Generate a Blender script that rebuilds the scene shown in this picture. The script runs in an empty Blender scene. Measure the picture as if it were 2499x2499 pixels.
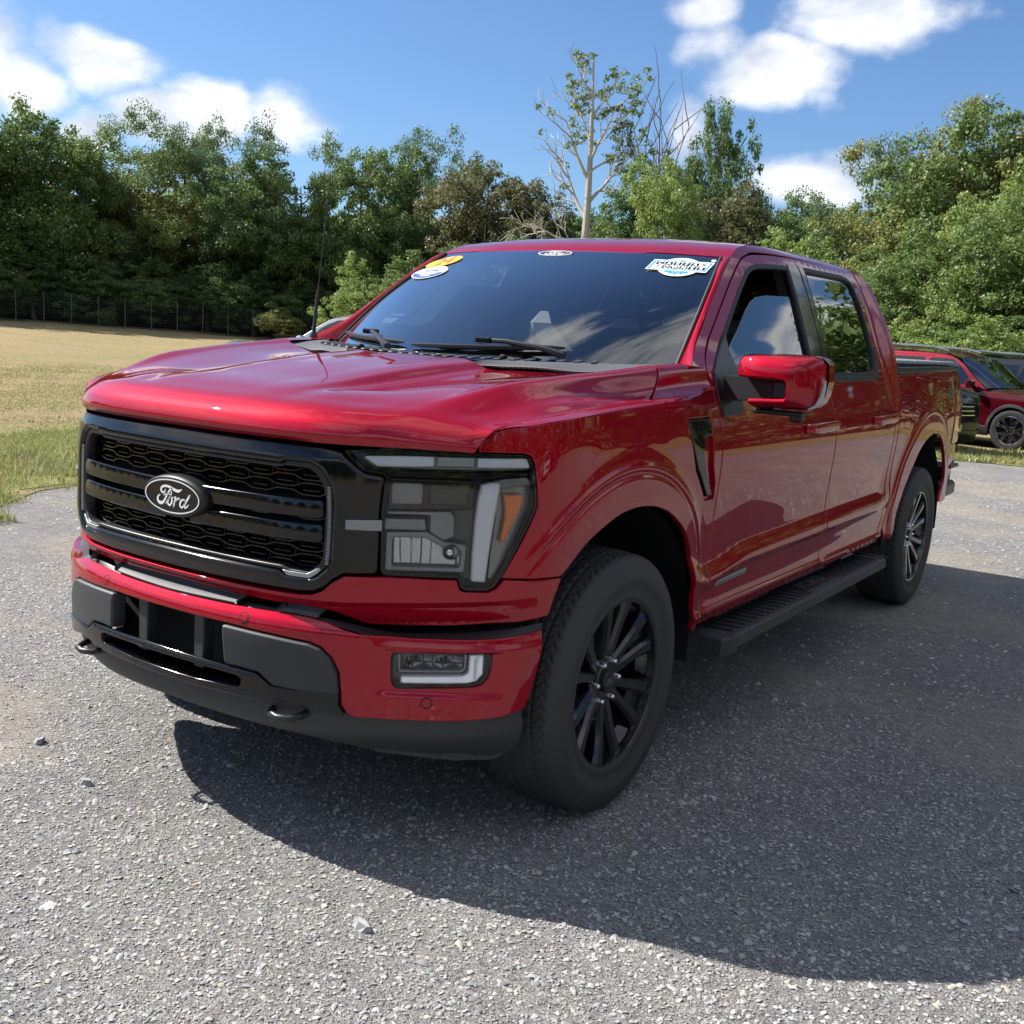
import bpy, math, random
import numpy as np
from mathutils import Vector, Matrix, geometry
random.seed(7); rng=np.random.default_rng(7)
scene=bpy.context.scene
COL=scene.collection
# ================= camera =================
cam=bpy.data.cameras.new('camera'); camo=bpy.data.objects.new('camera',cam); COL.objects.link(camo); scene.camera=camo
def cam_axes(yaw,pitch,roll):
    cy,sy,cp,sp=math.cos(yaw),math.sin(yaw),math.cos(pitch),math.sin(pitch)
    f=np.array([sy*cp,cy*cp,sp]); r=np.array([cy,-sy,0.]); u=np.cross(r,f)
    cr,sr=math.cos(roll),math.sin(roll)
    return cr*r+sr*u,-sr*r+cr*u,f
_r,_u,_f=cam_axes(*[math.radians(a) for a in(-33.3612,-9.56,3.3881)])
camo.matrix_world=Matrix(((_r[0],_u[0],-_f[0],2.4786),(_r[1],_u[1],-_f[1],-2.9169),(_r[2],_u[2],-_f[2],1.4817),(0,0,0,1)))
cam.sensor_width=36; cam.sensor_fit='HORIZONTAL'; cam.lens=36*2651.2384/2499; cam.clip_start=.05; cam.clip_end=2000
# ================= light =================
SUN=Vector((-1.07,-.25,1)).normalized()
el=math.asin(SUN.z); az=math.atan2(SUN.x,SUN.y)
sl=bpy.data.lights.new('sun','SUN'); sl.energy=5.0; sl.angle=math.radians(.53); sl.color=(1,.955,.88)
so=bpy.data.objects.new('sun',sl); COL.objects.link(so); so.rotation_euler=SUN.to_track_quat('Z','Y').to_euler()
scene.view_settings.view_transform='Standard'; scene.view_settings.look='None'; scene.view_settings.gamma=1
scene.view_settings.exposure=1.0
scene.render.engine='CYCLES'
world=bpy.data.worlds.new('World'); scene.world=world; world.use_nodes=True
def build_world():
    nt=world.node_tree; nt.nodes.clear(); N=nt.nodes.new; L=nt.links.new
    out=N('ShaderNodeOutputWorld'); bg=N('ShaderNodeBackground'); L(bg.outputs[0],out.inputs[0])
    sky=N('ShaderNodeTexSky'); sky.sky_type='NISHITA'; sky.sun_disc=False; sky.sun_elevation=el; sky.sun_rotation=az%(2*math.pi)
    sky.altitude=50; sky.air_density=1.0; sky.dust_density=.5; sky.ozone_density=1.8
    bg.inputs[1].default_value=.125
    tc=N('ShaderNodeTexCoord'); D=tc.outputs['Generated']
    def M(op,a,b=None,clamp=False):
        n=N('ShaderNodeMath'); n.operation=op; n.use_clamp=clamp
        for i,v in enumerate((a,b)):
            if v is None: continue
            if isinstance(v,(int,float)): n.inputs[i].default_value=v
            else: L(v,n.inputs[i])
        return n.outputs[0]
    def noise(scale,det,rough,zs=1.6,off=(0,0,0)):
        mp=N('ShaderNodeMapping'); mp.inputs['Scale'].default_value=(scale,scale,scale*zs); mp.inputs['Location'].default_value=off; L(D,mp.inputs[0])
        n=N('ShaderNodeTexNoise'); n.inputs['Scale'].default_value=1; n.inputs['Detail'].default_value=det; n.inputs['Roughness'].default_value=rough
        L(mp.outputs[0],n.inputs[0]); return n.outputs[0]
    blobs=[ # direction, half sizes (horizontal, vertical), strength
     ((-.800,.570,.196),(.060,.030),1.1),((-.835,.525,.172),(.045,.034),1.1),((-.85,.50,.19),(.05,.04),1.0),
     ((-.745,.645,.160),(.065,.034),1.2),((-.708,.69,.163),(.055,.034),1.2),((-.775,.612,.155),(.045,.028),1.1),
     ((-.808,.570,.135),(.028,.022),.9),((-.36,.905,.228),(.075,.040),1.1),((-.41,.87,.268),(.045,.025),1.0),((-.30,.915,.262),(.10,.034),1.0),
     ((-.40,.885,.245),(.05,.03),.75),((-.325,.935,.137),(.075,.028),1.15),((-.43,.885,.172),(.025,.035),.9),
     # rest of the sky: clouds for reflections, some added and widened for fill light
     ((.80,-.05,.30),(0.390,0.162),1.15),((.62,.55,.34),(0.340,0.140),1.2),((.70,-.55,.22),(0.286,0.095),1.1),((.15,-.9,.3),(0.455,0.121),1.1),
     ((.35,.80,.42),(0.220,0.100),1.0),((-.5,-.72,.25),(0.325,0.095),1.0),((.45,-.35,.8),(0.286,0.216),.8),((-.34,.26,.90),(0.100,0.060),.95),((.93,.3,.14),(0.200,0.035),1.0),((.27,.93,.24),(0.150,0.050),1.2),((.12,.97,.33),(0.160,0.060),1.0),((.45,.85,.20),(0.160,0.050),1.2),((-.0,-.62,.75),(0.364,0.243),1.1),((.25,.1,.95),(0.390,0.378),1.1),((-.65,-.1,.75),(0.286,0.270),.95),((-.75,-.5,.4),(0.286,0.135),1.0),((.05,.7,.7),(0.240,0.140),1.0),((.75,.1,.65),(0.286,0.270),1.1),((.5,-.75,.45),(0.325,0.162),1.1)]
    acc=None
    for c,(h,v),st in blobs:
        c=np.array(c)/np.linalg.norm(c); az_=math.atan2(c[1],c[0])
        sub=N('ShaderNodeVectorMath'); sub.operation='SUBTRACT'; L(D,sub.inputs[0]); sub.inputs[1].default_value=tuple(c)
        rot=N('ShaderNodeVectorRotate'); rot.rotation_type='Z_AXIS'; rot.inputs['Angle'].default_value=-az_; L(sub.outputs[0],rot.inputs[0])
        mu=N('ShaderNodeVectorMath'); mu.operation='MULTIPLY'; L(rot.outputs[0],mu.inputs[0]); mu.inputs[1].default_value=(1/max(h,.05)*.5,1/h,1/v)
        ln=N('ShaderNodeVectorMath'); ln.operation='LENGTH'; L(mu.outputs[0],ln.inputs[0])
        k=M('MULTIPLY',M('SUBTRACT',1.0,ln.outputs['Value']),st)
        k=M('MAXIMUM',k,-1.0)
        acc=k if acc is None else M('MAXIMUM',acc,k)
    n1=noise(11,9,.55); n2=noise(22,6,.6,1.4,(3,1,2))
    dens=M('ADD',M('ADD',M('MULTIPLY',acc,1.35),M('MULTIPLY',M('SUBTRACT',n1,.5),2.2)),M('MULTIPLY',M('SUBTRACT',n2,.5),.75))
    mr=N('ShaderNodeMapRange'); mr.interpolation_type='SMOOTHSTEP'; mr.inputs['From Min'].default_value=.02; mr.inputs['From Max'].default_value=.85; L(dens,mr.inputs[0])
    n3=noise(11,6,.55,2.4,(.0,.0,.12))
    sh=N('ShaderNodeMapRange'); sh.inputs['From Min'].default_value=.36; sh.inputs['From Max'].default_value=.60; L(n3,sh.inputs[0])
    ramp=N('ShaderNodeMix'); ramp.data_type='RGBA'; L(sh.outputs[0],ramp.inputs[0]); ramp.inputs[6].default_value=(2.9,3.15,3.6,1); ramp.inputs[7].default_value=(5.0,5.0,5.05,1)
    mx=N('ShaderNodeMix'); mx.data_type='RGBA'; L(M('MULTIPLY',mr.outputs[0],.93),mx.inputs[0])
    hs=N('ShaderNodeHueSaturation'); hs.inputs['Saturation'].default_value=1.0; hs.inputs['Value'].default_value=1.0; tn=N('ShaderNodeMix'); tn.data_type='RGBA'; tn.blend_type='MULTIPLY'; tn.inputs[0].default_value=1; L(sky.outputs[0],tn.inputs[6]); tn.inputs[7].default_value=(.345,.45,.58,1); L(tn.outputs[2],hs.inputs['Color'])
    L(hs.outputs[0],mx.inputs[6]); L(ramp.outputs[2],mx.inputs[7]); L(mx.outputs[2],bg.inputs[0])
build_world()
# ================= materials =================
MAT={}
def newmat(name):
    m=bpy.data.materials.new(name); m.use_nodes=True; MAT[name]=m
    return m,m.node_tree,m.node_tree.nodes['Principled BSDF']
def pbr(name,col,rough=.5,metal=0,coat=0,spec=.5,noise=None,bump=None,emit=None,coat_rough=.03):
    m,nt,b=newmat(name)
    b.inputs['Base Color'].default_value=(*col,1); b.inputs['Roughness'].default_value=rough; b.inputs['Metallic'].default_value=metal
    b.inputs['Coat Weight'].default_value=coat; b.inputs['Coat Roughness'].default_value=coat_rough; b.inputs['Specular IOR Level'].default_value=spec
    N=nt.nodes.new; L=nt.links.new
    if noise or bump:
        tc=N('ShaderNodeTexCoord')
    if noise: # (scale, colour2)
        n=N('ShaderNodeTexNoise'); n.inputs['Scale'].default_value=noise[0]; n.inputs['Detail'].default_value=5; L(tc.outputs['Object'],n.inputs[0])
        x=N('ShaderNodeMix'); x.data_type='RGBA'; L(n.outputs[0],x.inputs[0]); x.inputs[6].default_value=(*col,1); x.inputs[7].default_value=(*noise[1],1); L(x.outputs[2],b.inputs['Base Color'])
    if bump: # (scale, strength, distance)
        n=N('ShaderNodeTexNoise'); n.inputs['Scale'].default_value=bump[0]; n.inputs['Detail'].default_value=3; L(tc.outputs['Object'],n.inputs[0])
        bn=N('ShaderNodeBump'); bn.inputs['Strength'].default_value=bump[1]; bn.inputs['Distance'].default_value=bump[2]; L(n.outputs[0],bn.inputs['Height']); L(bn.outputs[0],b.inputs['Normal'])
    return m
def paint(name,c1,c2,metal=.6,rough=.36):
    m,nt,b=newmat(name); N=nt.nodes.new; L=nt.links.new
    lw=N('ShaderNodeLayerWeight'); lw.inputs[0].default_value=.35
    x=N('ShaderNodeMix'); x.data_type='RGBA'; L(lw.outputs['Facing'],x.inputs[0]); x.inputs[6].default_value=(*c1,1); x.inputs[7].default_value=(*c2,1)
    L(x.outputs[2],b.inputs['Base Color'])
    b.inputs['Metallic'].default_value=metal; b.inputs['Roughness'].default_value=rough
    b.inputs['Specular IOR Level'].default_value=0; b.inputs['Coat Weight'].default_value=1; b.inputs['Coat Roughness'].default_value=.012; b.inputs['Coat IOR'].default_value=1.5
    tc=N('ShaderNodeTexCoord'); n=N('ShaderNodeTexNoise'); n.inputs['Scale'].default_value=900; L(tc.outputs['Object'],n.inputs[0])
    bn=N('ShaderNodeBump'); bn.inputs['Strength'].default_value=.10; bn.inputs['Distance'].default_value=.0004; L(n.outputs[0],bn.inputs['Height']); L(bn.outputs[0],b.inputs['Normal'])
    n2=N('ShaderNodeTexNoise'); n2.inputs['Scale'].default_value=55; n2.inputs['Detail'].default_value=2; L(tc.outputs['Object'],n2.inputs[0])
    bn2=N('ShaderNodeBump'); bn2.inputs['Strength'].default_value=.05; bn2.inputs['Distance'].default_value=.0006; L(n2.outputs[0],bn2.inputs['Height']); L(bn2.outputs[0],b.inputs['Coat Normal'])
    return m
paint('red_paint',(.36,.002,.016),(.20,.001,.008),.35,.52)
pbr('gloss_black',(.005,.005,.006),.08,0,.0,.5)
pbr('satin_black',(.014,.015,.017),.38,bump=(350,.15,.0004))
pbr('grained_plastic',(.030,.032,.036),.55,bump=(700,.35,.0006),noise=(6,(.036,.038,.042)))
pbr('pad_plastic',(.075,.078,.085),.6,bump=(700,.3,.0006))
pbr('deep_black',(.004,.004,.004),.8)
pbr('dark_plastic',(.012,.012,.013),.5)
pbr('tyre_rubber',(.030,.030,.031),.70,noise=(40,(.042,.041,.040)),bump=(220,.25,.001))
pbr('tyre_far',(.012,.012,.012),.8)
pbr('wheel_black',(.008,.009,.012),.22,0,.6)
pbr('chrome',(.75,.76,.78),.12,1)
pbr('silver_plastic',(.42,.43,.45),.3,.8)
pbr('satin_silver',(.30,.31,.33),.35,.6)
pbr('headlamp_grey',(.26,.27,.29),.25,.45)
pbr('headlamp_dark',(.07,.073,.08),.15,.3)
pbr('light_pipe',(.90,.92,.95),.4,0,.3)
pbr('amber_lens',(.90,.24,.03),.25,0,.8)
pbr('red_lens',(.30,.006,.01),.15,0,1)
pbr('white_print',(.78,.80,.80),.4)
pbr('black_print',(.012,.012,.016),.4)
pbr('blue_print',(.03,.09,.42),.4)
pbr('cyan_print',(.03,.28,.48),.4)
pbr('yellow_print',(.85,.55,.03),.4)
pbr('orange_print',(.80,.10,.04),.4)
pbr('decal_grey',(.10,.16,.14),.35,.3)
pbr('interior_grey',(.12,.13,.14),.75)
pbr('interior_dark',(.05,.052,.056),.8)
pbr('tonneau',(.16,.165,.175),.55,bump=(900,.2,.0005))
pbr('rubber_seal',(.008,.008,.009),.55)
def glass(name,tint,ior=1.5,gain=1.0,rough=0.0):
    m,nt,b=newmat(name); nt.nodes.remove(b); N=nt.nodes.new; L=nt.links.new
    o=[n for n in nt.nodes if n.type=='OUTPUT_MATERIAL'][0]
    fr=N('ShaderNodeFresnel'); fr.inputs[0].default_value=ior
    mm=N('ShaderNodeMath'); mm.operation='MULTIPLY'; mm.use_clamp=True; mm.inputs[1].default_value=gain; L(fr.outputs[0],mm.inputs[0])
    t=N('ShaderNodeBsdfTransparent'); t.inputs[0].default_value=(*tint,1); g=N('ShaderNodeBsdfGlossy'); g.inputs['Roughness'].default_value=rough
    mx=N('ShaderNodeMixShader'); L(mm.outputs[0],mx.inputs[0]); L(t.outputs[0],mx.inputs[1]); L(g.outputs[0],mx.inputs[2]); L(mx.outputs[0],o.inputs[0]); return m
glass('windshield_glass',(.76,.84,.84),1.62,3.0)
glass('privacy_glass',(.035,.04,.04),1.75,1.8)
glass('side_glass',(.30,.36,.36),1.75,1.8)
glass('lens_clear',(.96,.97,.98),1.45,1.1)
glass('car_glass',(.10,.13,.13),1.7,1.6)
m_,nt_,b_=newmat('reflector'); b_.inputs['Base Color'].default_value=(.45,.47,.50,1); b_.inputs['Metallic'].default_value=1; b_.inputs['Roughness'].default_value=.18
_w=nt_.nodes.new('ShaderNodeTexWave'); _w.inputs['Scale'].default_value=14; _w.inputs['Distortion'].default_value=1.5; _t=nt_.nodes.new('ShaderNodeTexCoord'); nt_.links.new(_t.outputs['Object'],_w.inputs['Vector']); _b=nt_.nodes.new('ShaderNodeBump'); _b.inputs['Distance'].default_value=.003; nt_.links.new(_w.outputs[1],_b.inputs['Height']); nt_.links.new(_b.outputs[0],b_.inputs['Normal'])
# ================= object helpers =================
def link(name,me,parent=None,mat=None):
    o=bpy.data.objects.new(name,me); COL.objects.link(o)
    if parent is not None: o.parent=parent
    if mat is not None and me is not None: me.materials.clear(); me.materials.append(MAT[mat] if isinstance(mat,str) else mat)
    return o
def thing(name,label,cat,loc=(0,0,0),rz=0,group=None,data=None):
    o=bpy.data.objects.new(name,data); COL.objects.link(o); o.location=loc; o.rotation_euler=(0,0,rz)
    o['label']=label; o['category']=cat
    if group:o['group']=group
    return o
def mk(name,V,Fc,mat,parent=None,smooth=True,normals=None):
    me=bpy.data.meshes.new(name); V=np.asarray(V,float)
    if isinstance(Fc,np.ndarray) and Fc.ndim==2:
        n,k=Fc.shape; me.vertices.add(len(V)); me.vertices.foreach_set('co',V.astype(np.float32).ravel())
        me.loops.add(n*k); me.loops.foreach_set('vertex_index',Fc.astype(np.int32).ravel())
        me.polygons.add(n); me.polygons.foreach_set('loop_start',np.arange(0,n*k,k,dtype=np.int32)); me.polygons.foreach_set('loop_total',np.full(n,k,np.int32))
        me.update(calc_edges=True)
    else:
        me.from_pydata([tuple(v) for v in V],[],[tuple(int(i) for i in f) for f in Fc]); me.update()
    if smooth:
        me.polygons.foreach_set('use_smooth',np.ones(len(me.polygons),bool))
        if normals is not None: me.normals_split_custom_set_from_vertices([tuple(n) for n in normals])
        elif smooth=='auto': me.set_sharp_from_angle(angle=math.radians(35))
    return link(name,me,parent,mat)
class MB:
    """collects simple solids into one mesh"""
    def __init__(s): s.v=[];s.f=[];s.n=0
    def add(s,V,Fc):
        s.v.append(np.asarray(V,float)); s.f+= [tuple(i+s.n for i in f) for f in Fc]; s.n+=len(V); return s
    def box(s,c,h,R=None,bev=0):
        h=np.array(h,float)
        if bev<=0:
            V=np.array([[x,y,z] for x in(-1,1) for y in(-1,1) for z in(-1,1)])*h
            F_=[(0,1,3,2),(4,6,7,5),(0,4,5,1),(2,3,7,6),(0,2,6,4),(1,5,7,3)]
        else:
            b=min(bev,h.min()*.9); V=[];idx={}
            for x in(-1,1):
                for y in(-1,1):
                    for z in(-1,1):
                        for a in range(3):
                            p=np.array([x,y,z])*h; q=p-np.array([x,y,z])*b; q[a]=p[a]; idx[(x,y,z,a)]=len(V); V.append(q)
            V=np.array(V);F_=[]
            for a in range(3):
                o1,o2=[i for i in range(3) if i!=a]
                for sg in(-1,1):
                    r=[]
                    for u,w in((-1,-1),(1,-1),(1,1),(-1,1)):
                        k=[0,0,0];k[a]=sg;k[o1]=u;k[o2]=w; r.append(idx[(*k,a)])
                    F_.append(tuple(r))
                for u in(-1,1):
                    for w in(-1,1):
                        k0=[0,0,0];k1=[0,0,0];k0[a]=-1;k1[a]=1
                        for k in(k0,k1): k[o1]=u;k[o2]=w
                        F_.append((idx[(*k0,o1)],idx[(*k1,o1)],idx[(*k1,o2)],idx[(*k0,o2)]))
            for x in(-1,1):
                for y in(-1,1):
                    for z in(-1,1): F_.append(tuple(idx[(x,y,z,a)] for a in range(3)))
            G=[]
            for f in F_:
                P_=V[list(f)]; n=np.cross(P_[1]-P_[0],P_[2]-P_[0])
                G.append(f if n@P_.mean(0)>0 else f[::-1])
            F_=G
        if R is not None: V=V@np.array(R).T
        return s.add(V+np.array(c),F_)
    def tube(s,pts,r,n=8,cap=True):
        pts=np.asarray(pts,float); m=len(pts); r=np.broadcast_to(np.asarray(r,float),(m,))
        T=np.gradient(pts,axis=0); T/=np.linalg.norm(T,axis=1)[:,None]+1e-12
        up=np.array([0,0,1.]) if abs(T[0][2])<.9 else np.array([1.,0,0]); V=[]
        a=np.linspace(0,2*math.pi,n,endpoint=False)
        u=up-T[0]*(up@T[0]); u/=np.linalg.norm(u)
        for i in range(m):
            u=u-T[i]*(u@T[i]); u/=np.linalg.norm(u)+1e-12; w=np.cross(T[i],u)
            V.append(pts[i]+r[i]*(np.cos(a)[:,None]*u+np.sin(a)[:,None]*w))
        V=np.concatenate(V);F_=[]
        for i in range(m-1):
            for j in range(n):
                k=(j+1)%n; F_.append((i*n+j,i*n+k,(i+1)*n+k,(i+1)*n+j))
        if cap: F_.append(tuple(range(n))[::-1]); F_.append(tuple((m-1)*n+j for j in range(n)))
        return s.add(V,F_)
    def lathe(s,prof,n=64,axis='x',c=(0,0,0),closed=False):
        prof=np.asarray(prof,float); a=np.linspace(0,2*math.pi,n,endpoint=False); m=len(prof); V=[]
        for x,r in prof:
            V.append(np.stack([np.full(n,x),r*np.cos(a),r*np.sin(a)],1))
        V=np.concatenate(V)
        if axis=='z': V=V[:,[1,2,0]]
        if axis=='y': V=V[:,[2,0,1]]
        F_=[]
        for i in range(m-1+(1 if closed else 0)):
            i2=(i+1)%m
            for j in range(n):
                k=(j+1)%n; F_.append((i*n+j,i2*n+j,i2*n+k,i*n+k))
        return s.add(V+np.array(c),F_)
    def build(s,name,mat,parent=None,smooth='auto'):
        return mk(name,np.concatenate(s.v),s.f,mat,parent,smooth)
# ---------- shared curve / surface maths of the truck ----------
def _g(x,s): return np.exp(-.5*(x/s)**2)
def herm(xs,ys,n=2000):
    xs=np.array(xs,float);ys=np.array(ys,float)
    d=np.diff(ys,axis=0)/(np.diff(xs).reshape(-1,*([1]*(ys.ndim-1))))
    h=np.diff(xs)
    m=np.empty_like(ys);m[0]=d[0];m[-1]=d[-1]
    for i in range(1,len(xs)-1): m[i]=(d[i-1]*h[i]+d[i]*h[i-1])/(h[i]+h[i-1])
    X=np.linspace(xs[0],xs[-1],n);k=np.clip(np.searchsorted(xs,X,side='right')-1,0,len(xs)-2)
    t=(X-xs[k])/h[k]
    sh=(-1,*([1]*(ys.ndim-1)));t=t.reshape(sh);hh=h[k].reshape(sh)
    Y=(2*t**3-3*t*t+1)*ys[k]+(t**3-2*t*t+t)*hh*m[k]+(-2*t**3+3*t*t)*ys[k+1]+(t**3-t*t)*hh*m[k+1]
    return X,Y
def smooth1(X,Y,sig):
    st=X[1]-X[0];r=int(3*sig/st)+1
    w=_g(np.arange(-r,r+1)*st,sig);w/=w.sum()
    Yp=np.pad(Y,(r,r),mode='reflect',reflect_type='odd')
    return np.convolve(Yp,w,'valid')
class Prof:
    def __init__(s,kn,sig=.006,n=1500):
        a=np.array(kn,float);X,Y=herm(a[:,0],a[:,1],n);s.X=X;s.Y=smooth1(X,Y,sig) if sig else Y
    def __call__(s,z): return np.interp(z,s.X,s.Y)
def plan(pts):
    pts=np.array(pts,float)
    full=np.vstack([pts[1:4][::-1]*[-1,1],pts])
    d=np.r_[0,np.cumsum(np.linalg.norm(np.diff(full,axis=0),axis=1))]
    T,Q=herm(d,full,6000)
    q=np.stack([smooth1(T,Q[:,0],.02),smooth1(T,Q[:,1],.02)],1)
    i0=np.argmin(abs(q[:,0]));q=q[i0:];q[0,0]=0
    s=np.r_[0,np.cumsum(np.linalg.norm(np.diff(q,axis=0),axis=1))]
    return s,q
PL=plan([(0,-.885),(.2,-.88),(.38,-.862),(.5,-.832),(.57,-.797),(.68,-.718),(.78,-.65),(.86,-.588),(.92,-.52),(.955,-.45),(.972,-.37),(.98,-.25),(.985,0),(.985,.6),(.988,1.2),(.988,2.9),(.986,3.6),(.980,4.1),(.974,4.42),(.962,4.62),(.938,4.74),(.89,4.79),(.80,4.80)])
PB=plan([(0,-.938),(.15,-.932),(.3,-.914),(.42,-.888),(.5,-.862),(.6,-.818),(.7,-.757),(.8,-.69),(.88,-.627),(.94,-.555),(.968,-.49),(.98,-.42),(.985,-.3),(.985,0)])
def pc(P,s):
    S,q=P;sg=np.where(s<0,-1.,1.);a=np.abs(s)
    x=np.interp(a,S,q[:,0])*sg;y=np.interp(a,S,q[:,1]);e=.012
    dx=np.interp(a+e,S,q[:,0])-np.interp(np.abs(a-e),S,q[:,0])*np.where(a<e,-1,1);dy=np.interp(a+e,S,q[:,1])-np.interp(np.abs(a-e),S,q[:,1])
    l=np.hypot(dx,dy)
    return x,y,dy/l*sg,-dx/l
def s_of_Y(Y): # side stations (Y>-.5)
    S,q=PL;i=np.argmin(q[:,0]<.955);return np.interp(Y,q[i:,1],S[i:])
door=Prof([(.36,-.09),(.42,-.045),(.47,-.024),(.50,-.014),(.510,-.005),(.518,-.005),(.526,-.012),(.54,-.015),(.60,-.016),(.650,-.009),(.664,-.003),(.69,-.003),(.745,-.021),(.752,-.024),(.762,-.0235),(.80,-.021),(.90,-.010),(1.0,0),(1.08,.003),(1.13,-.001),(1.18,-.012),(1.23,-.028),(1.28,-.045),(1.32,-.058),(1.35,-.066),(1.42,-.088),(1.6,-.158),(1.75,-.222),(1.84,-.270),(1.88,-.305),(1.91,-.36),(1.94,-.44)],.0022,4000)
fend=Prof([(.36,-.05),(.45,-.022),(.5,-.012),(.6,-.012),(.7,-.014),(.85,-.012),(1.0,-.004),(1.1,-.002),(1.17,-.004),(1.23,-.010),(1.29,-.018),(1.35,-.035),(1.45,-.08),(1.95,-.4)])
front=Prof([(.36,-.05),(.6,-.01),(.75,0),(.95,0),(1.08,-.004),(1.14,-.01),(1.2,-.018),(1.3,-.04),(1.4,-.08),(1.95,-.3)])
bed=Prof([(.36,-.07),(.45,-.03),(.5,-.012),(.524,-.012),(.60,-.016),(.70,-.01),(.9,-.006),(1.0,0),(1.1,.003),(1.2,-.004),(1.3,-.022),(1.36,-.034),(1.40,-.045),(1.45,-.06),(1.95,-.3)])
TAPER=.048
def ss(a,b,x):
    t=np.clip((x-a)/(b-a),0,1);return t*t*(3-2*t)
flare=Prof([(0,.024),(.40,.024),(.55,.024),(.62,.022),(.645,.021),(.653,.020),(.662,.0125),(.668,.0125),(.680,.0165),(.688,.0155),(.699,.008),(.72,.003),(.77,0),(.85,0),(3,0)],.0032,9000)
def W(s,z,d=0):
    """front and side skin of the upper body: s = distance round the plan, z = height, d = offset outward"""
    s=np.asarray(s,float);z=np.asarray(z,float)
    x,y,nx,ny=pc(PL,s)
    a=np.abs(s)
    z0=z; z=z+.045*(1-ss(2.22,2.62,a))*ss(2.0,2.22,a)*ss(.52,.62,z)*(1-ss(.72,.95,z))+.02*(1-ss(2.2,4.4,a))*ss(2.0,2.22,a)*ss(.62,.68,z)*(1-ss(.78,.95,z))
    yy=np.where(a<.9,-2.,y)
    wf=1-ss(1.0,1.25,a)             # front -> fender
    o=front(z)*wf+(1-wf)*(fend(z)*(1-ss(.35,.62,yy))+door(z)*ss(.35,.62,yy)*(1-ss(2.84,3.05,yy))+bed(z)*ss(2.84,3.05,yy))
    f=flare(np.hypot(yy-.02,z-.405))*ss(-.57,-.36,y)*ss(.37,.46,z)*(1-.8*ss(.575,.64,yy))
    f=f+flare(np.hypot(yy-3.755,z-.405)*.695/.755)*ss(.37,.46,z)*ss(3.03,3.10,yy)
    o=o-TAPER*ss(1.345,1.50,z)*np.clip((3.5-a)/1.35,0,1.15)**1.5*ss(1.9,2.05,a)+f*.8+d
    return np.stack([x+nx*o,y+ny*o,z0],-1)
bumpf=Prof([(.30,-.10),(.36,-.03),(.40,-.012),(.45,-.006),(.55,0),(.63,0),(.665,-.006),(.69,-.026),(.72,-.045),(.78,-.05),(.9,-.06)],.005)
def Bm(s,z,d=0):
    s=np.asarray(s,float);z=np.asarray(z,float)
    x,y,nx,ny=pc(PB,s);a=np.abs(s)
    o=bumpf(z)*(1-.75*ss(.95,1.25,a))+d
    return np.stack([x+nx*o,y+ny*o,z],-1)
# ================= panels laid on a curved skin =================
def resample(pts,step):
    pts=np.asarray(pts,float); out=[]
    for i in range(len(pts)):
        a,b=pts[i],pts[(i+1)%len(pts)]; n=max(1,int(math.ceil(np.linalg.norm(b-a)/step)))
        for k in range(n): out.append(a+(b-a)*k/n)
    return np.array(out)
def roundc(pts,r=.012,n=4,skip=()):
    """round the corners of a closed outline; r may be a number or list"""
    pts=np.asarray(pts,float); m=len(pts); out=[]
    for i in range(m):
        p=pts[i]; a=pts[i-1]-p; b=pts[(i+1)%m]-p; la,lb=np.linalg.norm(a),np.linalg.norm(b)
        rr=r[i] if hasattr(r,'__len__') else r
        ca=np.clip((a@b)/(la*lb+1e-12),-1,1); th=math.acos(ca)
        if rr<=0 or th>math.radians(165) or i in skip: out.append(p); continue
        t=min(rr/math.tan(th/2),la*.45,lb*.45); A=p+a/la*t; B=p+b/lb*t
        for k in range(n+1):
            u=k/n; out.append((1-u)**2*A+2*u*(1-u)*p+u*u*B)
    return np.array(out)
def spline_closed(pts,n=8):
    pts=np.asarray(pts,float); m=len(pts); out=[]
    for i in range(m):
        p0,p1,p2,p3=pts[i-1],pts[i],pts[(i+1)%m],pts[(i+2)%m]
        for k in range(n):
            t=k/n; out.append(.5*((2*p1)+(-p0+p2)*t+(2*p0-5*p1+4*p2-p3)*t*t+(-p0+3*p1-3*p2+p3)*t**3))
    return np.array(out)
def area2(p): return .5*np.sum(p[:,0]*np.roll(p[:,1],-1)-np.roll(p[:,0],-1)*p[:,1])
def inset(p,d):
    """offset a CCW outline inwards"""
    e=np.roll(p,-1,0)-p; e/=np.linalg.norm(e,axis=1)[:,None]+1e-12; n=np.stack([-e[:,1],e[:,0]],1)
    m=n+np.roll(n,1,0); l=(m*m).sum(1)[:,None]; m=m*2/np.maximum(l,.7)
    return p+m*d*.5*1.0 if False else p+m*d
def inpoly(P_,poly):
    x,y=P_[:,0],P_[:,1]; c=np.zeros(len(P_),bool); px,py=poly[:,0],poly[:,1]; qx,qy=np.roll(px,-1),np.roll(py,-1)
    for i in range(len(poly)):
        k=((py[i]>y)!=(qy[i]>y)); 
        if k.any():
            t=(qx[i]-px[i])*(y-py[i])/((qy[i]-py[i])+1e-15)+px[i]; c^=k&(x<t)
    return c
def dist_poly(P_,poly):
    d=np.full(len(P_),1e9)
    A=poly; B=np.roll(poly,-1,0)
    for a,b in zip(A,B):
        ab=b-a; t=np.clip(((P_-a)@ab)/(ab@ab+1e-15),0,1); d=np.minimum(d,np.linalg.norm(P_-(a+t[:,None]*ab),axis=1))
    return d
def surf_n(F,u,v,d=0,e=.0025):
    a=F(u+e,v,d)-F(u-e,v,d); b=F(u,v+e,d)-F(u,v-e,d); n=np.cross(a,b); return n/(np.linalg.norm(n,axis=1)[:,None]+1e-12)
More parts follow.
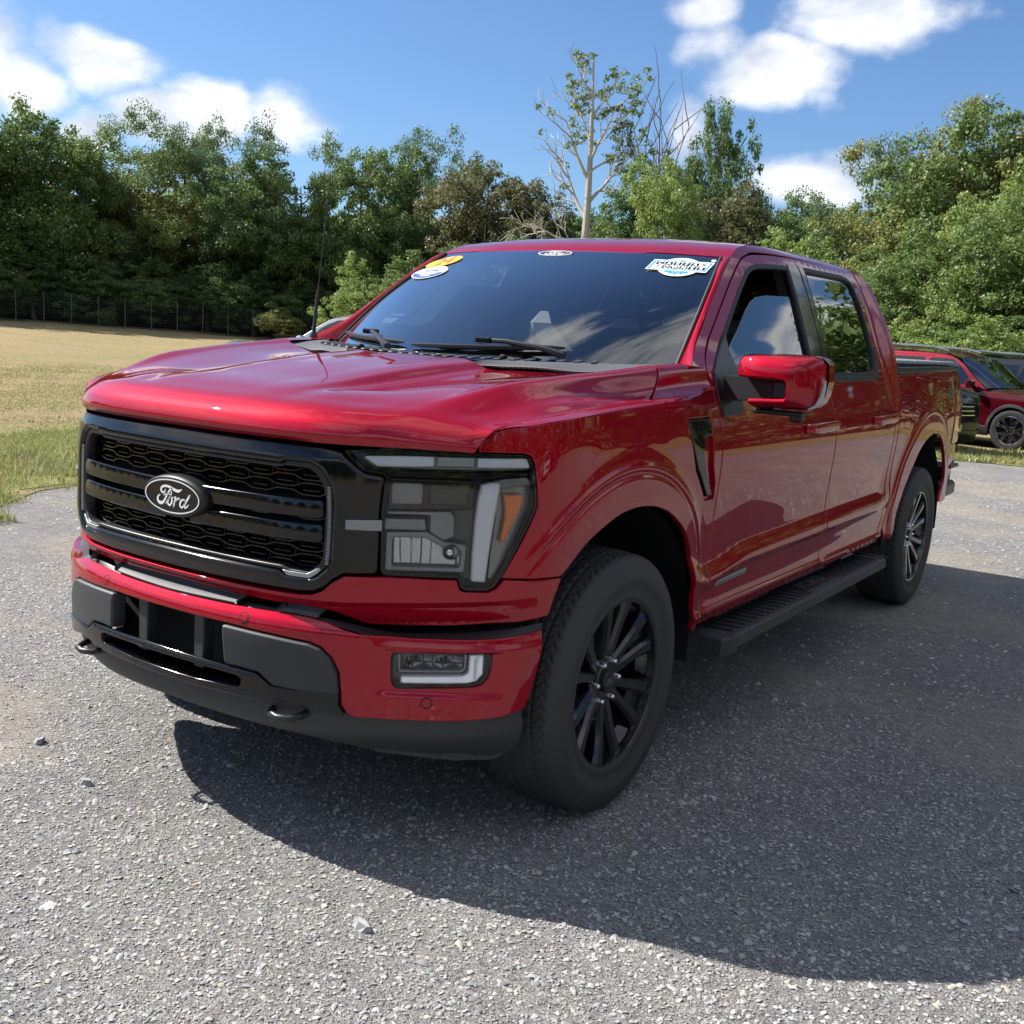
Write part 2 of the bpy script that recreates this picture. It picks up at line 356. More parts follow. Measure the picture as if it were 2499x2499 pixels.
def panel(name,F,outline,mat,parent,holes=(),d=0,lip=.014,rnd=.003,gu=.04,gv=.012,step=.012,side=1,hole_lip=None,smooth=True,extra=None,xfree=None):
    """a sheet on the skin F(u,v,d) cut to an outline, with a rolled edge; side=-1 mirrors it in x"""
    rings=[]
    ol=np.asarray(outline,float)
    if area2(ol)<0: ol=ol[::-1]
    rings.append((resample(ol,step),lip))
    for h in holes:
        h=np.asarray(h,float)
        if area2(h)>0: h=h[::-1]
        rings.append((resample(h,step),lip if hole_lip is None else hole_lip))
    inner=[inset(r,rnd) for r,_ in rings]
    u0,v0=rings[0][0].min(0); u1,v1=rings[0][0].max(0)
    us=np.arange(u0+gu*.5,u1,gu); vs=np.arange(v0+gv*.5,v1,gv); U,V=np.meshgrid(us,vs); 
    G=np.stack([U.ravel(),V.ravel()],1); keep=inpoly(G,inner[0])
    for h in inner[1:]: keep&=~inpoly(G,h)
    G=G[keep]
    if len(G):
        dd=np.full(len(G),1e9); sc=np.array([1/gu,1/gv])
        for r in inner: dd=np.minimum(dd,dist_poly(G*sc,r*sc))
        G=G[dd>.35]
    if extra is not None:
        E_=extra[inpoly(extra,inner[0])]
        for h in inner[1:]: E_=E_[~inpoly(E_,h)]
        de=np.full(len(E_),1e9)
        for q_ in inner: de=np.minimum(de,dist_poly(E_,q_))
        G=np.concatenate([G[xfree(G)],E_[de>.003]])
    pts=[];edges=[]
    for r in inner:
        b=len(pts); pts+= [tuple(p) for p in r]; edges+=[(b+i,b+(i+1)%len(r)) for i in range(len(r))]
    nb=len(pts); pts+=[tuple(p) for p in G]
    res=geometry.delaunay_2d_cdt([Vector(p) for p in pts],edges,[],0,1e-6)
    P2=np.array([tuple(v) for v in res[0]]); T=np.array([f for f in res[2] if len(f)==3],int)
    cen=P2[T].mean(1); ok=inpoly(cen,inner[0])
    for h in inner[1:]: ok&=~inpoly(cen,h)
    T=T[ok]
    a=P2[T]; ar=(a[:,1,0]-a[:,0,0])*(a[:,2,1]-a[:,0,1])-(a[:,1,1]-a[:,0,1])*(a[:,2,0]-a[:,0,0]); T[ar<0]=T[ar<0][:,::-1]
    X=F(P2[:,0],P2[:,1],d); Nn=surf_n(F,P2[:,0],P2[:,1],d)
    Vs=[X];Ns=[Nn];Fs=[tuple(t) for t in T];base=len(P2)
    for (r,lp),q in zip(rings,inner):
        m=len(r); n_in=surf_n(F,q[:,0],q[:,1],d); out3=F(r[:,0],r[:,1],d); in3=F(q[:,0],q[:,1],d)
        od=out3-in3; od/=np.linalg.norm(od,axis=1)[:,None]+1e-12
        A=in3; B=in3+(out3-in3)*.72-n_in*rnd*.28; C=out3-n_in*rnd; Dd=out3-n_in*max(lp,rnd*1.2)
        nB=n_in+od*1.0; nB/=np.linalg.norm(nB,axis=1)[:,None]; nC=n_in*.2+od; nC/=np.linalg.norm(nC,axis=1)[:,None]
        Vs+=[A,B,C,Dd]; Ns+=[n_in,nB,nC,od]
        for k in range(3):
            for i in range(m):
                j=(i+1)%m; Fs.append((base+k*m+i,base+(k+1)*m+i,base+(k+1)*m+j,base+k*m+j))
        base+=4*m
    Vv=np.concatenate(Vs);Nv=np.concatenate(Ns)
    if side<0:
        Vv=Vv*[-1,1,1];Nv=Nv*[-1,1,1];Fs=[f[::-1] for f in Fs]
    return mk(name,Vv,Fs,mat,parent,True,Nv)
def sym(half):
    """closed outline symmetric about u=0 from a half outline running top centre -> round -> bottom centre"""
    h=[tuple(p) for p in half]; m=[(-u,v) for u,v in h if abs(u)>1e-9]
    return h+m[::-1]
def netgrid(C,nu,nv):
    """Hermite-interpolated grid through control points C[i][j]"""
    C=np.asarray(C,float)
    def ip(A,n):
        m=len(A); ts=np.linspace(0,m-1,n); k=np.clip(ts.astype(int),0,m-2); t=(ts-k)[:,None,None]
        d=np.diff(A,axis=0); L_=np.linalg.norm(d,axis=2,keepdims=True)+1e-9
        T_=np.zeros_like(A); T_[1:-1]=(d[:-1]/L_[:-1]*L_[1:]+d[1:]/L_[1:]*L_[:-1])/(L_[:-1]+L_[1:])
        T_[0]=d[0]/L_[0]; T_[-1]=d[-1]/L_[-1]
        Lk=L_[k]; return (2*t**3-3*t*t+1)*A[k]+(t**3-2*t*t+t)*Lk*T_[k]+(-2*t**3+3*t*t)*A[k+1]+(t**3-t*t)*Lk*T_[k+1]
    A=ip(C,nu); return ip(A.transpose(1,0,2),nv).transpose(1,0,2)
def netmesh(name,G,mat,parent,flip=False,lip=.014,edges='nsew',mirror=False,side=1,sm=0,rnd=.003):
    """grid of points -> smooth sheet with a rolled edge. mirror joins the x-mirrored half (grid row/col 0 on x=0)"""
    G=np.asarray(G,float)
    if sm:
        for _ in range(sm):
            H=G.copy(); H[1:-1,1:-1]=.5*G[1:-1,1:-1]+.125*(G[:-2,1:-1]+G[2:,1:-1]+G[1:-1,:-2]+G[1:-1,2:]); G=H
    a,b=G.shape[:2]
    du=np.gradient(G,axis=0);dv=np.gradient(G,axis=1);N_=np.cross(du,dv);N_/=np.linalg.norm(N_,axis=2)[...,None]+1e-12
    if flip:N_=-N_
    V=[G.reshape(-1,3)];Nn=[N_.reshape(-1,3)];Fs=[]
    idx=np.arange(a*b).reshape(a,b)
    q=np.stack([idx[:-1,:-1],idx[1:,:-1],idx[1:,1:],idx[:-1,1:]],-1).reshape(-1,4)
    if flip:q=q[:,::-1]
    Fs=[tuple(f) for f in q];base=a*b
    if lip>0:
        E=[]
        if 'n' in edges:E.append((idx[0,:],-du[0,:]))
        if 's' in edges:E.append((idx[-1,:],du[-1,:]))
        if 'w' in edges:E.append((idx[:,0],-dv[:,0]))
        if 'e' in edges:E.append((idx[:,-1],dv[:,-1]))
        Vf=V[0];Nf=Nn[0]
        for ids,o in E:
            o=o/(np.linalg.norm(o,axis=1)[:,None]+1e-12);p=Vf[ids];n=Nf[ids];m=len(ids)
            B=p+o*rnd*.7-n*rnd*.3;C_=p+o*rnd-n*rnd;D_=p+o*rnd-n*lip
            nB=(n+o);nB/=np.linalg.norm(nB,axis=1)[:,None]
            V+=[p,B,C_,D_];Nn+=[n,nB,o,o]
            for k in range(3):
                for i in range(m-1):
                    f=(base+k*m+i,base+(k+1)*m+i,base+(k+1)*m+i+1,base+k*m+i+1)
                    P0,P1,P2_=[np.concatenate(V)[x] for x in f[:3]] if False else (None,None,None)
                    Fs.append(f)
            base+=4*m
    V=np.concatenate(V);Nn=np.concatenate(Nn)
    # orient every face along its vertex normals
    Fo=[]
    Fa=np.array(Fs);c=np.cross(V[Fa[:,1]]-V[Fa[:,0]],V[Fa[:,3]]-V[Fa[:,0]]);s=(c*Nn[Fa].mean(1)).sum(1)
    Fa[s<0]=Fa[s<0][:,::-1]
    if mirror:
        V2=V*[-1,1,1];N2=Nn*[-1,1,1];Fa=np.concatenate([Fa,Fa[:,::-1]+len(V)]);V=np.concatenate([V,V2]);Nn=np.concatenate([Nn,N2])
    if side<0:
        V=V*[-1,1,1];Nn=Nn*[-1,1,1];Fa=Fa[:,::-1]
    return mk(name,V,Fa,mat,parent,True,Nn)
def text2d(txt,size=.1,shear=0,sp=1.0,bold=0,extr=0):
    cu=bpy.data.curves.new('t','FONT'); cu.body=txt; cu.size=size; cu.shear=shear; cu.space_character=sp; cu.offset=bold; cu.align_x='CENTER'; cu.align_y='CENTER'; cu.extrude=extr; cu.resolution_u=3
    o=bpy.data.objects.new('t',cu); COL.objects.link(o); bpy.context.view_layer.update()
    me=o.to_mesh(); V=np.array([tuple(v.co) for v in me.vertices]).reshape(-1,3); Fc=[tuple(p.vertices) for p in me.polygons]; o.to_mesh_clear()
    bpy.data.objects.remove(o); bpy.data.curves.remove(cu); return V,Fc
def decal(name,shape,place,mat,parent,lift=.001):
    """flat print: 2-D shape (V,F) placed by place(x,y)->(points,normals)"""
    V,Fc=shape; P_,n=place(V[:,0],V[:,1]); return mk(name,P_+n*(lift+V[:,2:3] if V.shape[1]>2 else lift),Fc,mat,parent,False)
def poly2d(pts):
    pts=np.asarray(pts,float); 
    if area2(pts)<0: pts=pts[::-1]
    r=geometry.delaunay_2d_cdt([Vector(p) for p in pts],[(i,(i+1)%len(pts)) for i in range(len(pts))],[],1,1e-7)
    V=np.array([(v[0],v[1],0) for v in r[0]]);Fc=[]
    for f in r[2]:
        a=V[list(f)][:,:2]; Fc.append(tuple(f) if area2(a)>0 else tuple(f)[::-1])
    return V,Fc
def ell(cx,cy,a,b,n=40,rot=0):
    t=np.linspace(0,2*math.pi,n,endpoint=False); x=a*np.cos(t);y=b*np.sin(t); c,s=math.cos(rot),math.sin(rot)
    return np.stack([cx+x*c-y*s,cy+x*s+y*c],1)
def ring2d(o,i):
    n=len(o); V=np.concatenate([o,i]); V=np.concatenate([V,np.zeros((2*n,1))],1)
    return V,[(k,(k+1)%n,n+(k+1)%n,n+k) for k in range(n)]
def join2d(L_):
    V=[];Fc=[];b=0
    for v,f in L_: V.append(v);Fc+=[tuple(i+b for i in q) for q in f];b+=len(v)
    return np.concatenate(V),Fc
# ================= the pickup =================
truck=thing('pickup_truck','glossy dark red four door pickup truck with black wheels, standing on the gravel','pickup truck')
T=truck
SY=lambda Y:Y+1.562
# ---- hood and fender-top feature lines (rows run front -> back, x>0 half) ----
def plx(x): # front plan of the hood nose
    S_,q=PL; i=np.argmax(q[:,0]>.9); return float(np.interp(x,q[:i,0],q[:i,1]))
zc=Prof([(-.9,1.16),(-.77,1.262),(-.60,1.292),(-.45,1.314),(-.2,1.344),(0,1.362),(.15,1.372),(.5,1.385)],.01)
def yrear(x): return float(np.interp(x,[0,.3,.36,.5,.6,.72,.86],[.10,.10,.135,.20,.245,.31,.36]))
def hood_net():
    cols=[]
    def col(x0,x1,zoff,front=(0,0,0,0)):
        P_=[]; y0=plx(x0)
        P_.append((x0,y0+.008,1.158)); P_.append((x0,y0-.005,1.173)); P_.append((x0,y0+.004,1.207+front[0])); P_.append((x0,y0+.046,1.2435+front[1]))
        ye=yrear(x1); ys=[y0+.135]+[y0+.135+(ye-y0-.135)*t for t in(.28,.55,.8,1)]
        for k,y in enumerate(ys):
            t=(y-(y0+.135))/(ye-y0-.135); x=x0+(x1-x0)*t; P_.append((x,y,zc(y+.02*abs(x))+zoff(t)))
        return P_
    A=lambda a,b:(lambda t:a+(b-a)*t)
    cols.append(col(0,0,A(0,.004)))
    cols.append(col(.12,.14,A(-.001,.002)))
    cols.append(col(.235,.275,A(-.003,-.001)))
    cols.append(col(.265,.300,A(-.005,-.006)))
    cols.append(col(.300,.345,lambda t:-.008-.020*min(1,t*2.2)))
    cols.append(col(.38,.42,lambda t:-.011-.020*min(1,t*2.2)))
    # R1 ridge, R2 valley, R3 rim, SL shut line
    def rc(pts): return [tuple(p) for p in pts]
    def at_(x): return plx(x)
    C5=[(.50,plx(.50)+.004,1.158),(.50,plx(.50)-.004,1.172),(.505,plx(.5)+.008,1.206),(.515,plx(.5)+.05,1.236),(.535,-.66,1.262),(.56,-.44,1.297),(.60,-.18,1.325),(.63,.06,1.341),(.65,.27,1.352)]
    C6=[(.58,plx(.58)+.004,1.158),(.58,plx(.58)-.004,1.172),(.585,plx(.58)+.010,1.204),(.595,plx(.58)+.06,1.234),(.62,-.62,1.262),(.66,-.42,1.302),(.71,-.16,1.336),(.755,.10,1.357),(.775,.315,1.372)]
    C7=[(.66,plx(.66)+.004,1.158),(.66,plx(.66)-.003,1.172),(.665,plx(.66)+.012,1.200),(.675,plx(.66)+.06,1.232),(.70,-.56,1.266),(.745,-.37,1.318),(.79,-.13,1.346),(.835,.14,1.367),(.862,.345,1.384)]
    C7b=[(.68,plx(.68)+.004,1.158),(.68,plx(.68)-.003,1.171),(.685,plx(.68)+.012,1.198),(.70,plx(.68)+.06,1.228),(.73,-.545,1.258),(.765,-.355,1.311),(.806,-.12,1.339),(.848,.148,1.360),(.872,.335,1.374)]
    C8=[(.745,plx(.745)+.004,1.157),(.745,plx(.745)-.002,1.169),(.75,plx(.745)+.012,1.192),(.76,plx(.745)+.05,1.218),(.785,-.50,1.246),(.825,-.335,1.281),(.853,-.11,1.295),(.880,.165,1.300),(.895,.275,1.312)]
    C9=[(.80,plx(.80)+.003,1.157),(.80,plx(.80)-.001,1.167),(.803,plx(.80)+.010,1.186),(.812,plx(.80)+.035,1.206),(.835,-.485,1.236),(.862,-.33,1.268),(.889,-.105,1.284),(.912,.165,1.291),(.913,.225,1.298)]
    C10=[(.830,plx(.830)+.002,1.156),(.834,plx(.834)+.002,1.165),(.842,plx(.842)+.006,1.180),(.852,plx(.85)+.012,1.203),(.868,-.475,1.234),(.888,-.315,1.257),(.909,-.10,1.273),(.925,.13,1.285),(.928,.185,1.288)]
    cols+= [C5,C6,C7,C7b,C8,C9,C10]
    return cols
HN=hood_net()
HG=netgrid(HN,180,112)
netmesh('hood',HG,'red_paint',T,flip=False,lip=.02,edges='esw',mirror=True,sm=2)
# (grid axis 0 runs outwards, axis 1 runs back)
def FCz(s): return np.interp(s,[.913,.925,.945,.989,1.10,1.287,1.543,1.811,2.008,2.24],[1.157,1.183,1.203,1.219,1.235,1.254,1.270,1.281,1.291,1.312])
# ---- front fenders ----
HEAD=[(.560,1.142),(.70,1.149),(.913,1.152),(1.035,1.152),(1.060,1.147),(1.073,1.128),(1.082,1.07),(1.088,1.015),(1.070,.972),(1.040,.915),(.995,.826),(.975,.797),(.955,.786),(.895,.786),(.884,.797),(.880,.818),(.68,.816),(.672,.83),(.670,.90),(.668,.985),(.674,1.06),(.678,1.083),(.62,1.090),(.595,1.108),(.575,1.126)]
ARCH=[(1.190,.812),(1.230,.838),(1.280,.874),(1.340,.908),(1.437,.944),(1.500,.959),(1.570,.966),(1.640,.965),(1.720,.955),(1.820,.927),(1.905,.886),(1.975,.840),(2.030,.780),(2.065,.705),(2.085,.63),(2.100,.55),(2.112,.47)]
def arcs(a,n=5):
    a=np.asarray(a,float);out=[]
    for i in range(len(a)-1):
        p0=a[max(i-1,0)];p1=a[i];p2=a[i+1];p3=a[min(i+2,len(a)-1)]
        for k in range(n):
            t=k/n;out.append(.5*((2*p1)+(-p0+p2)*t+(2*p0-5*p1+4*p2-p3)*t*t+(-p0+3*p1-3*p2+p3)*t**3))
    out.append(a[-1]);return [tuple(p) for p in out]
fs=np.linspace(.918,2.232,60)
fender=[(.995,.820),(1.084,.815)]+arcs(ARCH)+[(2.120,.462),(2.186,.462),(2.192,.52),(2.225,.60),(2.236,.70),(2.238,.85),(2.232,1.04),(2.236,1.20),(2.238,1.306)]+[(float(s),float(FCz(s))) for s in fs[::-1]]+[(.917,1.157),(1.040,1.157),(1.068,1.151),(1.079,1.130),(1.088,1.070),(1.094,1.013),(1.075,.967),(1.046,.912),(1.000,.830)]
VENTREC=[(1.952,1.222),(2.168,1.222),(2.160,1.152),(2.170,1.05),(2.205,.985),(2.215,.930),(2.140,.930),(2.03,1.045),(1.975,1.16)]
def ringpts(cs,cz,k,r0=.636,r1=.735):
    out=[]
    for r in np.arange(r0,r1,.0038):
        a=np.linspace(-.3,3.45,190); out.append(np.stack([cs+r*k*np.cos(a),cz+r*k*np.sin(a)],1))
    return np.concatenate(out)
def ringfree(G,cs,cz,k,r0=.632,r1=.74):
    r=np.hypot(G[:,0]-cs,G[:,1]-cz)/k; return (r<r0)|(r>r1)
for sd in(1,-1):
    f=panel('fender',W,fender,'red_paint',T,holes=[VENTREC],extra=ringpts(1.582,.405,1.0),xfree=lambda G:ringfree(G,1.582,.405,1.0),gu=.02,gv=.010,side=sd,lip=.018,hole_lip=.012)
    # ledge between the side crease and the hood gap
    SLp=[(.836,-.590,1.158),(.846,-.578,1.180),(.857,-.566,1.203),(.873,-.474,1.2335),(.893,-.313,1.2565),(.9145,-.098,1.2725),(.931,.13,1.2845),(.935,.30,1.292),(.938,.45,1.300),(.942,.66,1.312)]
    ss_=[.918,.93,.947,1.08,1.25,1.46,1.69,1.86,2.01,2.232]
    outer=[W(a,float(FCz(a))) for a in ss_]
    rowm=[(np.array(o)*.5+np.array(i)*.5)+[0,0,.0015] for o,i in zip(outer,SLp)]
    G=netgrid([outer,rowm,SLp],12,160)
    lg=netmesh('fender_top',G,'red_paint',f,flip=True,lip=.014,edges='s',side=sd)
    # part of the fender behind the hood, rising to the windscreen pillar
    rear=[[(.9335,.205,1.289),(.936,.34,1.293),(.939,.48,1.301),(.943,.66,1.313)],
          [(.918,.235,1.298),(.920,.35,1.302),(.924,.48,1.310),(.930,.66,1.322)],
          [(.899,.285,1.312),(.902,.37,1.316),(.908,.49,1.325),(.916,.66,1.340)],
          [(.878,.342,1.372),(.884,.42,1.376),(.892,.52,1.379),(.904,.655,1.382)],
          [(.868,.352,1.384),(.872,.43,1.388),(.880,.53,1.392),(.892,.655,1.394)],
          [(.80,.335,1.384),(.80,.44,1.388),(.81,.54,1.392),(.83,.655,1.394)]]
    netmesh('fender_shoulder',netgrid(rear,40,50),'red_paint',f,flip=True,lip=.014,edges='w',side=sd,sm=1)
    # gap lining
    b=MB(); b.tube([(.83,-.57,1.15),(.855,-.545,1.19),(.865,-.46,1.22),(.885,-.3,1.245),(.905,-.1,1.258),(.915,.12,1.268),(.888,.26,1.285),(.845,.34,1.35)],.010,6)
    bb=b.build('gap_lining','deep_black',f)
    if sd<0: bb.data.transform(Matrix.Scale(-1,4,(1,0,0)))
# ---- doors ----
FD_low=[(2.200,.470),(2.200,.52),(2.231,.60),(2.242,.70),(2.244,.85),(2.238,1.04),(2.242,1.22),(2.240,1.320),(2.228,1.375),(2.265,1.415),(2.334,1.459),(2.412,1.512),(2.54,1.600),(2.690,1.701),(2.85,1.793),(2.91,1.818),(2.985,1.836),(3.09,1.848),(3.25,1.858),(3.535,1.869)]
Bc=[(3.535,1.869),(3.525,1.80),(3.510,1.60),(3.495,1.42),(3.492,1.34),(3.508,1.26),(3.508,1.139),(3.520,.95),(3.535,.80),(3.540,.74),(3.538,.67),(3.515,.60),(3.490,.53),(3.478,.472)]
front_door=arcs(FD_low[7:],3)[:-1]; front_door=FD_low[:7]+front_door+[(u-.0042,v) for u,v in Bc]
win_f=roundc([(2.320,1.352),(2.325,1.400),(2.42,1.460),(2.52,1.522),(2.66,1.622),(2.78,1.702),(2.885,1.764),(2.95,1.788),(3.02,1.802),(3.20,1.815),(3.388,1.824),(3.372,1.70),(3.345,1.50),(3.330,1.352)],.03)
Rc=[(4.110,1.880),(4.30,1.876),(4.385,1.862),(4.430,1.830),(4.452,1.76),(4.458,1.66),(4.450,1.56),(4.447,1.48),(4.458,1.42),(4.485,1.36),(4.505,1.28),(4.508,1.18),(4.506,1.0),(4.500,.80),(4.512,.74),(4.516,.67),(4.500,.60),(4.465,.545),(4.43,.476)]
rear_door=[(u+.0042,v) for u,v in Bc][::-1]+arcs(Rc,3)
win_r=roundc([(3.600,1.834),(4.20,1.840),(4.285,1.828),(4.325,1.79),(4.345,1.70),(4.345,1.58),(4.330,1.45),(4.305,1.392),(4.25,1.366),(4.10,1.358),(3.515,1.352)],.03)
handles=[]
for sd in(1,-1):
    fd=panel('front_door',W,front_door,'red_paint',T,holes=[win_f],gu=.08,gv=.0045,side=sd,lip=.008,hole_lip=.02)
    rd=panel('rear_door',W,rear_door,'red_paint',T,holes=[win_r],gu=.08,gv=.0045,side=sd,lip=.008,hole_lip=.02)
    # glass (front one lowered part way)
    gf=[(2.34,1.33),(2.35,1.365),(2.48,1.425),(2.652,1.520),(2.80,1.610),(2.87,1.645),(2.94,1.668),(3.05,1.681),(3.372,1.692),(3.345,1.50),(3.33,1.33)]
    panel('window_glass',W,roundc(gf,.04),'side_glass',fd,d=-.014,gu=.08,gv=.03,side=sd,lip=.004)
    panel('window_glass',W,win_r,'privacy_glass',rd,d=-.012,gu=.08,gv=.03,side=sd,lip=.004)
    # rubber frames round the glass
    def seal(name,o,w,par,off=-.004):
        o=np.asarray(o,float); o=o if area2(o)>0 else o[::-1]
        return panel(name,W,inset(o,-.004),'rubber_seal',par,holes=[inset(resample(o,.02),w)],d=off+.0065,gu=.02,gv=.01,side=sd,lip=.014,rnd=.002)
    seal('window_seal',win_f,.016,fd); seal('window_seal',win_r,.016,rd)
    # black pillar covers
    panel('pillar_cover',W,[(3.392,1.834),(3.520,1.842),(3.508,1.60),(3.491,1.42),(3.486,1.352),(3.336,1.352),(3.350,1.50),(3.376,1.70)],'gloss_black',fd,d=.004,gu=.03,gv=.03,side=sd,lip=.008,rnd=.0015)
    panel('pillar_cover',W,[(3.536,1.842),(3.600,1.846),(3.570,1.70),(3.545,1.52),(3.512,1.352),(3.500,1.352),(3.503,1.42),(3.520,1.60)],'gloss_black',rd,d=.004,gu=.03,gv=.03,side=sd,lip=.008,rnd=.0015)
    # belt mouldings and the black corner carrying the mirror
    panel('belt_moulding',W,[(2.47,1.328),(3.482,1.328),(3.482,1.352),(2.47,1.352)],'satin_black',fd,d=.005,gu=.08,gv=.01,side=sd,lip=.01,rnd=.002)
    panel('belt_moulding',W,[(3.502,1.328),(4.26,1.332),(4.33,1.350),(4.355,1.42),(4.37,1.50),(4.352,1.50),(4.335,1.43),(4.30,1.375),(4.25,1.354),(3.505,1.352)],'satin_black',rd,d=.005,gu=.04,gv=.01,side=sd,lip=.01,rnd=.002)
    panel('mirror_base',W,roundc([(2.272,1.218),(2.45,1.226),(2.468,1.262),(2.43,1.30),(2.48,1.352),(2.484,1.42),(2.515,1.518),(2.44,1.474),(2.33,1.414),(2.266,1.376),(2.262,1.30)],.01),'satin_black',fd,d=.009,gu=.03,gv=.02,side=sd,lip=.016,rnd=.005)
    # handles
    for par,s0 in((fd,3.10),(rd,4.10)):
        cup=panel('handle_cup',W,ell(s0+.215,1.135,.070,.062,28),'red_paint',par,d=-.0,gu=.02,gv=.01,side=sd,lip=.004,rnd=.001)
        V=cup.data.vertices
        co=np.empty(len(V)*3,np.float32);V.foreach_get('co',co);co=co.reshape(-1,3)
        c3=W(s0+.215,1.135);rr=np.hypot(co[:,1]-c3[1],co[:,2]-c3[2]);
        co[:,0]-=sd*np.where(rr<.07,.024*np.clip(1-(rr/.066)**2,0,1)-.0012,0);V.foreach_set('co',co.ravel())
        nn=len(cup.data.vertices); cup.data.normals_split_custom_set([(0,0,0)]*len(cup.data.loops))
        hb=MB()
        n=24;us=np.linspace(0,1,n);sec=[]
        for u in us:
            s=s0+.40*u; lift=.034*min(1,math.sin(math.pi*min(u,.5)*1)*2.2) if u<.5 else .034-.004*(u-.5)*2
            if u<.09: lift=.004+.030*math.sqrt(max(0,u/.09))
            if u>.955: lift*= .75
            hgt=.023*(.72+.28*min(1,(1-abs(2*u-1)**6)));zm=1.140+.004*u
            q=W(s,zm); 
            pr=[]
            for th in np.linspace(0,2*math.pi,14,endpoint=False):
                cx=np.sign(math.cos(th))*abs(math.cos(th))**.55; cz=np.sign(math.sin(th))*abs(math.sin(th))**.55
                pr.append((q[0]+lift-.009+.009*cx,q[1],zm+hgt*cz))
            sec.append(pr)
        V_=np.array(sec).reshape(-1,3);Fh=[]
        for i in range(n-1):
            for j in range(14):
                k=(j+1)%14;Fh.append((i*14+j,(i+1)*14+j,(i+1)*14+k,i*14+k))
        Fh+= [tuple(range(14)),tuple((n-1)*14+j for j in range(14))[::-1]]
        hb.add(V_*[sd,1,1],[f if sd>0 else f[::-1] for f in Fh]); hb.box(np.array(W(s0+.012,1.14))*[sd,1,1]+[sd*.006,0,0],(.008,.018,.021),bev=.005); hb.box(np.array(W(s0+.37,1.142))*[sd,1,1]+[sd*.010,0,0],(.014,.026,.018),bev=.005)
        hb.build('door_handle','red_paint',par)
# power badge on the front door
V_,F_=join2d([poly2d(roundc([(2.312,.594),(2.600,.602),(2.606,.622),(2.318,.613)],.004))])
for sd in(1,-1):
    pb=panel('door_badge',W,roundc([(2.312,.594),(2.600,.602),(2.606,.622),(2.318,.613)],.004),'satin_silver',T,d=.004,gu=.05,gv=.01,side=sd,lip=.005,rnd=.003)
# ---- cab side: pillars, roof rail and rear corner, in one sheet with the door openings cut away ----
front_b=[(2.105,1.392),(2.227,1.454),(2.324,1.513),(2.478,1.624),(2.660,1.741),(2.79,1.812),(2.88,1.850),(2.98,1.873),(3.08,1.887),(3.3,1.899),(3.8,1.905),(4.2,1.903),(4.40,1.894),(4.50,1.872),(4.555,1.84),(4.585,1.79),(4.605,1.70),(4.615,1.60),(4.610,1.50),(4.598,1.42),(4.590,1.37),(4.586,1.29),(4.580,1.2),(4.574,1.0),(4.565,.80),(4.585,.74),(4.590,.67),(4.560,.59),(4.530,.54),(4.47,.474)]
inner_b=[(u+.009,v-.002) for u,v in Rc][::-1]+[(3.535,1.8745),(3.25,1.8665),(3.05,1.8555),(2.98,1.8415),(2.905,1.8235),(2.845,1.798),(2.685,1.7065),(2.535,1.605),(2.407,1.517),(2.329,1.464),(2.260,1.420),(2.222,1.382)]
for sd in(1,-1):
    panel('cab_side',W,arcs(front_b,3)+arcs(inner_b,2),'red_paint',T,gu=.03,gv=.009,side=sd,lip=.008,rnd=.0025)
# windscreen pillar face (between glass edge and the cab side sheet)
ws_edge=[(.812,.622,1.388),(.796,.722,1.470),(.768,.875,1.590),(.735,1.030,1.700),(.706,1.150,1.780),(.690,1.208,1.808)]
pb_=[W(u,v) for u,v in[(2.100,1.392),(2.245,1.469),(2.425,1.590),(2.590,1.700),(2.725,1.779),(2.785,1.812)]]
mid=[(np.array(a)*.5+np.array(b)*.5)+[.004,-.008,.005] for a,b in zip(ws_edge,pb_)]
pil=netgrid([ws_edge,mid,pb_],10,70)
for sd in(1,-1): netmesh('windscreen_pillar',pil,'red_paint',T,lip=.014,edges='n',side=sd)
# roof
def edge_pt(u,v): return np.array(W(u,v))
redge=[edge_pt(2.785,1.812),edge_pt(2.88,1.850),edge_pt(2.98,1.873),edge_pt(3.08,1.887),edge_pt(3.3,1.899),edge_pt(3.8,1.905),edge_pt(4.2,1.903),edge_pt(4.40,1.894),edge_pt(4.50,1.872),edge_pt(4.555,1.84),edge_pt(4.600,1.76)]
yc=[1.145,1.20,1.30,1.44,1.72,2.22,2.62,2.80,2.905,2.96,3.0]; zcn=[1.826,1.850,1.878,1.902,1.928,1.938,1.930,1.914,1.888,1.85,1.78]
rows=[]
for e,y,z in zip(redge,yc,zcn):
    r=[]
    for f in(0,.2,.42,.62,.80,.92,1.0):
        x=e[0]*f; k=f**2.6; yy=y+(e[1]-y)*f**2.2; zz=z+(e[2]-z)*k
        if f in(.62,) : zz+=.0015
        r.append((x,yy,zz))
    rows.append(r)
RG=netgrid(rows,120,80)
# the roof's leading edge dips over the middle of the glass
for j in range(80):
    x=RG[0,j,0]; dpp=.010*(1-ss(.30,.40,x))
    for i in range(4): RG[i,j,2]-=dpp*(1-i/4); RG[i,j,1]-=dpp*.9*(1-i/4)
# shallow ribs pressed into the roof
for i in range(120):
    for j in range(80):
        x,y,z=RG[i,j]; t=ss(1.45,1.60,y)*(1-ss(2.65,2.8,y))
        RG[i,j,2]-= .006*t*(ss(.27,.30,x)*(1-ss(.36,.39,x)))
netmesh('roof',RG,'red_paint',T,flip=True,lip=.016,edges='n',mirror=True,sm=2)
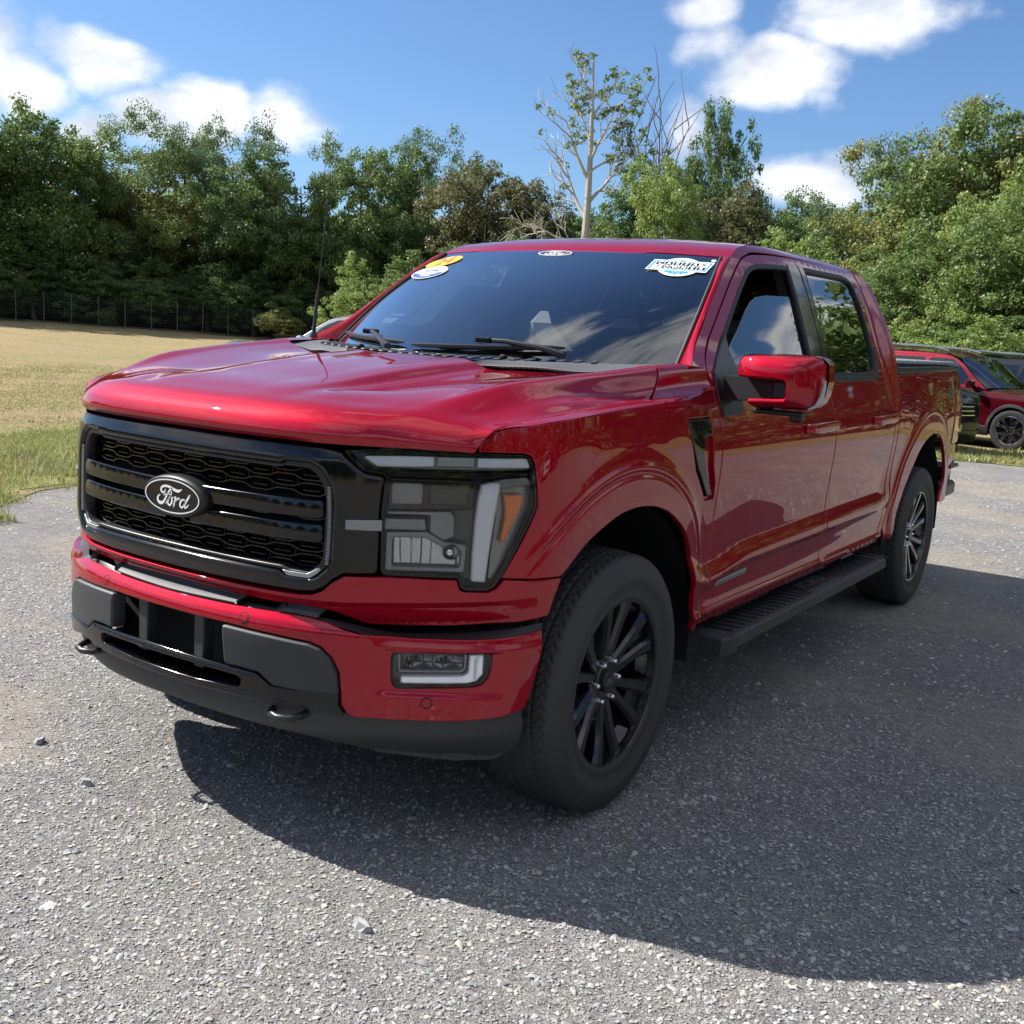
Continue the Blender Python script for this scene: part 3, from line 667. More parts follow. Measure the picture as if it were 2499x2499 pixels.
# ---- windscreen ----
def WS(a,b,d=0):
    """a in [-1,1] across, b in [0,1] up"""
    a=np.asarray(a,float);b=np.asarray(b,float)
    x=a*(.810+(.688-.810)*b+.012*np.sin(np.pi*b)); base_y=.285+.340*np.abs(a)**2.0; base_z=1.362+.026*a*a; top_y=1.138+.068*a*a; top_z=1.824-.018*a*a
    y=base_y+(top_y-base_y)*b; z=base_z+(top_z-base_z)*b+.016*np.sin(np.pi*b); y=y-.013*np.sin(np.pi*b)
    P_=np.stack([x,y,z],-1)
    if np.any(d!=0): P_=P_+np.array([0,-.48,.88])*np.asarray(d)[...,None] if np.ndim(d) else P_+np.array([0,-.48,.88])*d
    return P_
A_,B_=np.meshgrid(np.linspace(0,1,30),np.linspace(0,1,30),indexing='ij')
Gw=WS(A_,B_)
ws=netmesh('windscreen',Gw,'windshield_glass',T,lip=0,mirror=True)
Ain=.96
def wsband(name,fa,mat,d=-.006):
    V_=[];Fb=[]
    fa=[(a,b) for a,b in fa]; return panel(name,WS,fa,mat,ws,d=d,gu=.2,gv=.1,step=.05,lip=.001,rnd=.0005)
# black ceramic band inside the glass edge
outer=[(-1,.0),(1,.0),(1,1),(-1,1)]; inn=[(-.93,.10),(.93,.10),(.955,.5),(.94,.93),(.20,.935),(.17,.86),(-.17,.86),(-.20,.935),(-.94,.93),(-.955,.5)]
panel('glass_border',WS,outer,'deep_black',ws,holes=[roundc(inn,.03)],d=-.006,gu=.2,gv=.1,step=.05,lip=.001,rnd=.0005)
# windscreen rubber at the pillars
for sd in(1,-1):
    b=MB(); b.tube([np.array(WS(.997,t,.003))*[sd,1,1] for t in np.linspace(0,1,14)],.0065,6); b.build('glass_seal','rubber_seal',ws)
# ================= front of the truck =================
def solid(name,F,o,mat,par,d0=0,th=.02,rnd=.003,holes=(),side=1,gu=.03,gv=.02,step=.01):
    return panel(name,F,o,mat,par,holes=holes,d=d0,lip=th,rnd=rnd,gu=gu,gv=gv,side=side,step=step)
# --- grille ---
gs=[(0,1.155),(.38,1.152),(.50,1.151),(.530,1.148),(.558,1.142),(.575,1.124),(.597,1.104),(.622,1.087),(.676,1.080),(.668,1.05),(.663,.985),(.665,.90),(.664,.82),(.575,.815),(.545,.795),(.522,.768),(.497,.755),(.46,.750),(.2,.747),(0,.746)]
ringo=[(0,1.096),(.385,1.096),(.402,1.107),(.474,1.107),(.508,1.088),(.536,1.048),(.543,1.005),(.540,.856),(.529,.826),(.503,.801),(.483,.789),(.413,.788),(.390,.805),(0,.805)]
ringi=[(0,1.083),(.376,1.083),(.392,1.089),(.468,1.088),(.494,1.072),(.514,1.040),(.520,1.003),(.517,.857),(.508,.836),(.487,.818),(.474,.811),(.418,.811),(.395,.818),(0,.818)]
sur=roundc(sym(gs),.012)
grille=thing('x','x','x'); grille.name='grille'; grille.parent=T
for k in('label','category'): del grille[k]
def Wg(s,z,d=0): # grille surround swells towards its middle line
    z=np.asarray(z,float); return W(s,z,d+.012-.9*np.maximum(0,z-1.115)**1.0*.35-.010*ss(.79,.752,z))
panel('grille_surround',Wg,sur,'gloss_black',grille,holes=[sym(ringo)],d=.006,lip=.05,rnd=.012,gu=.02,gv=.012,step=.008,hole_lip=.04)
br=panel('grille_bracket',W,inset(resample(np.array(sym(ringo))[::-1] if area2(np.array(sym(ringo)))<0 else sym(ringo),.01),.001),'satin_black',grille,holes=[sym(ringi)],d=.004,lip=.05,rnd=.005,gu=.05,gv=.01,step=.008,hole_lip=.03)
# bright feet at the lower corners, fine teeth down the sides
for sd in(1,-1):
    solid('bracket_foot',W,roundc([(.397,.808),(.414,.793),(.482,.793),(.501,.806),(.515,.820),(.508,.826),(.486,.812),(.474,.806),(.418,.806)],.003),'silver_plastic',grille,.008,.01,.002,side=sd,gu=.02,gv=.01)
    b=MB()
    for k in range(34):
        z=.838+k*.0062; s=.531+ .004*math.sin((z-.83)/.21*math.pi)
        if z>1.045: s-=(z-1.045)*.6
        q=W(s,z,.006); b.box(np.array(q)*[sd,1,1],(.006,.004,.0017))
    b.build('bracket_teeth','satin_silver',grille,False)
# honeycomb insert: flattened hexagon outlines with depth
def hexmesh(zs0,nrows,name):
    b=MB(); px=.0865; rowh=.0205
    def P_(s,z,d): return np.array(W(s,z,d))
    def bar(p,q,w=.0016):
        n=2; A=[];
        for t in(0,1):
            s=p[0]+(q[0]-p[0])*t; z=p[1]+(q[1]-p[1])*t
            dx,dz=q[0]-p[0],q[1]-p[1]; l=math.hypot(dx,dz); nx,nz=-dz/l*w,dx/l*w
            for (a,dd) in((1,-.030),(1,-.062),(-1,-.062),(-1,-.030)): A.append(P_(s+nx*a,z+nz*a,dd))
        b.add(A,[(0,1,5,4),(1,2,6,5),(2,3,7,6),(3,0,4,7)])
    half=8
    for r in range(nrows+1):
        z=zs0+r*rowh
        for k in range(-half,half):
            # zigzag line: flat, slope, flat ...
            x0=k*px; up=((k+r)%2==0); za=z+(.0055 if up else -.0055); zb=z+(-.0055 if up else .0055)
            x1=x0+px*.62; x2=x0+px
            if abs(x0+px/2)<.515:
                bar((x0,za),(x1,za)); bar((x1,za),(x2,zb))
                if r<nrows and up==False or (r<nrows and r%1==0 and not up): pass
                if r<nrows:
                    if up: bar((x0+px*.31,za),(x0+px*.31,z+rowh-.0055),.0007)
                    else: bar((x1+px*.19,z),(x1+px*.19,z+rowh),.0007)
                if not up: # short second lip below the flats
                    bar((x0,za+.0125),(x1,za+.0125),.0011)
    return b.build(name,'gloss_black',grille,False)
hexmesh(.823,3,'honeycomb'); hexmesh(1.016,3,'honeycomb'); hexmesh(.952,0,'honeycomb')
bk=[(0,1.10),(.53,1.10),(.535,.80),(0,.80)]
panel('radiator_shade',W,sym(bk),'deep_black',grille,d=-.075,gu=.1,gv=.1,step=.05,lip=.002)
for sd in(1,-1):
    b=MB(); b.box(np.array(W(.532,.95,-.05))*[sd,1,1],(.004,.03,.13)); b.build('grille_side_wall','deep_black',grille,False)
# two cross bars, each in a left and a right piece
def barface(s,z,d=0,z0=0,h=.02):
    z=np.asarray(z,float); t=(z-z0)/h; return W(s,z,d-.010*np.clip(t,0,1)**2)
for (zl,zh) in((.952,1.000),(.887,.935)):
    for sd in(1,-1):
        F=lambda s,z,d=0,zm=(zl+zh)/2: W(s,z,d+.010-.22*np.maximum(0,np.asarray(z)-zh+.020)-.05*np.maximum(0,zh-np.asarray(z)))
        panel('grille_bar',F,roundc([(.05,zl),(.505,zl+.004),(.515,zl+.014),(.515,zh-.002),(.505,zh+.006),(.05,zh)],.006),'gloss_black',grille,d=-.004,lip=.035,rnd=.005,gu=.04,gv=.005,side=sd,step=.006)
        panel('grille_bar_lip',F,[(.07,zl+.004),(.50,zl+.008),(.50,zl+.012),(.07,zl+.008)],'satin_black',grille,d=-.0035,lip=.002,rnd=.0005,gu=.1,gv=.01,side=sd) if False else None
# emblem
emb=MB()
prof=[(-.03,1.12),(.002,1.12),(.012,1.10),(.018,1.05),(.0195,.98),(.018,.93),(.015,.915)]
def EM(x,z,y): return (x,y,z)
t=np.linspace(0,2*math.pi,72,endpoint=False); V_=[]
for dd,k in prof:
    V_.append(np.stack([(.120+.012*(k-1)/.12)*np.cos(t) if k>=1 else .1195*k*np.cos(t)+0,np.full(72,-.889-dd),.957+((.049+.012*(k-1)/.12) if k>=1 else .0485*k)*np.sin(t)],1))
V_=np.concatenate(V_); m=72; F_=[]
for i in range(len(prof)-1):
    for j in range(m): k=(j+1)%m; F_.append((i*m+j,i*m+k,(i+1)*m+k,(i+1)*m+j))
emb.add(V_,F_); embo=emb.build('emblem','satin_black',grille)
plate=MB(); V_,F_=poly2d(ell(0,.957,.1165,.0485,64)); plate.add(np.stack([V_[:,0],-.9090-0*V_[:,0],V_[:,1]],1),F_); plate.build('emblem_plate','gloss_black',embo,False)
FORD={'F1':([(-.0281,.9732),(-.0310,.9668),(-.0385,.9636),(-.0461,.9688),(-.0443,.9774),(-.0300,.9836),(-.011,.9830),(.0046,.9790),(.0201,.9754),(.0324,.9768),(.0430,.9826)],[.0022,.0024,.0030,.0036,.0034,.0034,.0036,.0040,.0044,.0034,.0008]),
'F2':([(-.000,.980),(-.0093,.9736),(-.017,.9642),(-.0248,.9528),(-.0325,.9413),(-.0419,.9337),(-.053,.9332),(-.061,.9395),(-.0602,.9491),(-.0515,.9557)],[.0024,.0028,.0028,.0030,.0034,.0044,.0046,.0038,.0030,.0020]),
'F3':([(-.0358,.956),(-.0264,.9604),(-.0139,.9626),(-.0045,.9606),(-.0010,.9650),(-.0023,.9704),(-.006,.968)],[.0012,.0018,.0018,.0016,.0016,.0014,.001]),
'o':([(-.0262,.9328),(-.0184,.9432),(-.0091,.9539),(-.0005,.9509),(-.0004,.9405),(-.0081,.9311),(-.0168,.9341),(-.0150,.9448),(-.006,.9540),(.0080,.9536)],[.0014,.0018,.0024,.0030,.0032,.0030,.0028,.0026,.0018,.0014]),
'r':([(.008,.9536),(.0165,.9558),(.012,.9422),(.0075,.9296)],[.0014,.003,.0032,.0030]),
'r2':([(.012,.9391),(.0204,.9496),(.0286,.9550),(.0335,.9520)],[.0014,.0018,.0026,.0024]),
'd':([(.0556,.9533),(.045,.9529),(.0359,.9434),(.036,.9341),(.0437,.931),(.0528,.9406),(.0590,.9520)],[.0020,.0026,.0032,.0032,.0026,.0018,.0016]),
'd2':([(.0752,.9683),(.0648,.9546),(.0558,.941),(.0544,.9325),(.062,.9336),(.0718,.9422)],[.0034,.0034,.0032,.0030,.0022,.0012])}
def script(scale=1,cz=.957,ox=.004):
    L_=[]
    for p,w in FORD.values():
        p=np.array(p)-[0,cz]; k=np.arange(len(p)); _,q=herm(k,p,len(p)*7); _,ww=herm(k,np.array(w),len(p)*7)
        tt=np.gradient(q,axis=0); tt/=np.linalg.norm(tt,axis=1)[:,None]+1e-9; n=np.stack([-tt[:,1],tt[:,0]],1)
        a=q+n*ww[:,None]; b=q-n*ww[:,None]; N_=len(q); V=np.concatenate([a,b])*scale; V=np.concatenate([V,np.zeros((2*N_,1))],1)
        L_.append((V,[(i,i+N_,i+1+N_,i+1) for i in range(N_-1)]))
        for e in(0,-1):
            c=ell(q[e,0],q[e,1],abs(ww[e]),abs(ww[e]),10)*scale; L_.append((np.concatenate([c,np.zeros((10,1))],1),[tuple(range(10))]))
    return join2d(L_)
def eplace(x,y): return np.stack([x,np.full_like(x,-.9095),y+.957],1),np.array([[0,-1,0]]).repeat(len(x),0)
decal('emblem_script',script(),eplace,'white_print',embo,.0006)
decal('emblem_ring',ring2d(ell(0,0,.1165,.0485,64),ell(0,0,.1125,.0448,64)),eplace,'white_print',embo,.0012)
# --- headlamps ---
HL=roundc(HEAD,.012)
for sd in(1,-1):
    h=panel('headlight',W,HL,'headlamp_dark',T,d=-.055,gu=.04,gv=.03,side=sd,lip=.01)
    # side walls of the housing
    ho=resample(np.asarray(HL) if area2(np.asarray(HL))>0 else np.asarray(HL)[::-1],.012); a=W(ho[:,0],ho[:,1],-.056); b_=W(ho[:,0],ho[:,1],-.004); n=len(ho); V_=np.concatenate([a,b_])*[sd,1,1]
    mk('headlight_housing',V_,[(i,(i+1)%n,(i+1)%n+n,i+n) for i in range(n)],'headlamp_dark',h)
    panel('headlight_rim',W,inset(ho,-.001),'gloss_black',h,holes=[inset(ho,.006)],d=.001,lip=.015,rnd=.001,gu=.05,gv=.05,side=sd)
    panel('headlight_lens',W,inset(ho,.003),'lens_clear',h,d=-.001,lip=.003,rnd=.001,gu=.04,gv=.03,side=sd)
    S=lambda nm,o,m,d,th,r=.003,cr=.004,**k: panel(nm,W,roundc(o,cr),m,h,d=d,lip=th,rnd=r,gu=.03,gv=.02,side=sd,**k)
    S('running_light',[(.605,1.128),(.70,1.136),(.90,1.141),(1.058,1.142),(1.067,1.128),(1.070,1.112),(.94,1.108),(.78,1.103),(.655,1.101),(.635,1.107)],'headlamp_grey',-.014,.03)
    S('running_light_strip',[(.612,1.131),(.75,1.137),(.80,1.138),(.80,1.112),(.74,1.108),(.652,1.105)],'light_pipe',-.004,.008)
    S('running_light_strip',[(.808,1.138),(.908,1.141),(.908,1.115),(.808,1.112)],'silver_plastic',-.010,.006)
    S('running_light_strip',[(.915,1.141),(1.055,1.143),(1.066,1.118),(.915,1.115)],'light_pipe',-.004,.008)
    S('lamp_shelf',[(.69,1.094),(.93,1.100),(1.072,1.104),(1.076,1.096),(.93,1.088),(.69,1.084)],'gloss_black',-.010,.03)
    S('upper_lamp',[(.684,1.076),(.918,1.080),(.908,1.000),(.678,.988)],'gloss_black',-.016,.03,.006,.008)
    S('projector_lens',[(.79,1.066),(.90,1.068),(.892,1.012),(.79,1.008)],'headlamp_dark',-.012,.006,.005,.01)
    S('projector_lens',[(.69,1.064),(.775,1.066),(.775,1.008),(.69,1.004)],'headlamp_grey',-.0135,.006,.005,.01)
    S('lamp_bar',[(.676,.968),(.784,.972),(.788,.940),(.676,.937)],'headlamp_grey',-.008,.03,.004)
    S('lamp_bezel',[(.682,.984),(.85,.992),(.862,.975),(.862,.925),(.835,.912),(.795,.934),(.795,.978),(.682,.976)],'headlamp_grey',-.026,.02)
    S('lower_lamp',[(.680,.930),(.790,.936),(.838,.911),(.898,.905),(.894,.828),(.680,.822)],'headlamp_grey',-.020,.03,.004,.006,holes=[roundc([(.700,.915),(.785,.918),(.832,.895),(.882,.890),(.880,.842),(.700,.838)],.008)],hole_lip=.03)
    S('lamp_reflector',[(.700,.915),(.785,.918),(.832,.895),(.882,.890),(.880,.842),(.700,.838)],'reflector',-.044,.004)
    c=np.array(W(.852,.884,-.022))*[sd,1,1]; b=MB()
    u=np.linspace(0,math.pi/2,8); b.lathe([(-.022*math.cos(a_)*.9,.0215*math.sin(a_)) for a_ in u]+[(.006,.0235),(.012,.0235)],24,'y'); b.v[-1]+=c
    b.build('projector','chrome',h)
    S('light_guide',[(.928,1.070),(.950,1.077),(.982,1.079),(.975,1.02),(.966,.95),(.958,.87),(.953,.806),(.912,.808),(.912,.88),(.915,.97),(.920,1.03)],'light_pipe',-.003,.03,.007,.008)
    S('light_guide_arm',[(.955,1.078),(.990,1.086),(1.060,1.092),(1.072,1.084),(1.076,1.070),(1.02,1.066),(.985,1.060)],'headlamp_grey',-.014,.02)
    S('side_reflector',[(.990,1.052),(1.000,1.045),(1.048,1.048),(1.046,1.020),(1.036,.992),(1.016,.955),(1.000,.922),(.985,.915),(.990,.94),(.998,.985),(.997,1.01)],'amber_lens',-.005,.015,.004)
    S('lamp_side_box',[(.972,1.058),(1.08,1.088),(1.083,1.01),(1.036,.915),(.975,.81),(.962,.81),(.966,.88),(.976,.98)],'headlamp_grey',-.030,.02)
    # the slim lamp bar runs on across the black grille surround
    panel('surround_lamp_bar',Wg,roundc([(.578,.963),(.672,.967),(.672,.938),(.578,.937)],.003),'headlamp_grey',h,d=.009,lip=.008,rnd=.002,gu=.03,gv=.02,side=sd)
# --- painted panel under the grille ---
hd=[(0,.7415),(.247,.742),(.447,.745),(.492,.7495),(.520,.763),(.545,.789),(.577,.809),(.66,.811),(.876,.812),(.884,.786),(.895,.781),(.960,.781),(.980,.791),(1.000,.816),(1.084,.811),(1.186,.809),(1.163,.757),(1.148,.706),(1.05,.692),(.96,.687),(.86,.677),(.759,.673),(.66,.671),(.625,.676),(.59,.689),(.559,.701),(.52,.708),(.474,.711),(.247,.707),(0,.712)]
def Wh(s,z,d=0):
    z=np.asarray(z,float); a=np.abs(s); zc_=np.interp(a,[0,.45,.56,.76,.93,1.15],[.735,.736,.738,.746,.757,.77])
    t=np.clip((zc_-z)/.05,0,1.2); return W(s,z,d+.010-.018*t*(1-.8*ss(1.0,1.15,a))-.008*ss(-.002,.018,zc_-z)*(1-ss(.9,1.1,a))-.004*ss(1.0,1.15,a))
panel('front_header_panel',Wh,roundc(sym(hd),.004),'red_paint',T,d=.0,lip=.03,rnd=.004,gu=.02,gv=.003,step=.008)
# dark channel and step pad on top of the bumper
n=120; su=np.linspace(-1.14,1.14,n)
zb=np.interp(abs(su),[0,.45,.52,.58,.64,.76,.96,1.14],[.700,.700,.695,.688,.668,.665,.678,.695])
zf=np.interp(abs(su),[0,.2,.45,.50,.58,.64,.76,1.03,1.18],[.682,.684,.688,.686,.676,.656,.654,.660,.668])
r0=W(su,zb,-.010); r2=Bm(np.interp(su,[-1.14,1.14],[-1.17,1.17]),zf,-.012); r1=(r0+r2)/2+[0,0,.001]
G=netgrid([r0[::6].tolist()+[r0[-1].tolist()],r1[::6].tolist()+[r1[-1].tolist()],r2[::6].tolist()+[r2[-1].tolist()]],8,160)
netmesh('bumper_channel',G-np.array([0,0,.010]),'dark_plastic',T,lip=0,flip=True)
for a0,a1 in((-.475,-.455),(-.290,.255),(.400,.52)):
    k=np.linspace(a0,a1,24)
    b0=W(k,np.full(24,.7005),-.016); b2=Bm(k,np.interp(abs(k),[0,.45,.52],[.684,.690,.686]),-.006); 
    netmesh('step_pad',netgrid([b0,(b0+b2)/2+[0,0,.003],b2],8,60),'pad_plastic',T,lip=.01,edges='nsew',flip=True)
# --- bumper ---
bo=[(0,.686),(.20,.687),(.45,.690),(.50,.688),(.555,.681),(.60,.668),(.645,.659),(.785,.656),(.95,.658),(1.05,.662),(1.176,.669),(1.168,.61),(1.150,.55),(1.135,.50),(1.118,.455),(1.040,.438),(.95,.431),(.875,.428),(.75,.425),(.640,.425),(.620,.434),(.601,.455),(.600,.50),(.595,.55),(.575,.588),(.545,.614),(.510,.625),(.40,.631),(.247,.638),(.12,.639),(0,.640)]
FOG=[(.738,.611),(.85,.616),(1.000,.620),(1.008,.612),(1.008,.585),(1.000,.550),(.985,.532),(.962,.524),(.755,.512),(.742,.518),(.735,.534),(.733,.60)]
def Bf(s,z,d=0):
    z=np.asarray(z,float); a=np.abs(s)
    o=-.006*ss(.625,.650,z)*ss(.66,.74,a)
    # scoop round the fog lamp
    w_=ss(.68,.73,a)*(1-ss(1.01,1.06,a)); o=o-.010*w_*ss(.488,.510,z)*(1-ss(.614,.630,z))
    return Bm(s,z,d+o)
sens=[]
panel('bumper',Bf,roundc(sym(bo),.006),'red_paint',T,holes=[roundc(FOG,.01),[(-u,v) for u,v in roundc(FOG,.01)]],d=0,lip=.03,rnd=.004,gu=.018,gv=.003,step=.01,hole_lip=.02)
for u,v in((.303,.660),(-.303,.660),(.834,.479),(-.834,.479)):
    u_=u
    panel('parking_sensor',Bf,ell(u_,v,.0125,.0125,24),'red_paint',T,d=.0015,lip=.006,rnd=.002,gu=.01,gv=.01,step=.005)
    panel('sensor_gap',Bf,ell(u_,v,.0165,.0165,24),'deep_black',T,holes=[ell(u_,v,.0135,.0135,24)],d=.0006,lip=.001,rnd=.0004,gu=.02,gv=.02,step=.005)
for sd in(1,-1):
    fo=resample(roundc(FOG,.01)[::-1] if area2(roundc(FOG,.01))<0 else roundc(FOG,.01),.008)
    fl=panel('fog_light',Bf,inset(fo,-.002),'headlamp_dark',T,d=-.034,lip=.005,gu=.04,gv=.03,side=sd)
    n=len(fo); V_=np.concatenate([Bf(fo[:,0],fo[:,1],-.036),Bf(fo[:,0],fo[:,1],-.002)])*[sd,1,1]
    mk('fog_light_bezel',V_,[(i,(i+1)%n,(i+1)%n+n,i+n) for i in range(n)],'headlamp_grey',fl)
    S=lambda nm,o,m,d,th,r=.003,cr=.006,**k: panel(nm,Bf,roundc(o,cr),m,fl,d=d,lip=th,rnd=r,gu=.03,gv=.02,side=sd,step=.008,**k)
    S('fog_light_guide',[(.985,.617),(.985,.56),(.968,.541),(.945,.534),(.765,.526),(.758,.531),(.760,.549),(.93,.558),(.942,.566),(.944,.616)],'light_pipe',-.004,.02,.005)
    S('fog_lamp_frame',[(.748,.608),(.940,.615),(.938,.570),(.925,.560),(.752,.553)],'headlamp_grey',-.016,.016,.003,.006,holes=[[(.758,.605),(.930,.611),(.930,.575),(.920,.568),(.758,.562)]],hole_lip=.014)
    b=MB()
    for i in range(6):
        for j in range(2):
            u0=.764+i*.0275; v0=.566+j*.0215; q=[(u0,v0,-.018),(u0+.024,v0+.001,-.018),(u0+.024,v0+.019,-.018),(u0,v0+.018,-.018)]
            tilt=[(-.030,-.020),(-.022,-.032),(-.034,-.024)][(i+j)%3]
            P4=[np.array(Bf(*q[0][:2],tilt[0]))*[sd,1,1],np.array(Bf(*q[1][:2],tilt[1]))*[sd,1,1],np.array(Bf(*q[2][:2],tilt[1]+.006))*[sd,1,1],np.array(Bf(*q[3][:2],tilt[0]+.006))*[sd,1,1]]
            b.add(P4,[(0,1,2,3)])
    b.build('fog_reflector','chrome',fl,False)
    panel('fog_light_lens',Bf,inset(fo,.003),'lens_clear',fl,d=-.004,lip=.003,rnd=.001,gu=.05,gv=.03,side=sd)
    # grained black insert
    S=lambda nm,o,m,d,th,r,cr: panel(nm,Bm,roundc(o,cr),m,T,d=d,lip=th,rnd=r,gu=.025,gv=.01,side=sd,step=.01)
    S('bumper_insert',[(.236,.633),(.252,.634),(.40,.628),(.508,.621),(.542,.611),(.571,.586),(.590,.55),(.596,.50),(.596,.474),(.405,.487),(.362,.518),(.300,.523),(.246,.523)],'grained_plastic',.010,.045,.008,.014)
# centre opening
panel('intake_shade',Bm,sym([(0,.645),(.25,.645),(.25,.44),(0,.44)]),'deep_black',T,d=-.12,gu=.1,gv=.1,step=.05)
b=MB(); b.box((0,-.86,.648),(.25,.06,.008)); b.build('intake_roof','deep_black',T,False)
for sd in(1,-1):
    b=MB(); b.box((sd*.122,-.893,.565),(.020,.020,.085),bev=.003); b.build('intake_post','grained_plastic',T,False)
# glossy lower bars
top=[(0,.5275),(.083,.5265),(.302,.5215),(.352,.518),(.400,.4875),(.500,.488),(.598,.491),(.598,.462),(.618,.428),(.56,.432),(.49,.446),(.43,.452),(.36,.440),(.18,.4375),(0,.4375)]
slot=[(0,.5035),(.14,.5035),(.29,.4985),(.308,.490),(.300,.466),(.14,.459),(0,.4595)]
def Bl(s,z,d=0): z=np.asarray(z,float); return Bm(s,z,d+.012-.9*np.maximum(0,z-.513)-.05*np.maximum(0,.47-z))
panel('lower_bumper_bar',Bl,roundc(sym(top),.008),'gloss_black',T,holes=[roundc(sym(slot),.008)],d=.002,lip=.05,rnd=.005,gu=.03,gv=.006,step=.01,hole_lip=.04)
# air dam
ad=[(0,.444),(.35,.446),(.44,.458),(.50,.452),(.60,.434),(.75,.431),(.90,.434),(1.04,.444),(1.12,.458),(1.135,.40),(1.130,.33),(1.10,.296),(1.06,.284),(.93,.276),(.70,.290),(.55,.318),(.45,.335),(.276,.345),(.1,.352),(0,.355)]
def Ba(s,z,d=0): z=np.asarray(z,float); return Bm(s,z,d-.018+.10*np.maximum(0,.43-z))
panel('air_dam',Ba,roundc(sym(ad),.02),'grained_plastic',T,d=0,lip=.03,rnd=.006,gu=.03,gv=.008,step=.012)
for sd in(1,-1):
    b=MB(); x0=sd*.43; b.tube([(x0-.05,-.80,.420),(x0-.05,-.865,.412),(x0-.038,-.893,.409),(x0,-.905,.408),(x0+.038,-.893,.409),(x0+.05,-.865,.412),(x0+.05,-.80,.420)],.010,12); b.build('tow_hook','satin_black',T)
# --- wing vents ---
def pv(s,z,d=0): return W(s,z,d)
for sd in(1,-1):
    rec=panel('vent_recess',W,[(1.948,1.226),(2.172,1.226),(2.164,1.152),(2.174,1.05),(2.209,.985),(2.219,.926),(2.136,.926),(2.026,1.042),(1.971,1.16)],'red_paint',T,d=-.013,lip=.002,gu=.03,gv=.02,side=sd)
    vt=panel('fender_vent',W,roundc([(1.958,1.217),(2.150,1.219),(2.158,1.212),(2.150,1.158),(2.085,1.155),(2.082,1.085),(2.120,1.02),(2.186,.950),(2.178,.944),(2.140,.944),(2.04,1.048),(2.000,1.11),(1.976,1.165)],.006),'gloss_black',rec,d=.004,lip=.018,rnd=.007,gu=.015,gv=.012,side=sd)
    V_,F_=text2d('F-150',.040,0,.95,.0006)
    if sd>0 or True:
        ux=1 if sd>0 else -1
        def pl_(x,y,sd=sd):
            s=2.075+x*(1 if sd>0 else -1)*1.25; z=1.193+y; p=W(s,z,.004); n=surf_n(W,s,z,.004); return p*[sd,1,1],n*[sd,1,1]
        decal('vent_letters',(V_,F_),pl_,'deep_black',vt,.0012)
# ================= wheels =================
WR=.411
def tyre_mesh():
    n=576; prof=[]  # (x offset from wheel centre plane, radius)
    side=[(-.118,.262),(-.1255,.272),(-.1265,.283),(-.1245,.286),(-.134,.312),(-.1385,.330),(-.1395,.343),(-.1375,.346),(-.1372,.362),(-.134,.366),(-.128,.388),(-.118,.400),(-.108,.4065)]
    xs=np.linspace(-.100,.100,49)
    tread=[(x,.4135-.006*(x/.1)**2) for x in xs]
    prof=side+tread+[(-x,r) for x,r in side[::-1]]
    prof=np.array(prof); m=len(prof); ang=np.linspace(0,2*math.pi,n,endpoint=False)
    X=np.repeat(prof[:,0][:,None],n,1); R=np.repeat(prof[:,1][:,None],n,1); A=np.repeat(ang[None],m,0)
    tr=(np.abs(X)<.109)
    gro=np.zeros_like(X)
    for g in(-.062,-.022,.022,.062): gro=np.maximum(gro,np.clip(1.25-np.abs(X-g-.0015*np.sin(A*72))/.0042,0,1))
    # zig-zag sipes
    ph=(A*72/(2*math.pi)); zz=.28*np.sin(X*160); s1=np.abs(((ph+zz)%1)-.5); sip=np.clip(1-s1/.12,0,1)*(((np.abs(X)>.066)|(np.abs(X)<.058)))*.8
    ph2=(A*144/(2*math.pi)); s2=np.abs(((ph2+zz+.3)%1)-.5); sip2=np.clip(1-s2/.22,0,1)*.30*(np.abs(X)<.1)
    dpt=np.where(np.abs(X)<.1005,np.maximum(gro,np.maximum(sip,sip2)),0)*.0085
    sh=(np.abs(X)>.095)&(np.abs(X)<.125); dpt+=np.where(sh,np.clip(1-s1/.16,0,1)*.0035*np.clip((.128-np.abs(X))/.02,0,1),0)
    R=R-dpt
    R=R+np.where((np.abs(prof[:,1]-.340)<.003)[:,None],0,0)
    V=np.stack([X,R*np.cos(A),R*np.sin(A)],-1).reshape(-1,3)
    V[:,2]=np.maximum(V[:,2],-(WR-.002)) # flat contact patch
    idx=np.arange(m*n).reshape(m,n); j=np.roll(idx,-1,1)
    Fq=np.stack([idx[:-1],idx[1:],j[1:],j[:-1]],-1).reshape(-1,4)
    return V,Fq[:,::-1]
_tv,_tf=tyre_mesh()
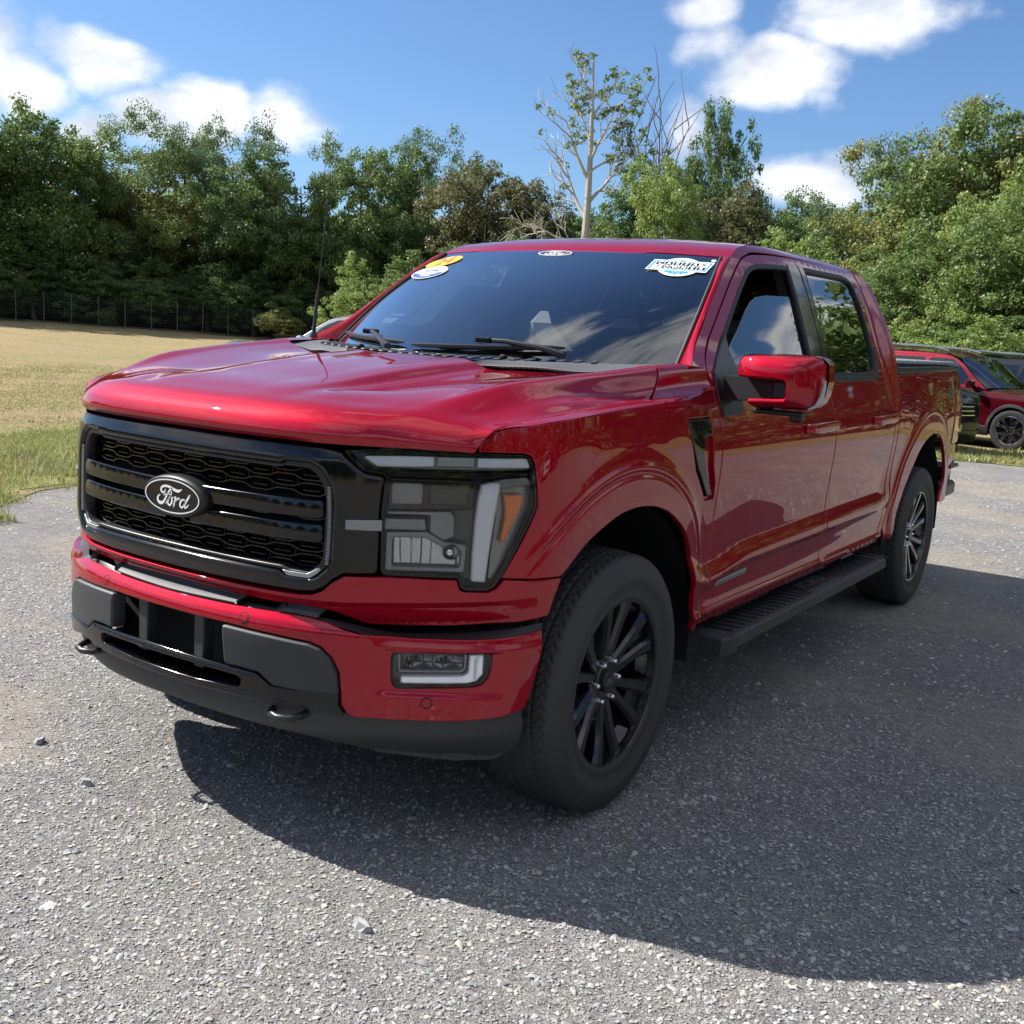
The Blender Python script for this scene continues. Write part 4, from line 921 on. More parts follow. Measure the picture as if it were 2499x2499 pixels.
def wheel(y,x,sd):
    tv=_tv*[1 if sd>0 else -1,1,1]
    w=bpy.data.objects.new('wheel',None); COL.objects.link(w); w.parent=T; w.location=(x*sd,y,WR)
    if sd>0: me=wheel.me.get('t')
    else: me=wheel.me.get('t')
    if me is None:
        o=mk('tyre',_tv,_tf,'tyre_rubber',w); wheel.me['t']=o.data
    else: link('tyre',me,w)
    if 'r' not in wheel.me:
        b=MB(); b.lathe([(.118,.270),(.121,.266),(.119,.259),(.105,.256),(.06,.250),(-.10,.245),(-.118,.262)],72)
        o=b.build('rim','wheel_black',w); wheel.me['r']=o.data
        # spokes: six pairs
        b=MB()
        def sec(r,ac,hw,xo,dp): # cross-section of a spoke at radius r about angle ac
            c,s_=math.cos(ac),math.sin(ac); rad=np.array([0,c,s_]); tan=np.array([0,-s_,c])
            P_=[]
            for u,v in((-.75,-dp),(-1.0,-.012),(-.55,0),(.62,0),(1.0,-.012),(.75,-dp)):
                P_.append(rad*r+tan*(u*hw)+np.array([xo+v,0,0]))
            return P_
        for k in range(6):
            a0=math.radians(60*k+90)
            for e in(-1,1):
                V=[];rs=[(.045,9,.024,.076,.03),(.09,12.5,.0200,.084,.034),(.14,12.2,.0185,.092,.042),(.19,12.2,.0200,.101,.048),(.232,13.2,.0240,.108,.055),(.263,13.8,.0300,.111,.055)]
                for r,dg,hw,xo,dp in rs: V+=sec(r,a0+e*math.radians(dg),hw,xo,dp)
                Fs=[]
                for i in range(len(rs)-1):
                    for j in range(6): k2=(j+1)%6; Fs.append((i*6+j,i*6+k2,(i+1)*6+k2,(i+1)*6+j))
                Fs.append(tuple(range(6))[::-1])
                b.add(V,Fs)
            # stepped pocket web between the two arms near the rim
            V=[]; 
            for r,dg,xo in((.175,6.5,.074),(.215,8.5,.080),(.255,10,.085)):
                for u in(-1,1): an=a0+u*math.radians(dg); V.append((xo,r*math.cos(an),r*math.sin(an)))
            b.add(V,[(0,1,3,2),(2,3,5,4)])
            # small triangular rim pocket between pairs
            a1=a0+math.radians(30); V=[]
            for r,dg,xo in((.225,5,.066),(.262,9,.098)):
                for u in(-1,1): an=a1+u*math.radians(dg); V.append((xo,r*math.cos(an),r*math.sin(an)))
            b.add(V,[(0,1,3,2)])
        b.lathe([(.0,.085),(.066,.083),(.078,.070),(.082,.052),(.080,.045),(.080,.001)],48)
        o=b.build('spokes','wheel_black',w); wheel.me['s']=o.data
        b=MB(); b.lathe([(.078,.034),(.088,.034),(.092,.031),(.0925,.001)],40); o=b.build('centre_cap','satin_black',w); wheel.me['c']=o.data
        V_,F_=script(.27); V2=V_[:,:2]
        V3=np.stack([np.full(len(V2),.0932),V2[:,0],V2[:,1]],1); E_=ring2d(ell(0,0,.030,.0125,40),ell(0,0,.0286,.0115,40)); E3=np.stack([np.full(80,.0932),E_[0][:,0],E_[0][:,1]],1)
        q=MB(); q.add(V3,F_); q.add(E3,E_[1]); o=q.build('cap_script','silver_plastic',w,False); wheel.me['cs']=o.data
        q=MB(); q.lathe([(.058,.009),(.090,.009),(.096,.0055),(.0965,.0005)],12); o=q.build('lug_nut','chrome',w); wheel.me['l']=o.data; COL.objects.unlink(o); bpy.data.objects.remove(o)
        q=MB(); q.lathe([(-.06,.17),(-.02,.17),(-.02,.05),(-.018,.001)],40); o=q.build('brake_disc','satin_silver',w); wheel.me['b']=o.data
        q=MB(); q.lathe([(-.11,.245),(-.105,.02)],40); o=q.build('hub_back','deep_black',w); wheel.me['h']=o.data
    else:
        for n,kk in(('rim','r'),('spokes','s'),('centre_cap','c'),('cap_script','cs'),('brake_disc','b'),('hub_back','h')): link(n,wheel.me[kk],w)
    for k in range(6):
        o=link('lug_nut',wheel.me['l'],w); a=math.radians(60*k+60); o.location=(0,.0675*math.cos(a),.0675*math.sin(a))
    rot=math.radians(random.uniform(-8,8)) if False else math.radians({0:-9,1:14}[1 if y>1 else 0])
    if sd<0: w.rotation_euler=(0,0,math.pi)
    return w
wheel.me={}
for y,x in((0,.868),(3.693,.868)):
    for sd in(1,-1): wheel(y,x,sd)
# wheel houses and under-body
for sd in(1,-1):
    for y0,rr,z0,a0_,a1_ in((.03,.585,.41,12,188),(3.755,.635,.41,0,184)):
        b=MB(); n=24; V_=[]
        for i in range(n+1):
            a=math.radians(a0_+(a1_-a0_)*i/n)
            for x in(.945 if i>3 else .90,.62): V_.append((sd*x,y0-rr*math.cos(a),z0+rr*.96*math.sin(a)))
        b.add(V_,[(2*i,2*i+1,2*i+3,2*i+2) for i in range(n)])
        V_=[(sd*.62,y0,z0)]+[(sd*.62,y0-rr*math.cos(math.radians(a0_+(a1_-a0_)*i/n)),z0+rr*.96*math.sin(math.radians(a0_+(a1_-a0_)*i/n))) for i in range(n+1)]
        b.add(V_,[(0,i+1,i+2) for i in range(n)])
        b.build('wheel_arch_liner','dark_plastic',T)
b=MB(); b.box((0,-.30,.80),(.58,.30,.30)); b.box((0,-.62,.72),(.42,.14,.36)); b.box((0,-.45,.55),(.62,.12,.18)); b.box((0,-.60,.38),(.50,.16,.05)); b.box((0,1.85,.66),(.90,1.22,.22)); b.box((0,.25,.80),(.60,.55,.38)); b.box((0,3.7,.85),(.62,.95,.35)); b.box((0,2.2,.42),(.45,2.6,.09))  # hidden solid boxes; front ones added to block light leaking into the shadow
b.box((.0,0,.40),(.80,.05,.05)); b.box((0,3.693,.41),(.8,.06,.06)); b.build('underbody','deep_black',T,False)
for sd in(1,-1): # mud guard in front of the rear wheel, dark strip behind the doors
    b=MB(); b.box((sd*.86,3.115,.56),(.09,.008,.14)); b.build('mud_guard','dark_plastic',T,False)
    panel('door_gap_lining',W,[(2.17,.48),(4.52,.49),(4.52,1.30),(2.17,1.29)],'deep_black',T,d=-.045,gu=.2,gv=.04,side=sd,lip=.002,step=.05)
    panel('door_gap_lining',W,[(2.16,1.29),(2.30,1.29),(2.31,1.41),(2.45,1.50),(2.87,1.775),(2.98,1.810),(3.56,1.842),(4.35,1.848),(4.42,1.81),(4.44,1.5),(4.50,1.35),(4.52,1.29),(4.58,1.29),(4.59,1.5),(4.58,1.74),(4.46,1.865),(3.5,1.88),(3.0,1.855),(2.86,1.83),(2.62,1.69),(2.25,1.43),(2.17,1.38)],'deep_black',T,d=-.03,gu=.2,gv=.02,side=sd,lip=.002,step=.03)
# ================= bed =================
RARCH=[(4.745,.470),(4.715,.555),(4.745,.640),(4.800,.715),(4.880,.795),(4.967,.862),(5.063,.935),(5.17,.985),(5.29,1.012),(5.384,1.018),(5.49,1.008),(5.600,.975),(5.70,.920),(5.780,.850),(5.835,.770),(5.858,.700),(5.84,.63),(5.80,.565)]
RARCH=[(4.690,.470),(4.716,.555)]+RARCH[3:]
smx=6.33
bedo=[(4.600,.476)]+arcs(RARCH,4)+[(5.86,.555),(6.02,.560),(6.05,.610),(6.065,.70),(6.20,.745),(6.30,.770),(6.33,.80),(6.33,.905),(6.00,.915),(5.985,1.05),(5.975,1.258),(6.28,1.264),(6.28,1.30),(6.22,1.34),(6.15,1.365),(6.07,1.381),(5.5,1.377),(5.0,1.369),(4.60,1.360),(4.598,1.29),(4.592,1.2),(4.587,1.0),(4.578,.80),(4.600,.745),(4.605,.67),(4.578,.59),(4.548,.54)]
fuel=roundc([(4.700,1.075),(4.835,1.062),(4.895,1.235),(4.890,1.242),(4.752,1.240),(4.690,1.15)],.02)
for sd in(1,-1):
    bd=panel('bed_side',W,bedo,'red_paint',T,extra=ringpts(5.317,.405,.755/.695),xfree=lambda G:ringfree(G,5.317,.405,.755/.695),gu=.03,gv=.010,side=sd,lip=.02,step=.014)
    f_=resample(fuel,.01); f_=f_ if area2(f_)>0 else f_[::-1]
    panel('fuel_door_gap',W,f_,'deep_black',bd,holes=[inset(f_,.0035)],d=.0007,lip=.001,rnd=.0004,gu=.1,gv=.1,side=sd) if sd>0 else None
    panel('tail_light',W,roundc([(5.979,1.253),(6.325,1.259),(6.325,.915),(6.006,.921),(5.991,1.05)],.01),'red_lens',T,d=.006,lip=.03,rnd=.006,gu=.02,gv=.03,side=sd)
    panel('tail_light_bar',W,[(6.12,1.20),(6.31,1.20),(6.31,1.13),(6.12,1.13)],'silver_plastic',T,d=.008,lip=.004,rnd=.002,gu=.03,gv=.03,side=sd) if False else None
    panel('rail_cap',W,[(4.600,1.366),(5.5,1.384),(6.06,1.388),(6.10,1.384),(6.12,1.392),(6.07,1.404),(5.5,1.408),(4.600,1.402)],'satin_black',T,d=.004,lip=.06,rnd=.006,gu=.06,gv=.01,side=sd)
    def pl4(x,y,sd=sd):
        s=5.815+x*(1 if sd>0 else -1); z=1.238+y; return W(s,z,0)*[sd,1,1],surf_n(W,s,z)*[sd,1,1]
    decal('bed_decal',text2d('4X4',.105,.15,1.0,.0022),pl4,'decal_grey',bd,.0009)
    b=MB(); b.box((sd*.90,4.62,.60),(.05,.22,.05),bev=.02); b.box((sd*.945,4.66,.758),(.022,.12,.012),bev=.006); b.build('rear_bumper_corner','satin_black',T)
    panel('bumper_corner_trim',W,roundc([(6.10,.752),(6.31,.775),(6.32,.800),(6.10,.772)],.004),'satin_black',T,d=.008,lip=.02,rnd=.003,gu=.04,gv=.02,side=sd)
b=MB(); b.box((0,4.745,1.14),(.80,.035,.235),bev=.02); b.build('tailgate','red_paint',T)
b=MB(); b.box((0,4.84,.66),(.90,.07,.10),bev=.03); b.build('rear_bumper','satin_black',T)
b=MB(); b.box((0,3.86,.95),(.85,.86,.02)); b.box((0,3.05,1.15),(.86,.02,.22)); b.build('bed_floor','deep_black',T,False)
for i in range(3): # tri-fold bed cover
    b=MB(); y0=2.990+i*.592; b.box((0,y0+.294,1.421),(.905,.2905,.0135),bev=.012); b.box((0,y0+.575,1.432),(.86,.012,.004),bev=.003); b.build('bed_cover_panel','tonneau',T)
b=MB(); b.box((.88,3.88,1.404),(.012,.88,.004)); b.box((-.88,3.88,1.404),(.012,.88,.004)); b.build('cover_gasket','deep_black',T,False)
# cab back
V_=[];b=MB(); zz=[.9,1.1,1.3,1.38]; o_=np.array([W(4.56,z,-.012) for z in(.9,1.1,1.25,1.36)]); b.add(np.concatenate([o_,o_*[-1,1,1]]),[(i,i+1,i+5,i+4) for i in range(3)])
for sd in(1,-1):
    o_=np.array([W(4.585,z,-.012) for z in(1.34,1.5,1.65,1.76,1.84)]); i_=o_.copy(); i_[:,0]=[.66,.66,.64,.62,.60]; b.add(np.concatenate([o_,i_])*[sd,1,1],[(i,i+1,i+6,i+5) for i in range(4)])
b.box((0,3.0,1.795),(.66,.012,.03)); b.build('cab_back','red_paint',T)
b=MB(); b.box((0,3.0,1.57),(.66,.004,.21)); b.build('rear_window','car_glass',T,False)
# ================= mirrors =================
def superbox(c,h,n1=5,n2=5,nu=28,nv=18,fn=None):
    V=[];
    for i in range(nv+1):
        ph=-math.pi/2+math.pi*i/nv
        for j in range(nu):
            th=2*math.pi*j/nu
            sp=lambda v,p: math.copysign(abs(v)**p,v)
            e=2/n1;e2=2/n2
            x=sp(math.cos(ph),e)*sp(math.cos(th),e2); y=sp(math.cos(ph),e)*sp(math.sin(th),e2); z=sp(math.sin(ph),e)
            V.append((x*h[0],y*h[1],z*h[2]))
    V=np.array(V); 
    if fn is not None: V=fn(V)
    V=V+np.array(c);F_=[]
    for i in range(nv):
        for j in range(nu):
            k=(j+1)%nu;F_.append((i*nu+j,i*nu+k,(i+1)*nu+k,(i+1)*nu+j))
    return V,F_
# outline of the housing seen from the front (x, z), with the notch where the arm enters
MO=[(1.050,1.368),(1.044,1.395),(1.050,1.425),(1.070,1.441),(1.12,1.448),(1.22,1.452),(1.30,1.452),(1.328,1.445),(1.343,1.425),(1.348,1.37),(1.342,1.325),(1.330,1.295),(1.308,1.278),(1.22,1.270),(1.14,1.265),(1.115,1.272),(1.095,1.288),(1.12,1.290),(1.20,1.296),(1.232,1.300),(1.240,1.312),(1.238,1.355),(1.228,1.364),(1.19,1.367),(1.10,1.367)]
MOr=roundc(MO,.008,3)
def mirror(sd):
    o=resample(np.array(MOr)*1.0,.008); o=o if area2(o)>0 else o[::-1]
    cx,cz=1.20,1.36
    def F(x,z,d=0): # front face bulging forward
        x=np.asarray(x,float);z=np.asarray(z,float)
        bx=np.clip((x-1.195)/.155,-1,1);bz=np.clip((z-1.360)/.095,-1,1)
        y=.600-.060*(1-np.abs(bx)**3.2)*(1-np.abs(bz)**4)**.8+.05*np.maximum(0,bx)**3
        return np.stack([x,y-d,z],-1)
    h=panel('wing_mirror',F,o,'red_paint',T,d=0,lip=.0,rnd=.009,gu=.012,gv=.010,step=.008,side=sd)
    # wrap: sides back to the mirror glass
    out=F(o[:,0],o[:,1],-.0085); n=len(o); bkp=out.copy(); bkp[:,1]=.715; bkp[:,0]=cx+(bkp[:,0]-cx)*.965; bkp[:,2]=cz+(bkp[:,2]-cz)*.97; md=out.copy(); md[:,1]=.64; 
    V_=np.concatenate([out,md,bkp])*[sd,1,1]; F_=[]
    for k in range(2):
        for i in range(n): j=(i+1)%n; f=(k*n+i,k*n+j,(k+1)*n+j,(k+1)*n+i); F_.append(f if sd<0 else f[::-1])
    mk('mirror_shell',V_,F_,'red_paint',h,'auto')
    V2,F2=poly2d(np.stack([bkp[:,0],bkp[:,2]],1)); mk('mirror_glass',np.stack([V2[:,0]*sd,np.full(len(V2),.713),V2[:,1]],1),[f[::-1] for f in F2] if sd>0 else F2,'chrome',h,False)
    b=MB(); b.tube([(sd*1.349,.600,1.375),(sd*1.346,.603,1.35),(sd*1.341,.603,1.318),(sd*1.328,.600,1.290),(sd*1.305,.590,1.276)],[.004,.0075,.008,.0075,.004],8); b.build('indicator_lamp','silver_plastic',h)
    b=MB(); b.box((sd*1.20,.625,1.257),(.085,.03,.008),bev=.005); b.box((sd*1.262,.615,1.246),(.022,.018,.016),bev=.007); b.build('mirror_underside','satin_black',h)
    # arm: fixed part on the door and moving part inside the notch
    b=MB(); 
    V_=[(sd*x,y,z) for x,y,z in[(.955,.78,1.370),(.955,.70,1.362),(.955,.70,1.278),(.955,.80,1.27),(1.165,.69,1.366),(1.165,.618,1.364),(1.165,.618,1.299),(1.165,.69,1.30)]]
    b.add(V_,[(0,1,5,4),(1,2,6,5),(2,3,7,6),(3,0,4,7),(4,5,6,7)]); b.build('mirror_arm','satin_black',T,'auto')
    b=MB(); b.box((sd*1.205,.642,1.332),(.031,.045,.0315),bev=.006); b.build('mirror_pivot','satin_black',h)
for sd in(1,-1): mirror(sd)
for o in [o for o in T.children if o.name.startswith(('wing_mirror','mirror_arm'))]: # the passenger-side mirror is folded in
    if o.data.vertices[0].co.x<0: o.matrix_basis=Matrix.Translation((-1.0,.76,-.02))@Matrix.Rotation(math.radians(-97),4,'Z')@Matrix.Translation((.985,-.70,0))
# ================= running boards =================
for sd in(1,-1):
    x0,x1,y0,y1,zt=.905,1.072,.66,2.79,.428
    V_=[];prof=[(x0,zt-.002),(x1-.012,zt),(x1,zt-.006),(x1+.002,zt-.045),(x1-.010,zt-.056),(x0,zt-.045)]
    b=MB(); ys=[y0+.10,y1-.03]
    for y in ys: V_+= [(sd*x,y,z) for x,z in prof]
    b.add(V_,[(i,(i+1)%6,6+(i+1)%6,6+i) for i in range(6)]+[tuple(range(6)),tuple(range(6,12))[::-1]])
    st=b.build('running_board','grained_plastic',T,False)
    # end caps
    for yy,dy in((y0,.10),(y1,-.03)):
        b=MB(); cap=[(x0,yy+dy),(x0+.03,yy+dy*.35),(x0+.06,yy),(x1-.02,yy),(x1,yy+dy*.45),(x1+.004,yy+dy)] if yy==y0 else [(x0,yy+dy),(x0+.01,yy),(x1-.03,yy+.01),(x1,yy-.012),(x1+.004,yy+dy)]
        n=len(cap); top=[(sd*x,y,zt+.003) for x,y in cap]; up=[(sd*(x+.003*(x>1)),y-.003*(1 if yy==y0 else -1),zt-.006) for x,y in cap]; bot=[(sd*x,y,zt-.060) for x,y in cap]
        b.add(top+up+bot,[tuple(range(n))]+[(i,i+1,n+i+1,n+i) for i in range(n-1)]+[(n+i,n+i+1,2*n+i+1,2*n+i) for i in range(n-1)]+[tuple(range(2*n,3*n))[::-1]]); b.build('end_cap','grained_plastic',st,False)
    # cross treads and raised edge strips
    b=MB(); b.box((sd*(x1-.017),(y0+y1)/2+.03,zt+.0015),(.003,(y1-y0)/2-.07,.0025),bev=.001); b.build('edge_bead','satin_black',st,False)
    tm=None
    for a0,a1 in((.80,1.62),(2.10,2.70)):
        k=0;y=a0
        while y<a1:
            if tm is None:
                b=MB(); b.box((0,0,0),(.058,.0085,.0035),bev=.0025); o=b.build('tread','satin_black',st); tm=o.data
            else: o=link('tread',tm,st)
            o.location=(sd*(.982),y,zt+.002); o.rotation_euler=(0,0,sd*.10); y+=.062
    b=MB(); b.box((sd*.975,1.86,zt+.001),(.055,.20,.002),bev=.0015); b.box((sd*1.035,1.86,zt+.001),(.004,.22,.004),bev=.002); b.box((sd*1.048,1.86,zt+.001),(.004,.22,.004),bev=.002); pd=b.build('name_plate','satin_black',st)
    V2,F2=text2d('FORD',.105,0,1.15,.001)
    def plf(x,y,sd=sd): return np.stack([sd*.975-y*sd*.9*1,1.86+x*sd*1.0,np.full_like(x,zt+.0032)],1),np.array([[0,0,1]]).repeat(len(x),0)
    decal('step_letters',(V2,F2),plf,'pad_plastic',st,.0006)
    b=MB()
    for y in(.95,1.75,2.55): b.box((sd*.80,y,.40),(.13,.03,.02))
    b.build('board_bracket','deep_black',st,False)
# ================= cowl, wipers, aerial =================
def ybase(x): return .285+.340*(abs(x)/.810)**2
xs=np.linspace(0,.83,30)
r0=np.array([(x,yrear(x)+.004,float(zc(yrear(x)))-.018 if x<.5 else np.interp(x,[.5,.86],[1.343,1.372])) for x in xs])
r2=np.array([(x,min(ybase(x),.66)+.01,1.358+.022*(x/.8)**2) for x in xs]); r1=.5*(r0+r2)-[0,0,.006]
netmesh('cowl_panel',netgrid([r0,r1,r2],14,60),'grained_plastic',T,lip=0,flip=True,mirror=True) if False else None
G=netgrid([r0,r1,r2],14,60).transpose(1,0,2)
cw=netmesh('cowl_panel',G,'dark_plastic',T,lip=0,mirror=True)
for sd in(1,-1):
    # smooth leaf-shaped corner plates
    P_=[(.24,.012),(.34,.02),(.50,.03),(.62,.04),(.80,.05)]
    lo=np.array([(x,yrear(x)+.008,r0[int(x/.83*29)][2]+.004) for x in(.29,.37,.5,.62,.74,.84)])
    hi=np.array([(.31,yrear(.31)+.03,1.372),(.40,.235,1.374),(.52,.315,1.378),(.64,.40,1.382),(.74,.49,1.386),(.835,.60,1.392)])
    netmesh('cowl_corner_plate',netgrid([lo,.5*(lo+hi)+[0,0,.004],hi],8,40),'pad_plastic',cw,lip=.008,edges='nsew',flip=True,side=sd)
lm=None
for i in range(25): # louvre slats of the air intake
    x=-.60+i*.05
    if lm is None:
        b=MB(); b.box((0,0,0),(.010,.040,.003),bev=.002); o=b.build('louvre','grained_plastic',cw); lm=o.data
    else: o=link('louvre',lm,cw)
    a=abs(x); o.location=(x,ybase(x)*.62+yrear(x)*.38+.015,1.373+.012*(a/.6)**2); o.rotation_euler=(.06,.10,math.copysign(.5*a,x)*1.2)
b=MB()
for x in(-.33,.33): b.box((x,.235,1.384),(.012,.014,.008),bev=.006)
b.build('washer_jet','deep_black',cw)
def wiper(piv,a0,b0,a1,b1):
    w=MB(); tip=(np.array(WS(a0,b0))+np.array(WS(a1,b1)))/2+np.array([0,-.02,.035])
    p=np.array(piv); m1=p+(tip-p)*.25+[0,-.01,.020]
    w.tube([p+[0,0,-.02],p+[0,0,.012],m1,p+(tip-p)*.7+[0,-.008,.014],tip],[.016,.017,.011,.009,.008],8); o=w.build('wiper_arm','satin_black',T)
    q=MB(); k=np.linspace(0,1,14); pts=np.array([WS(a0+(a1-a0)*t,b0+(b1-b0)*t,.014) for t in k]); q.tube(pts,[.004]+[.009]*12+[.004],6); q.build('wiper_blade','satin_black',o)
    q=MB(); q.tube([pts[3]-[0,0,.010],pts[10]-[0,0,.010]],.0035,4); q.build('blade_rubber','deep_black',o)
    q=MB(); q.box(tip,(.035,.014,.010),bev=.004); q.build('blade_clip','gloss_black',o)
wiper((.47,.40,1.388),-.20,.050,.56,.085); wiper((-.26,.305,1.376),-.93,.060,-.27,.060)
b=MB(); b.lathe([(0,.020),(.03,.017),(.045,.010)],16,'z',(-.868,.535,1.375)); b.tube([(-.868,.535,1.40),(-.867,.548,1.55),(-.866,.554,1.60)],[.0085,.0070,.0045],8); 
pts=[(-.866+.006*t,.554+.050*t,1.60+.49*t) for t in np.linspace(0,1,24)]; b.tube(pts,[.0024 if i%4 else .0032 for i in range(24)],6); b.build('aerial','satin_black',T)
# ================= cabin =================
b=MB()
dash=[(0,.42,1.352),(0,.62,1.372),(0,.86,1.368),(0,.98,1.33),(0,1.03,1.24),(0,1.02,.9)]
V_=[];xs=np.linspace(-.74,.74,25)
for x in xs:
    for (_,y,z) in dash: V_.append((x,y+.20*(x/.74)**2*(1 if y<.6 else .2),z+.022*math.exp(-((x-.37)/.17)**2)*(.75<y<1.0)))
b.add(V_,[(i*6+j,i*6+j+1,(i+1)*6+j+1,(i+1)*6+j) for i in range(24) for j in range(5)]); b.build('dashboard','interior_grey',T)
b=MB(); b.box((.37,.955,1.375),(.17,.10,.028),bev=.02); b.build('instrument_hood','interior_grey',T)
b=MB(); t=np.linspace(0,2*math.pi,40); R_=np.array([(.37+.185*math.cos(a),1.06+.07*math.sin(a),1.29+.165*math.sin(a)) for a in t]); b.tube(R_,.013,8,False); b.box((.37,1.06,1.28),(.06,.03,.05),bev=.02); b.build('steering_wheel','interior_dark',T)
for y0 in(1.62,2.52):
    for x in((.37,-.37) if y0<2 else (.42,-.42,0)):
        b=MB(); b.box((x,y0-.05,.98),(.25,.27,.09),bev=.05); b.box((x,y0+.22,1.28),(.235,.07,.30),bev=.06); b.build('seat','interior_grey',T)
        if x!=0 or y0>2: 
            b=MB(); b.box((x,y0+.25,1.655),(.135,.05,.085),bev=.04); b.box((x,y0+.25,1.57),(.07,.012,.03)); b.build('headrest','interior_dark',T)
b=MB(); b.box((0,1.9,.80),(.86,1.1,.02)); b.box((0,2.10,1.868),(.56,.66,.010),bev=.01); b.build('cabin_lining','interior_dark',T)
for sd in(1,-1):
    panel('door_lining',W,[(2.26,.60),(4.48,.62),(4.48,1.335),(2.26,1.335)],'interior_dark',T,d=-.065,gu=.2,gv=.05,side=sd,lip=.002,step=.06)
    b=MB(); b.add(np.array([W(3.40,1.34,-.04),W(3.55,1.34,-.04),W(3.55,1.84,-.04),W(3.42,1.84,-.04),W(3.40,1.34,-.08),W(3.55,1.34,-.08),W(3.55,1.84,-.08),W(3.42,1.84,-.08)])*[sd,1,1],[(0,1,2,3),(4,5,6,7),(0,1,5,4),(1,2,6,5),(2,3,7,6),(3,0,4,7)]); b.build('centre_pillar','interior_dark',T)
b=MB(); b.box((-.02,1.06,1.685),(.12,.012,.032),bev=.012); b.tube([(0,1.08,1.70),(0,1.10,1.78)],.012,6); b.box((0,1.13,1.79),(.08,.05,.02),bev=.015); mo=b.build('rear_view_mirror','interior_dark',T)
b=MB(); b.box((0,1.006,1.705),(.115,.002,.028)); b.build('mirror_plate','silver_plastic',mo,False) if False else None
# ================= stickers on the windscreen =================
def wsplace(a0,b0,rot=0,sx=1,sy=1):
    p0=WS(a0,b0); ea=WS(a0+.05,b0)-p0; eb=WS(a0,b0+.05)-p0; la=np.linalg.norm(ea)/.05; lb=np.linalg.norm(eb)/.05
    nn=surf_n(WS,np.array([a0]),np.array([b0]))
    def f(x,y):
        u_=x*sx;v_=y*sy; c,s=math.cos(rot),math.sin(rot); ua=u_*c-v_*s; vb=u_*s+v_*c
        return p0+nn*.0035+ua[:,None]*(ea/np.linalg.norm(ea))+vb[:,None]*(eb/np.linalg.norm(eb)),nn.repeat(len(x),0)
    def f_old(x,y):
        c,s=math.cos(rot),math.sin(rot); u=(x*sx)*c-(y*sy)*s; v=(x*sx)*s+(y*sy)*c
        A=a0+u/la;B=b0+v/lb; P_=WS(A,B); return P_,surf_n(WS,A,B)
    return f
def mul(sh,dx,dy,k=1): V,F_=sh; V=V.copy(); V[:,0]=V[:,0]*k+dx; V[:,1]=V[:,1]*k+dy; return V,F_
# report sticker: oval badge behind a slanted two-row name board
pc_=wsplace(.800,.862,0,.86,1.25)
st=decal('history_sticker',poly2d(ell(0,-.006,.098,.068,48)),pc_,'white_print',T,0.00060)
decal('sticker_sunburst',poly2d([(math.cos(a)*(.078 if i%2 else .060)*1.15,-.010+math.sin(a)*(.056 if i%2 else .044)) for i,a in enumerate(np.linspace(0,2*math.pi,36,endpoint=False))]),pc_,'cyan_print',st,0.00080)
decal('sticker_board',poly2d([(-.148,-.036),(.133,-.036),(.148,.040),(-.133,.040)]),pc_,'white_print',st,0.00100)
decal('sticker_board_edge',ring2d(resample(np.array([(-.142,-.031),(.128,-.031),(.142,.035),(-.128,.035)]),1),resample(np.array([(-.131,-.026),(.119,-.026),(.131,.030),(-.119,.030)]),1)),pc_,'cyan_print',st,0.00120)
tiles=[];wh=[];bl=[]
for r,(txt,y) in enumerate((('CARFAX',.015),('1OWNER',-.011))):
    for i,ch in enumerate(txt):
        x=-.102+i*.0405+(.004 if r==0 else 0); inv=ch in 'X1'
        q=[(x-.018,y-.0115),(x+.018,y-.0115),(x+.020,y+.0115),(x-.016,y+.0115)]
        if not inv: tiles.append(poly2d(q))
        (bl if inv else wh).append(mul(text2d(ch,.027,.1,1,.0009),x+.001,y))
decal('sticker_tiles',join2d(tiles),pc_,'black_print',st,0.00140); decal('sticker_letters',join2d(wh),pc_,'white_print',st,0.00170); decal('sticker_letters',join2d(bl),pc_,'black_print',st,0.00170)
decal('sticker_caption',join2d([mul(text2d('CAR',.013),0,.048),mul(text2d('FOX',.013),0,.0375)]),pc_,'blue_print',st,0.00170)
decal('sticker_caption',mul(text2d('CARFAX',.011,.1),0,-.046),pc_,'white_print',st,0.00170)
# model-year oval and certified oval on the passenger side
py=wsplace(-.86,.865,.35,1.0,1.0)
yo=decal('year_sticker',poly2d(ell(0,0,.098,.056,40)),py,'yellow_print',T,0.00060)
decal('year_digits',text2d('24',.10,.15,.95,.004),py,'orange_print',yo,0.00100)
decal('year_rim',ring2d(ell(0,0,.094,.052,40),ell(0,0,.090,.048,40)),py,'orange_print',yo,0.00080)
pc2=wsplace(-.835,.725,.05,1,1)
co_=decal('certified_sticker',poly2d(ell(0,0,.118,.064,44)),pc2,'white_print',T,0.00060)
low=[p for p in ell(0,0,.108,.055,80) if p[1]<-.002]; low=sorted(low,key=lambda p:math.atan2(p[1],p[0])); 
decal('certified_field',poly2d(np.array(low)),pc2,'blue_print',co_,0.00080)
decal('certified_rim',ring2d(ell(0,0,.113,.060,44),ell(0,0,.109,.056,44)),pc2,'blue_print',co_,0.00080)
decal('certified_words',mul(text2d('CERTIFIED',.032,.2,.95,.0008),0,.014),pc2,'blue_print',co_,0.00120)
decal('certified_words',join2d([mul(text2d('PRE-OWNED',.022,.2,1,.0008),0,-.014),mul(text2d('VEHICLE',.019,.2,1,.0008),0,-.034)]),pc2,'white_print',co_,0.00120)
pf=wsplace(-.03,.952,0)
fo_=decal('maker_sticker',ring2d(ell(0,0,.083,.030,44),ell(0,0,.078,.0265,44)),pf,'white_print',T,0.00060)
decal('maker_script',script(.70),pf,'white_print',fo_,0.00060)
pdot=wsplace(.965,.95); decal('sticker_dot',poly2d(ell(0,0,.010,.010,16)),pdot,'white_print',T,0.00060)
